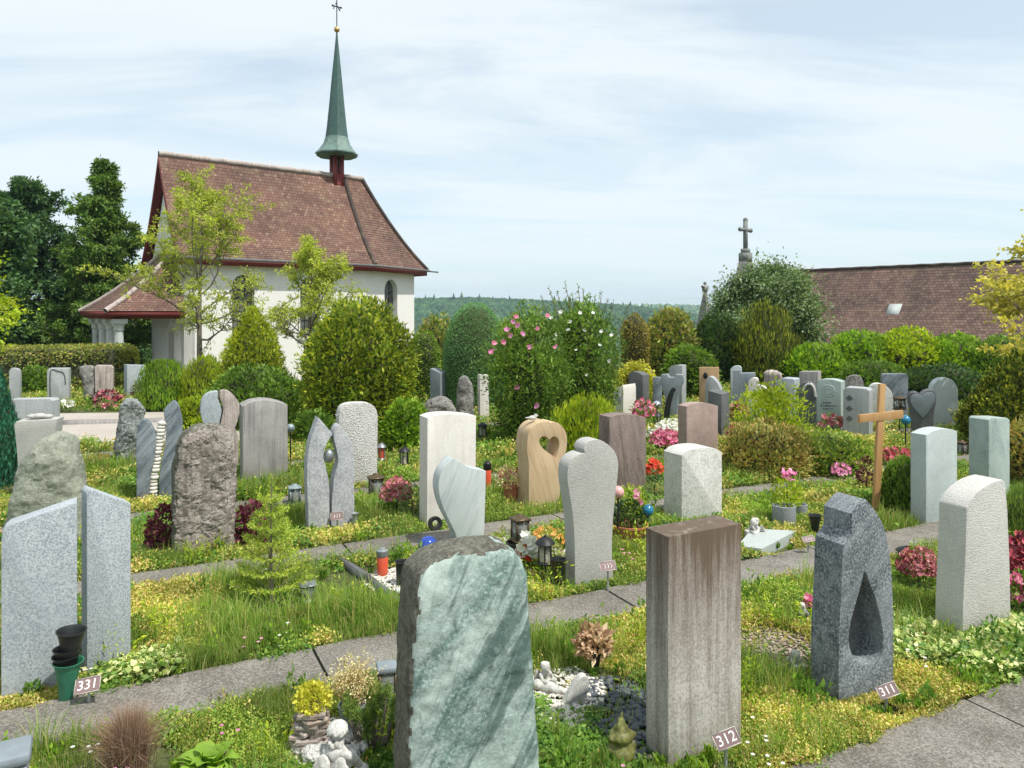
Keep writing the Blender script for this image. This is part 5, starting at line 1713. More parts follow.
mk('foliage', [leaf_geo(P, unit(N + rand_dirs(n, rng)), unit(N + rand_dirs(n, rng) * .7), .075, .042), box(-HL, HL - .2, -HWD * .85, HWD * .85, -.3, HH * .9, 1)], [G['hedge'], M['twig_and_core']], t)  # the box is a solid core added inside the leaves


# ------------------------------------------------------------------ trees
def tree(name, label, base, hgt, tr, bark, leafmat, seed, nprim=16, f0=.3, crown=lambda f: 1.0, rise=(.9, .3), leafn=60, leaf=.08, clump=.3, sub=5, flat=False, wobble=.05, width=.5, lean=(0, 0), twist=2.4, droop=0.0):
    rng = np.random.default_rng(seed)
    t = thing(name, label, 'tree', base)
    nT = 12
    tz = np.linspace(0, 1, nT)
    tp = np.stack([lean[0] * tz ** 1.5 + wobble * hgt * .2 * np.sin(tz * 5 + seed) * tz, lean[1] * tz ** 1.5 + wobble * hgt * .2 * np.cos(tz * 4 + seed) * tz, tz * hgt * .97 - .1 * (tz == 0)], 1)
    wood = [tube(tp, tr * (1 - .88 * tz) + .006, 8)]
    LP, LA, LN = [], [], []

    def clus(c, r, n, d):
        q = rng.normal(size=(n, 3)) * r * np.array([[1, 1, .35 if flat else .75]])
        LP.append(c + q)
        LA.append(unit(d[None] * .7 + rand_dirs(n, rng) + np.array([[0, 0, -droop]])))
        LN.append(unit(rand_dirs(n, rng) * .8 + np.array([[0, 0, .9]])))
    for i in range(nprim):
        f = f0 + (1 - f0) * (i + rng.uniform(-.3, .3)) / nprim
        f = min(max(f, f0), .985)
        p0 = np.array([np.interp(f, tz, tp[:, k]) for k in range(3)])
        az_ = i * twist + rng.uniform(-.5, .5)
        Lb = crown((f - f0) / (1 - f0)) * rng.uniform(.75, 1.2)
        if Lb < .05:
            continue
        el_ = rise[0] * (1 - 0) + (rise[1] - rise[0]) * ((f - f0) / (1 - f0)) + rng.uniform(-.15, .15)
        d = np.array([math.cos(az_) * math.cos(el_), math.sin(az_) * math.cos(el_), math.sin(el_)])
        m_ = 6
        pts = [p0]
        dd = d.copy()
        for k in range(m_):
            dd = unit(dd + rng.normal(size=3) * .16 + np.array([0, 0, .06 - droop * .15]))
            pts.append(pts[-1] + dd * Lb / m_)
        pts = np.array(pts)
        r0 = tr * (1 - .85 * f) * .5
        wood.append(tube(pts, np.linspace(r0, .005, m_ + 1), 5))
        for s_ in range(sub):
            g = .3 + .7 * (s_ + rng.random()) / sub
            c = np.array([np.interp(g * m_, np.arange(m_ + 1), pts[:, k]) for k in range(3)])
            sd_ = unit(dd * .7 + rng.normal(size=3) * (.6 if not flat else .5) * np.array([1, 1, .4 if flat else .8]))
            Ls = Lb * .35 * rng.uniform(.6, 1.2)
            e = c + sd_ * Ls
            wood.append(tube([c, (c + e) / 2 + rng.normal(size=3) * .02, e], [r0 * .35 + .003, r0 * .2 + .003, .003], 4))
            for q in (.45, .75, 1.0):
                clus(c + (e - c) * q, clump * rng.uniform(.6, 1.2), leafn // 3, sd_)
        clus(pts[-1], clump, leafn // 2, dd)
    mk('trunk', wood, M[bark], t, smooth=60)
    P, A, N = np.concatenate(LP), np.concatenate(LA), np.concatenate(LN)
    L = leaf * rng.uniform(.65, 1.3, len(P))
    mk('crown', [leaf_geo(P, A, N, L, L * width)], G[leafmat], t)
    return t


b = at(200, 0, 18.5)
tree('slender_tree', 'slender young tree with lacy yellow-green foliage standing before the chapel porch', (b.x, b.y, -.3), 4.9, .085, 'bark', 'lacey', 3, 24, .34, lambda f: 2.0 * (1 - .55 * f) * (.7 + .5 * math.sin(min(1, f * 3) * 1.57)), (.2, 1.1), 46, .085, .058, 13, wobble=.04, width=.36, twist=2.4)
b = at(311, 0, 17.5)
tree('slender_tree', 'smaller lacy yellow-green tree before the chapel long wall, above the golden bush', (b.x, b.y, -.2), 3.4, .075, 'bark', 'lacey', 8, 20, .38, lambda f: 1.4 * (1 - .5 * f), (.1, 1.1), 44, .08, .058, 12, wobble=.05, width=.36)
b = at(104, 0, 31.5)
tree('broadleaf_tree', 'tall fresh green tree with a pointed feathery crown left of the chapel gable', (b.x, b.y, -1), 9.5, .20, 'bark_dark', 'tulip', 11, 74, .07, lambda f: (2.1 * (1 - f) ** .8 + .10) * (.65 + .6 * abs(math.sin(f * 47))), (.05, .85), 66, .19, .10, 14, wobble=.02, width=.4)
b = at(26, 0, 37)
tree('broadleaf_tree', 'broad dark green tree at the far left behind the hedge', (b.x, b.y, -1), 9.3, .25, 'bark_dark', 'darktree', 12, 76, .05, lambda f: (3.0 * (1 - f) ** .6 + .2) * (.65 + .6 * abs(math.sin(f * 43))), (.05, .8), 72, .20, .12, 15, wobble=.02, width=.4)
b = at(-30, 0, 31)
tree('broadleaf_tree', 'dark tree cut by the left edge of the picture beside the broad dark one', (b.x, b.y, -1), 7.4, .25, 'bark_dark', 'darktree', 13, 40, .08, lambda f: 2.7 * (1 - f) ** .5 + .3, (.1, 1.0), 120, .23, .32, 8, wobble=.02, width=.6)
b = at(88, 0, 40)
tree('broadleaf_tree', 'dark low tree filling the space between the two left trees behind the porch columns', (b.x, b.y, -1.5), 5.6, .22, 'bark_dark', 'darktree', 14, 40, .06, lambda f: 2.6 * (1 - f) ** .5 + .3, (.1, .9), 150, .17, .42, 6, wobble=.02, width=.6)
b = at(140, 0, 44)
tree('broadleaf_tree', 'light green tree seen through the open chapel porch', (b.x, b.y, -2), 4.6, .14, 'bark_dark', 'tulip', 15, 26, .1, lambda f: 1.7 * (1 - f) ** .5 + .3, (.1, .9), 90, .17, .36, 5, wobble=.02, width=.6)
b = at(768, 0, 25)
tree('silvery_tree', 'round-headed tree with silvery green leaves in front of the church gable', (b.x, b.y, -.6), 3.3, .16, 'bark_dark', 'silver', 21, 38, .34, lambda f: 1.5 * math.sqrt(max(.05, 1 - (f * 1.05 - .35) ** 2 * 1.6)), (.25, 1.0), 210, .12, .26, 7, wobble=.03, width=.5, droop=.4)
b = at(1112, 0, 12)
tree('golden_maple', 'golden-leaved maple reaching in layered branches from beyond the right edge', (b.x, b.y, 0), 2.9, .09, 'bark', 'gold_maple', 34, 26, .40, lambda f: 2.15 * (1 - .4 * f), (.05, .40), 100, .085, .11, 8, flat=True, wobble=.04, width=.7, twist=2.05)
b = at(-62, 0, 13)
tree('golden_shrub_tree', 'small golden-green tree reaching in from beyond the left edge', (b.x, b.y, 0), 3.0, .07, 'bark', 'lime', 35, 18, .4, lambda f: 1.2 * (1 - .5 * f), (.1, .8), 90, .08, .12, 6, flat=True, wobble=.04, width=.6)


# ------------------------------------------------------------------ small things on the graves
M['slate_metal'] = mat_plain('matt_grey_metal', (.20, .235, .26), .6, 0.0, var=.15)


def px2m(px, Y):
    return px / F * Y


DG = bpy.context.evaluated_depsgraph_get


def blob(name, balls, voxel, mat, parent=None, loc=None, rotz=None, amp=0.0):
    """one continuous figure: ellipsoids (centre, radii, rotation y) fused by a voxel remesh"""
    parts = []
    for b in balls:
        c, r = b[0], b[1]
        V, Fb, _ = ball((0, 0, 0), 1, 20, 14)
        V = V * np.array(r)
        if len(b) > 2:
            rx, ry, rz = b[2]
            V = V @ np.array(Matrix.Rotation(R(rx), 3, 'X') @ Matrix.Rotation(R(ry), 3, 'Y') @ Matrix.Rotation(R(rz), 3, 'Z')).T
        parts.append((V + np.array(c), Fb))
    o = mk('blobsrc', parts, mat)
    md = o.modifiers.new('r', 'REMESH')
    md.mode = 'VOXEL'
    md.voxel_size = voxel
    ms_ = o.modifiers.new('s', 'SMOOTH')
    ms_.factor = .5
    ms_.iterations = 3
    dg = DG()
    dg.update()
    me = bpy.data.meshes.new_from_object(o.evaluated_get(dg))
    me.name = name
    for p in me.polygons:
        p.use_smooth = True
    old = o.data
    bpy.data.objects.remove(o)
    bpy.data.meshes.remove(old)
    if amp:
        for v in me.vertices:
            v.co += noise.noise_vector(v.co * 60) * amp
    return link(name, me, parent, loc, rotz)


def limb(a, b, r0, r1, n=6):
    a, b = np.array(a, float), np.array(b, float)
    return [(tuple(a + (b - a) * t), (r0 + (r1 - r0) * t,) * 3) for t in np.linspace(0, 1, n)]


def cherub(label, x, y, h, face, name='angel_statue', wings=True, lying=False, mat='statue'):
    """sitting winged child figure, knees drawn up, chin on one hand; h = height in metres, local -y is its front"""
    g = gp(x, y)
    k = h / .30
    B = [((0, .0, .055), (.062, .055, .055)), ((0, .012, .11), (.052, .042, .062)), ((0, .002, .16), (.05, .036, .036))]
    B += [((0, -.022, .222), (.047, .050, .054)), ((0, -.066, .212), (.010, .012, .010)), ((0, .002, .236), (.051, .050, .046)), ((.046, -.015, .215), (.008, .012, .014)), ((-.046, -.015, .215), (.008, .012, .014))]
    B += [((.022, -.010, .262), (.026, .028, .018)), ((-.024, .006, .262), (.026, .028, .018)), ((0, .036, .240), (.034, .022, .034)), ((0, -.008, .180), (.024, .022, .02))]
    for sx_ in (1, -1):
        B += limb((sx_ * .035, -.02, .05), (sx_ * .055, -.105, .115), .034, .026)
        B += limb((sx_ * .055, -.105, .115), (sx_ * .05, -.11, .025), .024, .017)
        B += [((sx_ * .05, -.128, .014), (.018, .034, .014))]
        B += limb((sx_ * .055, 0, .155), (sx_ * .066, -.06, .115), .021, .018)
    B += limb((.066, -.06, .115), (.03, -.078, .172), .017, .012)
    B += [((.022, -.078, .182), (.013, .012, .016))]
    B += limb((-.066, -.06, .115), (.01, -.092, .125), .017, .012)
    B += [((.02, -.095, .128), (.016, .012, .010))]
    B = [(tuple(np.array(b[0]) * k), tuple(np.array(b[1]) * k)) for b in B]
    t = thing(name, label, 'statue', (g.x, g.y, .0), R(face))
    blob('body', B, .0055 * max(k, .8), M[mat], t, amp=.0)
    if wings:
        for sx_ in (1, -1):
            W_ = [((sx_ * .05, .055, .135), (.036, .014, .062), (8, sx_ * 22, 0)), ((sx_ * .075, .065, .10), (.026, .010, .062), (10, sx_ * 12, 0)), ((sx_ * .035, .06, .085), (.02, .010, .05), (6, sx_ * 6, 0))]
            W_ = [(tuple(np.array(b[0]) * k), tuple(np.array(b[1]) * k), b[2]) for b in W_]
            blob('wing', W_, .005 * max(k, .8), M[mat], t)
    return t


def sign(x, y, by, w, label, text=None, roll=0, tilt=50, yaw=-20, asp=.62):
    """number plate on a little stake; centre pixel, ground pixel row by"""
    g = gp(x, by)
    c = at(x, y, g.y)
    t = thing('grave_marker', label, 'grave marker', (g.x, g.y, 0), 0, 'numbered grave markers')
    wm_ = px2m(w, g.y)
    rot = Matrix.Rotation(R(yaw), 4, 'Z') @ Matrix.Rotation(R(roll), 4, 'Y') @ Matrix.Rotation(R(-(90 - tilt)), 4, 'X')
    p = from_bm('plate', bevel_box(-wm_ / 2, wm_ / 2, 0, .004, -wm_ * asp / 2, wm_ * asp / 2, .0012), M['sign_plate'], t)
    p.matrix_basis = Matrix.Translation((0, 0, c.z)) @ rot
    e = wm_ / 2
    a = wm_ * asp / 2
    mk('rim', [box(-e, e, -.0022, -.0002, a - .003, a), box(-e, e, -.0022, -.0002, -a, -a + .003), box(-e, -e + .003, -.0022, -.0002, -a + .0031, a - .0031), box(e - .003, e, -.0022, -.0002, -a + .0031, a - .0031)], M['sign_edge'], p)
    mk('stake', [tube([(0, .012, -.05), (0, .012, c.z - .004)], .0075, 6)], M['zinc'], t)
    if text:
        cu = bpy.data.curves.new('number', 'FONT')
        cu.body = text
        cu.align_x = 'CENTER'
        cu.align_y = 'CENTER'
        cu.size = wm_ * .54
        cu.extrude = .0006
        cu.offset = .0002
        tmp = bpy.data.objects.new('tmp', cu)
        COL.objects.link(tmp)
        dg = DG()
        dg.update()
        me = bpy.data.meshes.new_from_object(tmp.evaluated_get(dg))
        bpy.data.objects.remove(tmp)
        me.materials.clear()
        me.materials.append(M['white_paint'])
        o = link('number', me, p)
        o.rotation_euler = (R(90), 0, 0)
        o.location = (0, -.0012, 0)
    else:
        st = [tube([(q * wm_ * .2 - .004, -.0012, -a * .45), (q * wm_ * .2 + .005, -.0012, 0), (q * wm_ * .2 - .003, -.0012, a * .45)], .0022, 4) for q in (-1, 0, 1)]
        mk('number', st, M['white_paint'], p)
    return t


sign(87.5, 685, 708, 24, 'mauve number plate reading 331 beside the green cone vase', '331', roll=-8, tilt=48, yaw=10)
sign(726.5, 739, 772, 25, 'mauve number plate reading 312 before the tall stained brown block', '312', roll=-22, tilt=58, yaw=2)
sign(887.5, 690.5, 712, 20, 'mauve number plate reading 311 at the foot of the stone with the flame-shaped opening', '311', roll=-20, tilt=58, yaw=0)
sign(608, 566, 594, 16, 'weathered number plate before the pale two-lobed combed stone', None, roll=-8, tilt=50, yaw=4)
sign(337, 516, 531, 13, 'weathered number plate before the grey flame pair', None, roll=-8, tilt=60, yaw=4)
sign(808.5, 539, 556, 12, 'number plate seen flat over yellow sedum, left of the stepped dark granite stone', None, roll=-10, tilt=32, yaw=4)


def cone_vase(label, x, by, top_y, w_top, mat, z0=None, name='cone_vase', Y=None, w_bot=.42, tiltx=0, group=None):
    if Y is None:
        g = gp(x, by)
        zb, Y = 0.0, g.y
    else:
        zb = at(x, by, Y).z
        g = at(x, by, Y)
    zt = EYE - (top_y - HZ) / F * Y
    r = px2m(w_top, Y) / 2
    h = zt - zb
    t = mk(name, [lathe([(r * w_bot * .6, -.03 if zb == 0 else 0), (r * w_bot, 0.0), (r * (w_bot + (1 - w_bot) * .45), h * .6), (r * .92, h * .95), (r * 1.02, h * .97), (r * 1.04, h), (r * .96, h), (r * .86, h * .93), (r * w_bot * .9, h * .15), (0, h * .12)], 28)],
           M[mat], None, (g.x, g.y, zb), 0, smooth=45)
    t.rotation_euler = (0, R(tiltx), 0)
    return tag(t, label, 'grave vase', group)


cone_vase('green plastic cone vase in front of the pale granite pair', 66, 703, 661, 27, 'green_plastic', tiltx=3)
Yv = gp(66, 703).y
cone_vase('lowest black cone vase nested inside the green one', 66, 682, 655, 25, 'black_plastic', Y=Yv, group='black cone vases nested in the green one')
cone_vase('black cone vase stacked between the top one and the lowest one', 67, 676, 648, 25, 'black_plastic', Y=Yv, group='black cone vases nested in the green one')
cone_vase('topmost wide black cone vase of the nested stack', 69, 667, 630, 27, 'black_plastic', Y=Yv, group='black cone vases nested in the green one', tiltx=4)
cone_vase('dark green cone vase left of the foot of the two-lobed stone', 558.5, 589, 558.5, 15, 'black_plastic')
cone_vase('black vase beside the upper left edge of the serpentine slab', 402, 586, 561, 14, 'black_plastic', w_bot=.75)
cone_vase('dark vase half hidden behind the stepped dark granite stone', 815, 535, 515, 13, 'black_plastic')
cone_vase('pale metal vase with a dark rim right of the flame pair', 355, 528, 513, 7, 'zinc')


def lantern(label, x, by, ty, w, style='box', body='pewter', roofm=None, stake=0.0, glassm='glass', zbase=0.0, Y=None, rot=26, candle='candle'):
    g = gp(x, by) if Y is None else at(x, by, Y)
    Yg_ = g.y
    zb = zbase if Y is None else g.z
    h = EYE - (ty - HZ) / F * Yg_ - zb - stake
    r = px2m(w, Yg_) / 2
    t = thing('grave_lantern', label, 'grave lantern', (g.x, g.y, zb), R(rot))
    z = stake
    roofm = roofm or body
    if stake:
        mk('stake', [tube([(0, 0, -.08), (0, 0, stake)], .008, 6)], M['iron'], t)
    if style == 'box':
        mk('base', [box(-r, r, -r, r, z, z + h * .08), box(-r * .85, r * .85, -r * .85, r * .85, z + h * .081, z + h * .12)], M[body], t)
        q = r * .78
        for a in (-q, q):
            for b in (-q, q):
                mk('post', [box(a - r * .1, a + r * .1, b - r * .1, b + r * .1, z + h * .121, z + h * .80)], M[body], t)
        g_ = r * .70
        mk('pane', [box(-g_, g_, -q - .001, -q + .001, z + h * .13, z + h * .79), box(-g_, g_, q - .001, q + .001, z + h * .13, z + h * .79), box(-q - .001, -q + .001, -g_, g_, z + h * .13, z + h * .79), box(q - .001, q + .001, -g_, g_, z + h * .13, z + h * .79)], M[glassm], t)
        mk('roof', [box(-r * 1.05, r * 1.05, -r * 1.05, r * 1.05, z + h * .801, z + h * .87), lathe([(r * 1.3, z + h * .871), (r * .55, z + h * .95), (r * .5, z + h), (0, z + h)], 4, rot=R(45))], M[roofm], t)
        mk('candle', [lathe([(0, z + h * .122), (r * .38, z + h * .122), (r * .38, z + h * .5), (0, z + h * .5)], 14)], M[candle], t, smooth=40)
    elif style == 'flat':
        mk('base', [box(-r, r, -r, r, z, z + h * .06)], M[body], t)
        q = r * .86
        for a in (-q, q):
            for b in (-q, q):
                mk('post', [box(a - r * .12, a + r * .12, b - r * .12, b + r * .12, z + h * .061, z + h * .86)], M[body], t)
        g_ = r * .72
        mk('pane', [box(-g_, g_, -q - .001, -q + .001, z + h * .07, z + h * .85), box(-g_, g_, q - .001, q + .001, z + h * .07, z + h * .85), box(-q - .001, -q + .001, -g_, g_, z + h * .07, z + h * .85), box(q - .001, q + .001, -g_, g_, z + h * .07, z + h * .85)], M[glassm], t)
        from_bm('roof', bevel_box(-r * 1.15, r * 1.15, -r * 1.15, r * 1.15, z + h * .861, z + h, h * .05), M[roofm], t, smooth=40)
        mk('candle', [lathe([(0, z + h * .062), (r * .38, z + h * .062), (r * .38, z + h * .5), (0, z + h * .5)], 14)], M[candle], t, smooth=40)
    elif style == 'round':
        mk('base', [lathe([(0, z), (r * .8, z), (r * .85, z + h * .06), (r * .7, z + h * .1), (0, z + h * .1)], 18)], M[body], t, smooth=40)
        for k in range(6):
            a = k / 6 * 6.283
            mk('post', [tube([(r * .74 * math.cos(a), r * .74 * math.sin(a), z + h * .06), (r * .74 * math.cos(a), r * .74 * math.sin(a), z + h * .7)], r * .08, 5)], M[body], t)
        mk('glass_cylinder', [lathe([(r * .62, z + h * .1), (r * .62, z + h * .7)], 18)], M[glassm], t, smooth=60)
        mk('roof', [lathe([(0, z + h * .69), (r * 1.0, z + h * .69), (r * 1.08, z + h * .72), (r * .85, z + h * .82), (r * .35, z + h * .93), (r * .12, z + h * .95), (r * .14, z + h * .99), (0, z + h)], 20)], M[roofm], t, smooth=35)
        mk('candle', [lathe([(0, z + h * .1), (r * .4, z + h * .1), (r * .4, z + h * .48), (0, z + h * .48)], 14)], M[candle], t, smooth=40)
    elif style == 'candle':
        mk('cup', [lathe([(0, z), (r * .8, z), (r * .88, z + h * .1), (r * .95, z + h * .68), (r * .8, z + h * .72)], 20)], M[glassm], t, smooth=40)
        mk('lid', [lathe([(r * .9, z + h * .70), (r * 1.02, z + h * .74), (r * 1.0, z + h * .92), (r * .55, z + h * .97), (r * .5, z + h), (0, z + h)], 20)], M[roofm], t, smooth=40)
    return t


lantern('blue-grey metal lantern cut by the lower left corner of the picture', 6, 830, 749, 38, 'flat', 'pewter', 'slate_metal', rot=30)
lantern('brown wooden lantern with a grey top half hidden by the serpentine slab', 387, 708, 664, 18, 'flat', 'bronze', 'slate_metal', rot=15)
lantern('dark lantern with a pointed roof on a stake beside the red and white bouquet', 545, 583, 535, 19, 'round', 'iron', stake=.14)
Yb = gp(520, 557).y
tag(mk('black_pot', [lathe([(.05, -.02), (.06, 0), (.085, .10), (.10, .105), (.10, .125), (.09, .125), (.08, .09), (0, .085)], 24)], M['black_plastic'], None, gp(518, 557), 0, smooth=45), 'low black pot carrying the brass lantern, behind the serpentine slab', 'pot')
lantern('brass lantern with glass panes standing on a black pot', 520, 541, 514.5, 16, 'box', 'bronze', Y=Yb)
lantern('blue-grey lantern in grass left of the flame pair', 294.5, 505, 484, 12, 'box', 'bluegrey_metal')
lantern('bronze box lantern with glass sides beside the crimson flowers', 376, 498, 473.5, 14, 'box', 'bronze')
lantern('small dark lantern with a red glow right of the white pitted slab', 381.5, 466, 442, 9, 'round', 'pewter', glassm='red_glass', stake=.08)
lantern('small black lantern among shrubs left of the cream-white slab', 404, 470, 446, 11, 'round', 'iron', stake=.06)
lantern('slim red grave candle with a black round cap right of the banded marble wing', 487.5, 490, 461, 8, 'candle', 'iron', glassm='red_glass')
lantern('orange-red grave candle with a grey lid on the edged grave', 382.5, 576, 548, 12, 'candle', 'pewter', glassm='red_glass')
lantern('small dark lantern on legs before the pink hibiscus', 482.5, 441, 422, 11, 'round', 'iron', stake=.07)
lantern('small pagoda-roofed lantern in front of the pink heather', 906.5, 564, 545.5, 19, 'round', 'iron')
lantern('brown little house lantern on a stake left of the carved heart stone', 899.5, 434, 396, 9, 'box', 'bronze', stake=.4)
lantern('dark lantern under the silver ball behind the white flowers', 657, 428, 411, 10, 'round', 'iron')
lantern('small grey pyramid lantern sunk in grass right of the young fir', 308, 600, 581, 16, 'box', 'pewter')
lantern('small lantern with dark roof in grass behind the young fir', 274, 507, 495, 9, 'round', 'pewter', stake=.05)
lantern('brown lantern low beside the green-grey stone at the right', 962, 455, 440, 8, 'box', 'bronze')


def sphere_thing(name, label, cat, x, y, r_px, mat, by=None, Y=None, stake=False):
    if Y is None:
        g = gp(x, by)
        Y = g.y
    c = at(x, y, Y)
    r = px2m(r_px, Y)
    if stake:
        t = thing(name, label, cat, (c.x, c.y, 0))
        mk('ball', [ball((0, 0, c.z), r, 24, 16)], M[mat], t, smooth=180)
        mk('stake', [tube([(0, 0, -.05), (0, 0, c.z - r * .9)], .009, 6)], M['iron'], t)
        return t
    return tag(mk(name, [ball((0, 0, 0), r, 24, 16)], M[mat], None, (c.x, c.y, c.z), 0, smooth=180), label, cat)


sphere_thing('glass_ball', 'dark blue glazed ball lying behind the top of the serpentine slab', 'garden ball', 428, 546, 10, 'blue_ball', by=557)
sphere_thing('garden_ball', 'grey-green metal ball on a stake before the dark shrubs at the right', 'garden ball', 970.5, 411, 5.2, 'copper_pale', Y=12.0, stake=True)
sphere_thing('garden_ball', 'small silver ball on a stake left of the dark curved metal figure', 'garden ball', 657, 405, 4.3, 'silver', Y=13.0, stake=True)
sphere_thing('garden_ball', 'teal glazed ball on a stake right of the wooden cross arm', 'garden ball', 905.5, 420, 4.8, 'teal_ball', Y=10.5, stake=True)
sphere_thing('white_ball', 'small white ball on the edged grave left of the serpentine slab', 'garden ball', 399, 591, 3.4, 'white_paint', by=595)
sphere_thing('lamp_globe', 'small pale round lamp half hidden right of the tall grey arched slab', 'lamp', 290.5, 428, 4.2, 'bluegrey_metal', Y=9.5, stake=True)
# black drum lying before the cream-white slab
g = gp(435, 531)
tag(mk('black_ring', [lathe([(.030, -.03), (.060, -.035), (.066, 0), (.060, .035), (.030, .03), (.030, -.03)], 24)], M['black_plastic'], None, (g.x, g.y, .07), 0, smooth=40), 'black round hollow pot lying on its side at the foot of the cream-white slab', 'pot').rotation_euler = (R(80), 0, R(20))


# figures
g = gp(338, 800)
t = thing('angel_statue', 'white stone angel seen from behind with long folded wings, left of the serpentine slab', 'statue', (g.x, g.y, 0), R(165))
B = [((0, 0, .05), (.075, .07, .06)), ((0, .0, .12), (.055, .045, .07)), ((0, .0, .185), (.050, .036, .04)), ((0, -.012, .222), (.020, .020, .025)), ((.012, -.03, .262), (.033, .036, .040), (12, 14, 0)), ((.012, -.064, .256), (.007, .010, .009))]
B += limb((.052, 0, .19), (.075, -.045, .13), .020, .016) + limb((.075, -.045, .13), (.02, -.085, .155), .016, .012) + limb((-.052, 0, .19), (-.07, -.05, .13), .020, .016) + limb((-.07, -.05, .13), (-.01, -.09, .15), .016, .012)
B += [((.006, -.092, .157), (.016, .012, .018))] + limb((.03, -.03, .05), (.05, -.13, .05), .036, .028) + limb((-.03, -.03, .05), (-.05, -.12, .06), .036, .028)
body = blob('body', B, .0055, M['statue'], t)
hb = []
for i in range(46):
    a, e2 = i * 2.4, math.asin(min(1, .02 + i / 46))
    hb.append(((.012 + .037 * math.cos(a) * math.cos(e2), -.022 + .037 * math.sin(a) * math.cos(e2), .266 + .038 * math.sin(e2)), (.012, .012, .009)))
hb = [b for b in hb if not (b[0][1] < -.038 and b[0][2] < .28)]
hb += [((.012 + .024 * math.cos(a), .004 + .012 * math.sin(a), .235 - .012 * (k % 2)), (.012, .012, .013)) for k, a in enumerate(np.linspace(-.4, 3.5, 7))]
blob('hair', hb, .004, M['statue'], t)
for sx_ in (1, -1):
    wv_ = [((sx_ * .035, .052, .165), (.030, .014, .045), (10, sx_ * 14, 0)), ((sx_ * .050, .062, .11), (.034, .013, .075), (8, sx_ * 12, 0)), ((sx_ * .062, .066, .055), (.026, .010, .06), (4, sx_ * 8, 0)), ((sx_ * .045, .066, .07), (.016, .012, .07), (4, sx_ * 10, 0))]
    blob('wing', wv_, .005, M['statue'], t, amp=.0015)
cherub('small white sitting cherub right beside the serpentine slab', 545, 688, .15, 30)
cherub('white cherub crouching on the grey-green slab, head bent over', 755, 540, .21, -50)
cherub('small white cherub bust left of the stepped dark granite stone, near a magenta flower', 802, 618, .11, 10, wings=False)
cherub('white thoughtful cherub on stone chips left of the dark granite stone', 795, 672, .13, 20)
g = gp(548, 693)
tag(blob('angel_statue', [((0, 0, .03), (.05, .035, .03)), ((.055, 0, .04), (.028, .026, .028)), ((-.05, .01, .025), (.05, .025, .022)), ((-.11, .02, .018), (.04, .016, .016)), ((.0, -.03, .02), (.05, .015, .014), (0, 0, 20))], .006, M['statue'], None, (g.x, g.y, 0), R(170)), 'tiny white lying figure on white pebbles below the small sitting cherub', 'statue')
g = gp(576, 706)
t = thing('stone_wing', 'white carved wing with feather grooves leaning on pale pebbles', 'statue', (g.x, g.y, 0), R(15))
wv = cr([(-.075, 0), (-.055, .03), (-.02, .085), (.015, .13), (.045, .145), (.068, .13), (.07, .09), (.06, .05), (.05, 0)], 4)
o = from_bm('wing', plate_bm(wv, .045, bev=.012), M['statue'], t, smooth=60)
fg = []
for i in range(6):
    x0 = -.045 + .018 * i
    fg.append(tube([(x0, -.001, .012 + .006 * i), (x0 + .03, -.004, .05 + .008 * i), (x0 + .05, -.001, .085 + .006 * i)], .0025, 5))
mk('feather_groove', fg, M['granite_mid'], o)
g = gp(621, 760)
t = thing('ceramic_bird', 'olive ceramic bird-like figure with a pointed crest on dark pebbles', 'figurine', (g.x, g.y, 0), R(20))
blob('body', [((0, 0, .035), (.066, .06, .045)), ((0, 0, .055), (.05, .048, .04)), ((0, 0, .11), (.056, .052, .036)), ((0, 0, .135), (.036, .034, .034)), ((0, 0, .165), (.020, .019, .028)), ((.004, 0, .195), (.008, .008, .022)), ((-.02, -.012, .16), (.010, .010, .018), (0, 20, 0)), ((-.058, 0, .055), (.02, .018, .024)), ((.058, 0, .055), (.02, .018, .024)), ((-.05, -.01, .11), (.02, .018, .018)), ((.05, -.01, .11), (.02, .018, .018))], .006, M['moss_glaze'], t)
# white bird and lumps on the heart sandstone
fr = Fr((545, 507), 26)
s, z = fr.loc(537, 421.5)
P = fr.C + fr.u * s + fr.n * .10
tag(blob('dove_figure', [((0, 0, .028), (.045, .026, .026)), ((.035, 0, .05), (.02, .018, .02)), ((.055, 0, .05), (.010, .006, .006)), ((-.05, 0, .03), (.03, .016, .008))], .005, M['statue'], None, (P.x, P.y, z - .004), R(10)), 'small white dove sitting on top of the sandstone with the heart hole', 'figurine')

# ------------------------------------------------------------------ pots and flowers
def tuft(P0, n, h, w, rng, spread, lean=.6):
    P = np.tile(np.array(P0, float), (n, 1)) + np.concatenate([rng.normal(size=(n, 2)) * spread, np.zeros((n, 1))], 1)
    return blade_geo(P, h * rng.uniform(.6, 1.15, n), w, lean, rng)


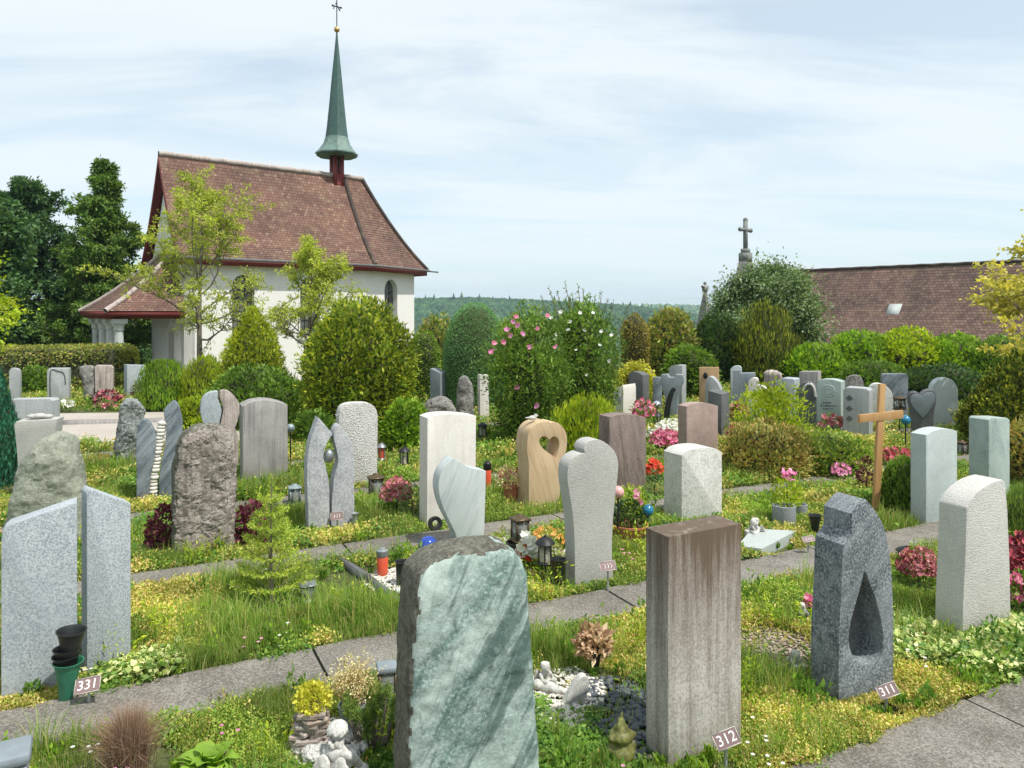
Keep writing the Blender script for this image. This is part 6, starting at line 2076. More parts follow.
def clump(name, label, cat, xl, xr, yt, by, leafm, flowm, nl=500, nf=260, leaf=.03, flow=.02, part='blossoms', style='dome', z0=0.0, fl_top=.55, Yo=None, group=None, lw=.5):
    rng = np.random.default_rng(int(xl * 7 + yt))
    g = gp((xl + xr) / 2, by) if Yo is None else at((xl + xr) / 2, by, Yo)
    Y = g.y
    if Yo is None:
        g.z = 0
    rx = px2m(xr - xl, Y) / 2
    h = EYE - (yt - HZ) / F * Y - g.z
    t = thing(name, label, cat, (g.x, g.y, g.z), 0, group)
    P, N = crown_points('bush', rx, rx * .85, h, nl, rng, .6, .2, 4)
    L = leaf * rng.uniform(.6, 1.3, nl)
    mk('foliage', [leaf_geo(P, unit(N + rand_dirs(nl, rng) + np.array([[0, 0, .5]])), rand_dirs(nl, rng), L, L * lw), tube([(0, 0, -.03), (0, 0, h * .5)], .008, 5, 1)], [G[leafm], M['twig_and_core']], t)
    if flowm:
        P, N = crown_points('bush', rx * 1.02, rx * .9, h * 1.02, nf, rng, .15, .2, 4)
        P = P[P[:, 2] > h * (1 - fl_top)]
        fl_ = blossoms(t, P, flow, flowm, rng, 5)
        mk(part, [fl_], G[flowm], t)
    return t


clump('heuchera', 'purple-leaved plant at the left foot of the rough brown stone', 'plant', 150, 182, 507, 549, 'purple', None, 420, 0, .05, lw=.8)
clump('heuchera', 'purple-leaved plant right of the rough brown stone in tall grass', 'plant', 238, 268, 503, 545, 'purple', None, 380, 0, .05, lw=.8)
clump('heather_cushion', 'crimson-pink flowering cushion beside the bronze box lantern', 'flowers', 382, 412, 480, 512, 'mid', 'heather', 500, 420, .035, .03)
clump('silver_herb', 'grey-green fine herb between the crimson cushion and the cream-white slab', 'plant', 400, 424, 484, 517, 'silver', None, 500, 0, .035, lw=.3)
clump('heather_cushion', 'pink heather in front of the large white combed stone', 'flowers', 899, 938, 549, 588, 'mid', 'heather', 700, 700, .03, .024)
clump('heather_cushion', 'dark red and pink flowers at the right edge beyond the white combed stone', 'flowers', 1006, 1044, 538, 592, 'purple', 'crimson', 500, 330, .05, .04)
clump('pink_flowers', 'pink blossoms low at the right edge beside the ivy', 'flowers', 1004, 1040, 575, 612, 'weed', 'pink', 400, 120, .04, .035)
clump('pink_flowers', 'pink cyclamen cushion left of the rose-brown granite block', 'flowers', 651, 680, 431, 452, 'mid', 'pink', 350, 420, .05, .045)
clump('white_flowers', 'white blossom cushion behind the pink cyclamen', 'flowers', 658, 682, 420, 444, 'mid', 'white', 300, 330, .05, .05)
clump('salmon_flowers', 'loose rose-pink flowers right of the small white gabled stone', 'flowers', 630, 656, 400, 432, 'weed', 'pink', 420, 130, .05, .045)
clump('white_flowers', 'few white and pale blooms below the rose-pink flowers', 'flowers', 645, 657, 428, 447, 'weed', 'white', 160, 50, .04, .035)
clump('orange_flowers', 'rusty orange flowering plant between the brown-grey slab and the marble stone', 'flowers', 646, 664, 460, 484, 'weed', 'redflower', 260, 130, .04, .03)
clump('silver_herb', 'silvery cushion at the left foot of the white marble stone', 'plant', 645, 664, 472, 497, 'silver', None, 420, 0, .035, lw=.3)
clump('pink_flowers', 'salmon and pink flowers right of the dark block with the slanting top', 'flowers', 730, 748, 403, 428, 'weed', 'heather', 320, 160, .05, .05)
clump('crimson_flowers', 'crimson flowering cushion at the foot of the dark slanting block', 'flowers', 729, 752, 424, 444, 'mid', 'crimson', 300, 160, .045, .04)
clump('pink_flowers', 'dusky pink flowers at the foot of the dark arched stone', 'flowers', 820, 846, 415, 436, 'weed', 'heather', 300, 110, .05, .05)
clump('pink_flowers', 'single pink cushion beside the path left of the wooden cross', 'flowers', 832, 850, 464, 480, 'mid', 'lilac', 260, 150, .03, .028)
clump('crimson_flowers', 'row of crimson flowers left of the bright pale granite slab', 'flowers', 880, 912, 448, 466, 'mid', 'crimson', 300, 200, .04, .035)
clump('blue_flowers', 'blue flower spikes right of the wooden cross', 'flowers', 893, 922, 462, 486, 'weed', 'blueflower', 280, 150, .04, .028)
clump('purple_herb', 'purple-leaved plant left of the wooden cross foot', 'plant', 858, 876, 458, 492, 'purple', None, 260, 0, .05, lw=.4)
clump('crimson_flowers', 'red flowers below the pinkish slab in the far left row', 'flowers', 94, 120, 390, 407, 'purple', 'heather', 260, 40, .07, .06)
clump('red_flowers', 'low orange-red flowers along the edge of the far left bed', 'flowers', 96, 118, 402, 410, 'weed', 'heather', 200, 40, .06, .05)
clump('white_flowers', 'white stones and blooms before the layered arch slab, far left', 'flowers', 52, 72, 401, 411, 'weed', 'white', 120, 60, .05, .05)
clump('red_flowers', 'small red plant right of the smooth light blue-grey block, far left', 'flowers', 132, 141, 384, 400, 'purple', None, 120, 0, .07)
clump('magenta_flower', 'single magenta bloom beside the small white cherub bust', 'flowers', 806, 814, 595, 616, 'weed', 'pink', 50, 14, .03, .035)
clump('red_white_bouquet', 'round bouquet of red and cream flowers left of the dark pointed lantern', 'bouquet', 518, 538, 536, 570, 'mid', 'white', 160, 110, .03, .035)
clump('red_flowers', 'red part of the bouquet, bright carnations below the cream flowers', 'bouquet', 517, 530, 546, 570, 'mid', 'redflower', 60, 70, .03, .03)
clump('yellow_flowers', 'yellow and red little flowers right behind the dark pointed lantern', 'flowers', 530, 565, 529, 553, 'sedum_y', 'orange', 400, 60, .03, .03)
hy = clump('hydrangea', 'hydrangea with one dusty pink head in the grey stone pot', 'flowers', 773, 801, 478, 506, 'lime', None, 420, 0, .04, Yo=gp(788, 523).y)
g = at(787, 475, gp(788, 523).y) - hy.location
mk('flower_head', [blossoms(None, [tuple(np.array(g) + RNG.normal(size=3) * .025) for _ in range(30)], .025, 'lilac', RNG, 5), tube([(0, 0, 0), tuple(g)], .004, 5, 1)], [G['lilac'], M['twig_and_core']], hy)

# terracotta flower bowl
g = gp(630, 539)
k = g.y / F
tag(mk('flower_bowl', [lathe([(10 * k, -.01), (12 * k, 0), (16.5 * k, 10 * k), (17.5 * k, 13 * k), (18.5 * k, 13.5 * k), (18.5 * k, 15.5 * k), (17 * k, 15.5 * k), (16 * k, 11 * k), (0, 10 * k)], 28)], M['terracotta'], None, g, 0, smooth=45), 'round terracotta bowl left of the white marble stone', 'flower bowl')
zb = 11 * k


def in_bowl(name, label, xl, xr, yt, yb, leafm, flowm, nl, nf, leaf, flow, lw=.5):
    return clump(name, label, 'plant', xl, xr, yt, yb, leafm, flowm, nl, nf, leaf, flow, Yo=g.y, lw=lw)


in_bowl('bowl_plant', 'dark leafy plant filling the terracotta bowl', 615, 647, 502, 527, 'dark', None, 420, 0, .045, 0)
in_bowl('bowl_plant', 'silvery fine-leaved plant at the left of the terracotta bowl', 614, 631, 498, 522, 'silver', None, 520, 0, .03, 0, .25)
in_bowl('bowl_plant', 'yellow-green plant with pink lily blooms at the back of the terracotta bowl', 622, 645, 486, 522, 'lime', None, 220, 0, .05, 0, .25)
for x, y in ((637, 492), (640, 500), (636, 497), (642, 503)):
    p = at(x, y, g.y - .02)
    tag(mk('lily_bloom', [blossoms(None, [(0, 0, 0)], .036, 'lilac', RNG, 6), tube([(0, .02, -.12), (0, .01, -.02)], .003, 4, 1)], [G['lilac'], M['twig_and_core']], None, p), 'pink lily bloom standing in the terracotta bowl', 'flower', 'pink lily blooms in the terracotta bowl')
sphere_thing('garden_ball', 'blue-green glazed ball on the rim of the terracotta bowl', 'garden ball', 648, 510, 5.6, 'teal_ball', Y=g.y - .05)
t = sphere_thing('garden_ball', 'pink egg-shaped ball on a thin stick left of the flower bowl', 'garden ball', 618, 492, 6.2, 'pink_ball', Y=g.y - .1, stake=True)
# red-brown pot with dry heather
g = gp(511, 502)
k = g.y / F
tag(mk('plant_pot', [lathe([(6 * k, 0), (8 * k, 16 * k), (9 * k, 16.5 * k), (9 * k, 19 * k), (8 * k, 19 * k), (7 * k, 15 * k), (0, 14 * k)], 24)], M['terracotta'], None, g, 0, smooth=45), 'dark red plant pot left of the heart-hole sandstone', 'pot')
clump('pot_heather', 'pale dry heather growing in the dark red pot', 'plant', 497, 521, 468, 486, 'straw', 'heather', 420, 60, .035, .02, Yo=g.y)
g = gp(513, 517)
# grey stone pots
for x, by, w, hh_, lab in ((784, 525, 23, 20, 'round grey stone pot planted with a hydrangea, behind the crouching cherub'), (800, 517, 14, 13, 'smaller grey stone pot right behind the round one')):
    g = gp(x, by)
    k = g.y / F
    tag(mk('stone_pot', [lathe([(w * .46 * k, -.02), (w * .48 * k, 0), (w * .5 * k, hh_ * k), (w * .43 * k, hh_ * k), (w * .42 * k, hh_ * .8 * k), (0, hh_ * .78 * k)], 28)], M['grey_pot'], None, g, 0, smooth=45), lab, 'pot')
# slab under the cherub
fr = Fr((768, 543), 26)
c4 = [gp(737, 546, .07), gp(762, 549, .07), gp(796, 531, .07), gp(752, 529, .07)]
bm = bmesh.new()
f = bm.faces.new([bm.verts.new((p.x, p.y, .075)) for p in c4])
ret = bmesh.ops.extrude_face_region(bm, geom=[f])
for v in ret['geom']:
    if isinstance(v, bmesh.types.BMVert):
        v.co.z -= .11
bmesh.ops.bevel(bm, geom=list(bm.edges), offset=.004, segments=1, affect='EDGES')
tag(from_bm('grave_slab', bm, M['slabgrey'], smooth=30), 'flat grey-green slab carrying the crouching cherub', 'grave slab')
# rock stack with a golden stonecrop
g = gp(312, 748)
rs = []
rng = np.random.default_rng(5)
t = thing('stone_stack', 'little tower of stacked brown stones crowned by golden stonecrop', 'stone stack', (g.x, g.y, 0))
for lev in range(7):
    for q in range(4):
        a = q * 1.57 + lev * .8 + rng.uniform(-.3, .3)
        r_ = .052 - lev * .003
        b = bevel_box(-.05, .05, -.035, .035, -.012, .012, .006)
        for v in b.verts:
            v.co += noise.noise_vector(v.co * 30 + Vector((lev * 3, q * 7, 0))) * .014
        o = from_bm('stone', b, M[('chip', 'pinkish', 'brown_rough')[(lev + q) % 3]], t, Vector((r_ * math.cos(a), r_ * math.sin(a), .014 + lev * .026)), a + 1.57 + rng.uniform(-.3, .3))
zt = 7 * .026
clump('stonecrop', 'golden yellow stonecrop on top of the stacked brown stones', 'plant', 296, 329, 684, 708, 'wreath', None, 1100, 0, .016, 0, Yo=g.y, lw=.8)
# grey pot with dry plant
g = gp(352, 731)
k = g.y / F
tag(mk('plant_pot', [lathe([(11 * k, 0), (13 * k, 24 * k), (14 * k, 25 * k), (14 * k, 27 * k), (12.5 * k, 27 * k), (12 * k, 22 * k), (0, 21 * k)], 24)], M['bluegrey_metal'], None, g, 0, smooth=45), 'grey ribbed pot with a dried plant left of the serpentine slab', 'pot')
t = thing('dried_plant', 'straw-coloured dried plant standing in the grey ribbed pot', 'plant', (g.x, g.y, 22 * k))
rng = np.random.default_rng(17)
n = 240
D = unit(np.stack([rng.normal(size=n) * .35, rng.normal(size=n) * .35, np.ones(n)], 1))
ln = rng.uniform(.12, .26, n)
mk('stem', [leaf_geo(rng.normal(size=(n, 3)) * np.array([[.02, .02, .003]]), D, rand_dirs(n, rng), ln, .004, 0)], M['dry_stem'], t)
PP = (D * ln[:, None])[:, None, :] * rng.uniform(.55, 1.05, (n, 8, 1)) + rng.normal(size=(n, 8, 3)) * .008
PP = PP.reshape(-1, 3)
mk('seed_head', [leaf_geo(PP, rand_dirs(len(PP), rng), rand_dirs(len(PP), rng), .012, .007)], G['straw'], t)
# dried sedge tuft
g = gp(128, 780)
t = mk('sedge_tuft', tuft((0, 0, 0), 3000, .30, .0030, np.random.default_rng(3), .028, .42), G['dry'], None, (g.x, g.y, 0))
tag(t, 'reddish-brown dried sedge tuft at the bottom edge, left of the broad-leaved plant', 'plant')
# broad-leaved rosette
g = gp(213, 772)
rng = np.random.default_rng(4)
parts = []
for i in range(24):
    a = rng.uniform(0, 6.283)
    el_ = rng.uniform(.6, 1.35)
    Ln = rng.uniform(.13, .23)
    d = np.array([math.cos(a) * math.cos(el_), math.sin(a) * math.cos(el_), math.sin(el_)])
    side = unit(np.cross(d, [0, 0, 1.0]))
    nn_ = np.cross(side, d)
    V = []
    for j, f in enumerate(np.linspace(0, 1, 8)):
        wdt = .029 * math.sin(math.pi * min(1, f * .93 + .05)) ** .8 * Ln / .16
        c = d * Ln * f + np.array([0, 0, -1]) * Ln * .45 * f ** 2.2 + rng.normal(size=3) * .0015
        wv_ = .006 * math.sin(j * 1.7 + i)
        V += [c - side * wdt + nn_ * (wdt * .35 + wv_), c, c + side * wdt + nn_ * (wdt * .35 - wv_)]
    k = np.arange(7)[:, None] * 3
    parts.append((np.array(V), np.concatenate([k + np.array([[0, 1, 4, 3]]), k + np.array([[1, 2, 5, 4]])])))
tag(mk('broad_leaved_plant', parts, G['hosta'], None, (g.x, g.y, .0), 0, smooth=180), 'fresh bright green broad-leaved rosette at the bottom edge beside the sedge tuft', 'plant')
# dwarf pine
g = gp(374, 748)
rng = np.random.default_rng(6)
t = thing('dwarf_pine', 'dwarf pine with bushy needle tips between the white angel and the serpentine slab', 'shrub', (g.x, g.y, 0))
tw, P, A = [], [], []
for i in range(26):
    a = rng.uniform(0, 6.283)
    e_ = np.array([math.cos(a) * rng.uniform(.03, .15), math.sin(a) * rng.uniform(.03, .12), rng.uniform(.08, .25)])
    tw.append(tube([(0, 0, -.02), e_ * np.array([.7, .7, .35]), e_], [.009, .006, .003], 5))
    d = unit(e_ - e_ * np.array([.7, .7, .35]))
    m_ = 130
    f = rng.random(m_)
    P.append(e_ + d * (f[:, None] * .06 - .03))
    A.append(unit(d[None] * .8 + rand_dirs(m_, rng)))
mk('branch', tw, M['bark'], t)
P, A = np.concatenate(P), np.concatenate(A)
mk('needles', [leaf_geo(P, A, rand_dirs(len(P), rng), .035, .0035)], G['pine'], t)
# young fir
g = gp(271, 603)
rng = np.random.default_rng(8)
t = thing('young_fir', 'young light green fir tree growing in the grass between two graves', 'fir tree', (g.x, g.y, 0))
hF = .86
tw, P, A = [tube([(0, 0, -.03), (0, 0, hF * .6), (.005, 0, hF)], [.013, .008, .003], 6)], [], []
for lev in range(7):
    z = .08 + lev * .10
    nb_ = 7 if lev < 5 else 5
    for q in range(nb_):
        a = q / nb_ * 6.283 + lev * .5 + rng.uniform(-.2, .2)
        Lb = (.29 - .035 * lev) * rng.uniform(.8, 1.1)
        e_ = np.array([math.cos(a) * Lb, math.sin(a) * Lb, z + Lb * (.35 + .06 * lev)])
        p0 = np.array([0, 0, z])
        tw.append(tube([p0, (p0 + e_) / 2 + np.array([0, 0, -.01]), e_], [.005, .004, .002], 4))
        segs = [(p0 + (e_ - p0) * .15, e_)]
        for s_ in (-1, 1):
            for f in (.4, .6, .8):
                b = p0 + (e_ - p0) * f
                aa = a + s_ * .8
                segs.append((b, b + np.array([math.cos(aa), math.sin(aa), .25]) * Lb * (1 - f) * .85))
        for b, e2 in segs:
            m_ = int(10 + 130 * np.linalg.norm(e2 - b))
            f = rng.random(m_)[:, None]
            P.append(b + (e2 - b) * f)
            A.append(unit(unit(e2 - b)[None] * .9 + rand_dirs(m_, rng)))
m_ = 160
P.append(np.stack([np.zeros(m_), np.zeros(m_), rng.uniform(.5, 1.02, m_) * hF], 1))
A.append(unit(rand_dirs(m_, rng) + np.array([[0, 0, .9]])))
mk('trunk', tw, M['bark'], t)
P, A = np.concatenate(P), np.concatenate(A)
mk('needles', [leaf_geo(P, A, rand_dirs(len(P), rng), .030, .0062)], G['fir'], t)
# dead bouquet in a black cone
cone_vase('black cone vase with a withered bouquet behind the white carved wing', 595, 674, 650, 15, 'black_plastic')
clump('withered_bouquet', 'withered brown bouquet in the black cone vase', 'bouquet', 579, 609, 628, 654, 'deadflower', 'deadflower', 300, 60, .045, .018, Yo=gp(595, 674).y, fl_top=1.0)
# dark stone edging of a grave, left of the serpentine slab
pts = [gp(338, 562), gp(366, 580), gp(398, 606)]
ed = []
for a, b in zip(pts[:-1], pts[1:]):
    d = (b - a).normalized()
    nn = Vector((-d.y, d.x, 0)) * .018
    V = [a - nn, b - d * .006 - nn, b - d * .006 + nn, a + nn]
    ed.append((np.array([(v.x, v.y, -.05) for v in V] + [(v.x, v.y, .05) for v in V]), BOXF.copy()))
tag(mk('grave_edging', ed, M['dark_stone']), 'narrow dark stone edging running down the grave left of the serpentine slab', 'grave edging')
for i, (x, y, r_) in enumerate(((303, 752, .05), (316, 760, .06), (346, 742, .04), (352, 758, .045), (296, 740, .035), (365, 752, .04))):
    g = gp(x, y)
    b = bmesh.new()
    bmesh.ops.create_icosphere(b, subdivisions=3, radius=r_)
    for v in b.verts:
        v.co += noise.noise_vector(v.co * 25 + Vector((i * 5, 0, 0))) * r_ * .35
        v.co.z *= .7
    tag(from_bm('white_stone', b, M['white_rough'], None, (g.x, g.y, r_ * .5), 0, smooth=60), 'rough white stone lying near the white angel', 'stone', 'white stones round the angel')
# orange bowl by the wide path
g = gp(99, 465)
k = g.y / F
tag(mk('plant_saucer', [lathe([(5 * k, 0), (8 * k, 4 * k), (9 * k, 6 * k), (8 * k, 6 * k), (0, 3.5 * k)], 20)], M['terracotta'], None, g, 0, smooth=45), 'flat orange-brown bowl in grass left of the dark quartz stone', 'bowl')
clump('bowl_plant', 'dry orange plant in the flat bowl left of the dark quartz stone', 'plant', 91, 108, 455, 461, 'rust', None, 160, 0, .04, 0, Yo=g.y)
# ------------------------------------------------------------------ ground sheet and cover, kept low round things
bpy.context.view_layer.update()
CLEAR = []
for o in list(COL.objects):
    if o.parent is None and o.get('category') and o['category'] not in ('gravestone', 'tree', 'chapel', 'church', 'hedge', 'shrub', 'topiary', 'hibiscus', 'cypress', 'conifer'):
        lo, hi = Vector((1e9,) * 3), Vector((-1e9,) * 3)
        for q in [o] + list(o.children_recursive):
            if q.type == 'MESH':
                for cn in q.bound_box:
                    w_ = q.matrix_world @ Vector(cn)
                    lo = Vector(map(min, lo, w_))
                    hi = Vector(map(max, hi, w_))
        if lo.z > .12 or hi.x - lo.x > .8:
            continue
        stem = o['category'] in ('grave marker', 'garden ball', 'grave cross')
        rad = .07 if stem else max(.03, .38 * max(hi.x - lo.x, hi.y - lo.y))
        CLEAR.append(((lo.x + hi.x) / 2 if not stem else o.location.x, (lo.y + hi.y) / 2 if not stem else o.location.y, rad))


def gap(X, Y):
    """distance to the nearest gravestone foot or small thing"""
    D = np.full(np.shape(X), 9.0)
    for fr, a, b, T in STONES:
        dx, dy = X - fr.C.x, Y - fr.C.y
        s = dx * fr.u.x + dy * fr.u.y
        d = dx * fr.n.x + dy * fr.n.y
        ds = np.maximum(np.maximum(a - s, s - b), 0)
        dd = np.maximum(np.maximum(-d, d - T), 0)
        D = np.minimum(D, np.hypot(ds, dd))
    for x, y, r in CLEAR:
        D = np.minimum(D, np.maximum(np.hypot(X - x, Y - y) - r, 0))
    return D


def low(X, Y):
    return np.clip(.22 + gap(X, Y) / .26, 0, 1)


xs = np.concatenate([-np.geomspace(2600, 6, 50), np.linspace(-5.9, 5.9, 170), np.geomspace(6, 2600, 50)])
ys = np.concatenate([np.linspace(-60, 0, 14), np.linspace(.3, 12, 170), np.linspace(12.2, 40, 90), np.geomspace(41, 3400, 60)])
XX, YY = np.meshgrid(xs, ys)
ZZ = ground_z(XX, YY) - .012 + .012 * fnoise(np.stack([XX, YY, XX * 0], -1), 2.0) * (YY < 30)
nx, ny = len(xs), len(ys)
idx = np.arange(nx * ny).reshape(ny, nx)
Fc = np.stack([idx[:-1, :-1], idx[:-1, 1:], idx[1:, 1:], idx[1:, :-1]], -1).reshape(-1, 4)
mt, nt, bs, out = new_mat('garden_soil')
tc = nt.nodes.new('ShaderNodeTexCoord')
n1 = nd(nt, 'ShaderNodeTexNoise', i_Scale=1.2, i_Detail=8.0, i_Roughness=.7)
nt.links.new(tc.outputs['Object'], n1.inputs['Vector'])
n2 = nd(nt, 'ShaderNodeTexNoise', i_Scale=45.0, i_Detail=4.0, i_Roughness=.7)
nt.links.new(tc.outputs['Object'], n2.inputs['Vector'])
r1 = ramp(nt, [(.3, (.05, .045, .022)), (.5, (.085, .10, .03)), (.7, (.12, .155, .035))])
nt.links.new(n1.outputs[0], r1.inputs[0])
r2 = ramp(nt, [(.3, (.4, .4, .4)), (.7, (1.5, 1.5, 1.4))])
nt.links.new(n2.outputs[0], r2.inputs[0])
nt.links.new(mix(nt, 'MULTIPLY', 1.0, r1.outputs[0], r2.outputs[0]), bs.inputs['Base Color'])
bs.inputs['Roughness'].default_value = .95
bp = nd(nt, 'ShaderNodeBump', i_Strength=.8, i_Distance=.03)
nt.links.new(n2.outputs[0], bp.inputs['Height'])
nt.links.new(bp.outputs[0], bs.inputs['Normal'])
struct(mk('ground', [(np.stack([XX, YY, ZZ], -1).reshape(-1, 3), Fc)], mt, smooth=180))

# ------------------------------------------------------------------ ground cover
def visible_points(n, y0, y1, rng, margin=1.4):
    """points in the bed area in front of the camera, denser where nearer"""
    u = rng.random(n)
    Y = 1 / (1 / y0 + (1 / y1 - 1 / y0) * u) if True else 0
    X = rng.uniform(-1, 1, n) * Y * .70 * margin + 0
    return X, Y


def in_wide(X, Y):
    y = HZ + F * EYE / Y
    x = CX + F * X / Y
    return (y > 411) & (y < 447.5) & (x < 245)


def near_stone(X, Y, pad=.0):
    r = np.zeros(X.shape, bool)
    for fr, a, b, T in STONES:
        dx, dy = X - fr.C.x, Y - fr.C.y
        s = dx * fr.u.x + dy * fr.u.y
        d = dx * fr.n.x + dy * fr.n.y
        r |= (s > a - pad) & (s < b + pad) & (d > -pad) & (d < T + pad)
    return r


PATCH = []      # explicit patches: kind, pixel x, pixel y, radius in metres
for k, x, y, r in (('sedum_y', 150, 600, .45), ('sedum_y', 210, 600, .35), ('sedum_y', 175, 640, .3), ('sedum_y', 30, 700, .25), ('grass', 265, 610, .55), ('grass', 330, 620, .55), ('grass', 300, 585, .4), ('grass', 380, 625, .25),
                   ('sedum_y', 390, 590, .3), ('sedum', 420, 610, .35), ('ivy', 120, 672, .30), ('ivy', 165, 672, .25), ('grass', 210, 672, .3), ('weed', 160, 530, .45), ('sedum_y', 215, 548, .3), ('grass', 290, 480, .5), ('grass', 265, 510, .5),
                   ('grass', 385, 520, .4), ('sedum', 330, 530, .35), ('sedum', 430, 525, .35), ('grass', 530, 505, .4), ('sedum', 480, 510, .35), ('grass', 700, 600, .2), ('sedum_y', 620, 650, .35), ('grass', 560, 660, .35), ('sedum_y', 770, 545, .35), ('sedum_y', 800, 555, .2),
                   ('sedum_y', 770, 640, .3), ('sedum', 780, 605, .4), ('sedum_y', 800, 720, .45), ('sedum', 760, 700, .4), ('sedum_y', 900, 700, .3), ('ivy', 960, 660, .48), ('ivy', 915, 640, .4), ('ivy', 1010, 640, .4), ('sedum', 930, 590, .35), ('grass', 905, 530, .35), ('grass', 960, 545, .3),
                   ('grass', 620, 720, .3), ('weed', 560, 740, .35), ('weed', 590, 765, .3), ('sedum', 250, 745, .25), ('grass', 70, 755, .25), ('sedum', 300, 740, .2), ('sedum_y', 640, 620, .3), ('sedum', 560, 600, .3), ('sedum_y', 500, 570, .3), ('sedum_y', 545, 595, .2),
                   ('grass', 745, 475, .5), ('grass', 690, 480, .35), ('sedum_y', 735, 475, .25), ('sedum_y', 855, 470, .7), ('sedum', 800, 460, .8), ('sedum_y', 860, 445, .6), ('grass', 500, 440, 1.0), ('grass', 500, 490, .35), ('grass', 90, 470, .5), ('grass', 110, 460, .5),
                   ('weed', 150, 490, .35), ('grass', 150, 540, .25), ('sedum_y', 330, 540, .2), ('weed', 230, 540, .3), ('sedum_y', 690, 440, .6), ('sedum', 650, 470, .5), ('grass', 960, 460, .5), ('sedum', 950, 440, .8), ('sedum_y', 940, 700, .25), ('sedum_y', 870, 720, .3), ('sedum', 850, 735, .25)):
    p = gp(x, y)
    PATCH.append((k, p.x, p.y, r))
KINDS = ['grass', 'sedum', 'sedum_y', 'weed', 'ivy']
GRAVEL = [(*gp(x, y)[:2], r) for x, y, r in ((560, 690, .22), (555, 720, .16), (620, 700, .2), (635, 735, .2), (775, 650, .28), (330, 745, .2), (395, 580, .22), (530, 545, .28), (570, 552, .15))]


def kinds(X, Y, rng):
    n = len(X)
    g = np.stack([X, Y, X * 0], 1)
    sc = {'grass': .12 + fnoise(g, 2.4, 1), 'sedum': .22 + fnoise(g, 2.7, 2), 'sedum_y': -.06 + fnoise(g, 3.8, 3), 'weed': .12 + fnoise(g, 3.6, 4), 'ivy': -1.1 + fnoise(g, 2.2, 5)}
    S = np.stack([sc[k] for k in KINDS], 1) + rng.normal(size=(n, 5)) * .24
    for k, px, py, r in PATCH:
        d2 = ((X - px) ** 2 + (Y - py) ** 2) / r ** 2
        S[:, KINDS.index(k)] += 1.7 * np.exp(-d2 * 1.6)
    return S.argmax(1)


rng = np.random.default_rng(99)
BED = {k: [] for k in KINDS}
for n, y0, y1 in ((265000, 2.75, 7.0), (150000, 7.0, 13.0), (75000, 13.0, 24.0)):
    X, Y = visible_points(n, y0, y1, rng)
    q, s = qs(X, Y)
    qn = q + .05 * fnoise(np.stack([X, Y, X * 0], 1), 5.0, 9) + .03 * fnoise(np.stack([X, Y, X * 0], 1), 14.0, 3)
    ok = ~in_wide(X, Y)
    ok &= ~in_path(qn) | (Y > 16)
    ok &= gap(X, Y) > .004
    for gx, gy, gr in GRAVEL:
        ok &= ~(((X - gx) ** 2 + (Y - gy) ** 2 < (gr * (1 + .3 * fnoise(np.stack([X, Y, X * 0], 1), 9, 2))) ** 2) & (rng.random(len(X)) < .93))
    X, Y = X[ok], Y[ok]
    kd = kinds(X, Y, rng)
    Z = ground_z(X, Y)
    for i, k in enumerate(KINDS):
        BED[k].append(np.stack([X, Y, Z], 1)[kd == i])

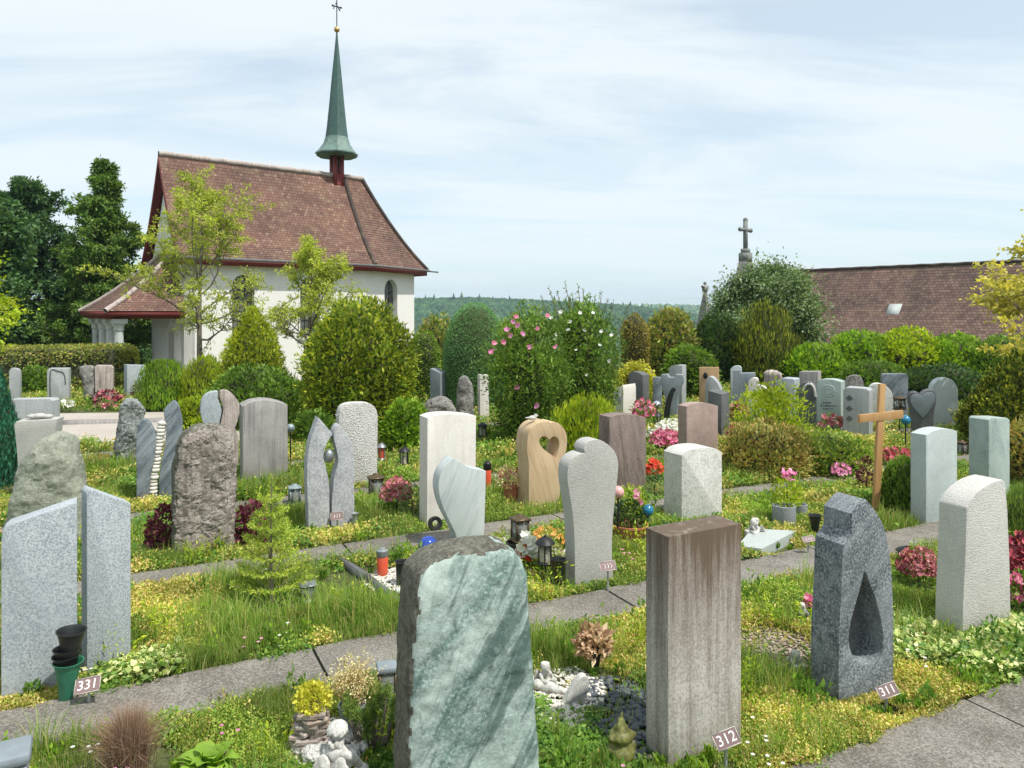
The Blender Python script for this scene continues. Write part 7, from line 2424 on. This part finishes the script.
for k in KINDS:
    P = np.concatenate(BED[k])
    Yd = P[:, 1]
    sc_ = np.clip(Yd / 4.5, .75, 4.0) ** .8
    n = len(P)
    lw_ = low(P[:, 0], P[:, 1])
    if k == 'grass':
        P3 = np.repeat(P, 2, 0) + np.concatenate([rng.normal(size=(2 * n, 2)) * .02 * np.repeat(sc_, 2)[:, None], np.zeros((2 * n, 1))], 1)
        s3 = np.repeat(sc_, 2)
        hgt = (.045 + .10 * np.clip(fnoise(P3, 3.1, 7) * .6 + .4, 0, 1)) * rng.uniform(.4, 1.5, 2 * n) * np.clip(s3, .9, 1.2) * np.repeat(lw_, 2)
        o = mk('grass', blade_geo(P3, hgt, .0042 * s3, .38, rng), G['grass'])
        stuff(o, 'fine grass growing between the graves', 'grass')
        continue
    if k in ('sedum', 'sedum_y'):
        # little shoots, each carrying several short leaves
        m_ = 5
        hgt = (.025 + .05 * (fnoise(P, 3.2, 8) * .5 + .5)) * rng.uniform(.5, 1.5, n) * np.clip(sc_, .9, 2.2) * lw_
        PP = np.repeat(P, m_, 0)
        jit = rng.normal(size=(n * m_, 3)) * .012 * np.repeat(sc_, m_)[:, None]
        f = np.tile(np.linspace(.35, 1.0, m_), n)
        PP = PP + jit
        PP[:, 2] = np.repeat(P[:, 2], m_) + np.repeat(hgt, m_) * f
        L = (.017 if k == 'sedum' else .020) * np.repeat(sc_, m_) * rng.uniform(.7, 1.3, n * m_)
        o = mk('sedum_mat' if k == 'sedum' else 'yellow_sedum', [leaf_geo(PP, rand_dirs(n * m_, rng) + np.array([[0, 0, .6]]), rand_dirs(n * m_, rng) + np.array([[0, 0, .6]]), L, L * .5, .1)], G[k])
        stuff(o, 'mat of small green sedum shoots covering the graves' if k == 'sedum' else 'yellow flowering sedum cushions along the graves', 'ground cover')
        continue
    m_ = 3 if k == 'weed' else 2
    PP = np.repeat(P, m_, 0) + rng.normal(size=(n * m_, 3)) * np.array([[.03, .03, 0]]) * np.repeat(sc_, m_)[:, None]
    sr = np.repeat(sc_, m_)
    PP[:, 2] += (.02 + .07 * rng.random(n * m_) * (fnoise(PP, 3, 4) * .5 + .6)) * np.clip(sr, 1, 2) * (1.5 if k == 'ivy' else 1) * np.repeat(lw_, m_)
    L = (.032 if k == 'weed' else .040) * sr * rng.uniform(.6, 1.3, n * m_)
    A = rand_dirs(n * m_, rng) * np.array([[1, 1, .5]]) + np.array([[0, 0, .15]])
    N = rand_dirs(n * m_, rng) * .55 + np.array([[0, -.15, 1.0]])
    o = mk('low_weeds' if k == 'weed' else 'ivy', [leaf_geo(PP, A, N, L, L * (.55 if k == 'weed' else .85), .1)], G[k])
    stuff(o, 'low broad-leaved weeds between the graves' if k == 'weed' else 'pale variegated ivy spreading over the graves', 'ground cover')

# taller wild plants standing out of the ground cover: nobody could count them
def scatter(n, y0, y1, rng, thr, fs):
    X, Y = visible_points(n, y0, y1, rng)
    q, s = qs(X, Y)
    p = np.stack([X, Y, X * 0], 1)
    ok = ~in_wide(X, Y) & ~in_path(q * 1.0) & ~near_stone(X, Y, .02) & (fnoise(p, 2.4, fs) > thr)
    for gx, gy, gr in GRAVEL:
        ok &= (X - gx) ** 2 + (Y - gy) ** 2 > gr ** 2
    X, Y = X[ok], Y[ok]
    return np.stack([X, Y, ground_z(X, Y)], 1)


rng = np.random.default_rng(123)
P = scatter(2200, 2.9, 14, rng, .0, 21)
ex_ = []
for x, y, r_, m_ in ((290, 592, .22, 90), (345, 618, .25, 110), (250, 590, .16, 50), (268, 500, .28, 90), (300, 490, .25, 70), (390, 515, .25, 70), (235, 640, .18, 50), (95, 470, .4, 60), (590, 665, .16, 40), (545, 660, .14, 40), (760, 690, .16, 50), (735, 480, .3, 60), (915, 530, .25, 60), (960, 540, .2, 40), (60, 750, .12, 40), (700, 740, .1, 30)):
    p = gp(x, y)
    q_ = np.stack([p.x + rng.normal(size=m_) * r_, p.y + rng.normal(size=m_) * r_ * .6, np.zeros(m_)], 1)
    qq, _ = qs(q_[:, 0], q_[:, 1])
    q_ = q_[~in_path(qq)]
    q_[:, 2] = ground_z(q_[:, 0], q_[:, 1])
    ex_.append(q_)
P = np.concatenate([P] + ex_)
parts = []
nb_ = 16
PP = np.repeat(P, nb_, 0) + np.concatenate([rng.normal(size=(len(P) * nb_, 2)) * .022, np.zeros((len(P) * nb_, 1))], 1)
hh_ = np.repeat(rng.uniform(.10, .32, len(P)) * low(P[:, 0], P[:, 1]), nb_) * rng.uniform(.6, 1.1, len(PP))
stuff(mk('grass_tufts', blade_geo(PP, hh_, .0045 * np.clip(PP[:, 1] / 4.5, .8, 2.2), .45, rng), G['grass']), 'taller grass tufts rising from the ground cover', 'grass')
P = scatter(420, 3.1, 14, rng, .05, 51)
P = P[gap(P[:, 0], P[:, 1]) > .10]
m_ = 90
H_ = rng.uniform(.14, .30, len(P))[:, None]
f_ = rng.random((len(P), m_)) ** .8
a_ = np.repeat(rng.uniform(0, 6.283, (len(P), 9)), 10, 1)
r_ = .16 * f_ * H_ / .25 * rng.uniform(.5, 1.1, (len(P), m_))
PP = np.stack([P[:, :1] + r_ * np.cos(a_), P[:, 1:2] + r_ * np.sin(a_), P[:, 2:3] + H_ * f_], 2).reshape(-1, 3)
D = np.stack([np.cos(a_), np.sin(a_), .8 + 0 * a_], 2).reshape(-1, 3)
L = .045 * rng.uniform(.6, 1.2, len(PP)) * np.clip(PP[:, 1] / 7, .8, 1.8)
stuff(mk('ferny_perennials', [leaf_geo(PP, D + rand_dirs(len(PP), rng) * .7, rand_dirs(len(PP), rng) + np.array([[0, 0, .7]]), L, L * .28)], G['lime']), 'feathery light green perennials standing on the graves', 'plants')
for nm, n, gm, y0, y1, thr, seed_, lf_, hmax, lab in (('leafy_perennials', 900, 'weed', 3.0, 15, .0, 31, .048, .24, 'small leafy perennials among the ground cover'), ('leafy_perennials', 900, 'bright', 3.0, 15, .0, 33, .034, .26, 'fresh green shoots among the ground cover'),
                                               ('rusty_perennials', 300, 'rust', 3.2, 15, .1, 35, .03, .15, 'rust-coloured seed heads among the ground cover')):
    P = scatter(n, y0, y1, rng, thr, seed_)
    m_ = 46
    Q = rng.normal(size=(len(P), m_, 3))
    Q = Q / np.linalg.norm(Q, axis=2, keepdims=True) * rng.random((len(P), m_, 1)) ** .4
    hs_ = (rng.uniform(.35, 1, len(P)) * low(P[:, 0], P[:, 1]))[:, None]
    Q[:, :, 2] = np.abs(Q[:, :, 2])
    Q = Q * np.stack([hs_ * .11 + 0 * Q[:, :, 0], hs_ * .11 + 0 * Q[:, :, 0], hs_ * hmax + 0 * Q[:, :, 0]], 2)
    PP = (P[:, None, :] + Q).reshape(-1, 3)
    D = unit(Q.reshape(-1, 3) + np.array([[0, 0, .06]]))
    L = lf_ * rng.uniform(.6, 1.3, len(PP)) * np.clip(PP[:, 1] / 6, .8, 2)
    stuff(mk(nm, [leaf_geo(PP, D + rand_dirs(len(PP), rng) * .5, rand_dirs(len(PP), rng) + np.array([[0, 0, .7]]), L, L * .45)], G[gm]), lab, 'plants')
for nm, n, gm, thr, seed_, lab in (('yellow_flowers', 240, 'wreath', .15, 41, 'small yellow flowers dotted over the graves'), ('pink_flowers', 90, 'lilac', .2, 43, 'small pink flowers dotted over the graves'), ('white_flowers', 90, 'white', .2, 45, 'small white flowers dotted over the graves')):
    P = scatter(n, 3.0, 16, rng, thr, seed_)
    P = np.repeat(P, 4, 0) + np.concatenate([rng.normal(size=(4 * len(P), 2)) * .035, rng.uniform(.05, .15, (4 * len(P), 1))], 1)
    k_ = np.clip(P[:, 1] / 6, .8, 2.2)
    pt = []
    for i in range(5):
        a = i / 5 * 6.283
        d = np.stack([np.full(len(P), math.cos(a)), np.full(len(P), math.sin(a)), np.full(len(P), .3)], 1)
        pt.append(leaf_geo(P, d, np.tile([[0, -.3, 1.0]], (len(P), 1)), .014 * k_, .012 * k_))
    stuff(mk(nm, pt, G[gm]), lab, 'flowers')

# leaf litter and moss specks on the slabs
X, Y = visible_points(26000, 2.8, 10, rng)
q, s = qs(X, Y)
edge = np.full(len(X), 9.0)
for qc, w in PATHS:
    edge = np.where(np.abs(q - qc) < w / 2, w / 2 - np.abs(q - qc), edge)
ok = (edge < 1) & (rng.random(len(X)) < .05 + .5 * np.exp(-edge / .035))
P = np.stack([X, Y, np.full(len(X), .028)], 1)[ok]
n = len(P)
L = rng.uniform(.006, .018, n) * np.clip(P[:, 1] / 5, .8, 1.6)
stuff(mk('leaf_litter', [leaf_geo(P, rand_dirs(n, rng) * np.array([[1, 1, .15]]), rand_dirs(n, rng) * .3 + np.array([[0, 0, 1.0]]), L, L * .5)], G['litter']), 'small dry leaves and moss specks along the concrete path edges', 'leaf litter')

# gravel patches on the graves
for i, (gx, gy, gr) in enumerate(GRAVEL):
    n = int(900 * gr / .2)
    a = rng.uniform(0, 6.283, n)
    d = gr * np.sqrt(rng.random(n)) * 1.1
    dark = i in (2, 3)
    size = .017 if dark else .009
    if dark:
        n = 260
        a, d = a[:n], d[:n]
    base = ball((0, 0, 0), 1, 7, 5, 0, 1, .8, .55)
    BV, BF = base[0], base[1]
    rs = size * rng.uniform(.6, 1.5, n)
    V = BV[None] * rs[:, None, None] * rng.uniform(.75, 1.25, (n, 1, 3)) + np.stack([gx + d * np.cos(a), gy + d * np.sin(a), rng.uniform(.002, .014, n)], 1)[:, None, :]
    Fg = (np.arange(n)[:, None, None] * len(BV) + BF[None]).reshape(-1, 4)
    o = mk('pebbles', [(V.reshape(-1, 3), Fg)], M['pebble_dark'] if dark else (M['chip'] if i == 4 else M['pebble_white']), smooth=180)
    stuff(o, 'dark pebbles strewn on a grave' if dark else 'small pale stones strewn on a grave', 'pebbles')
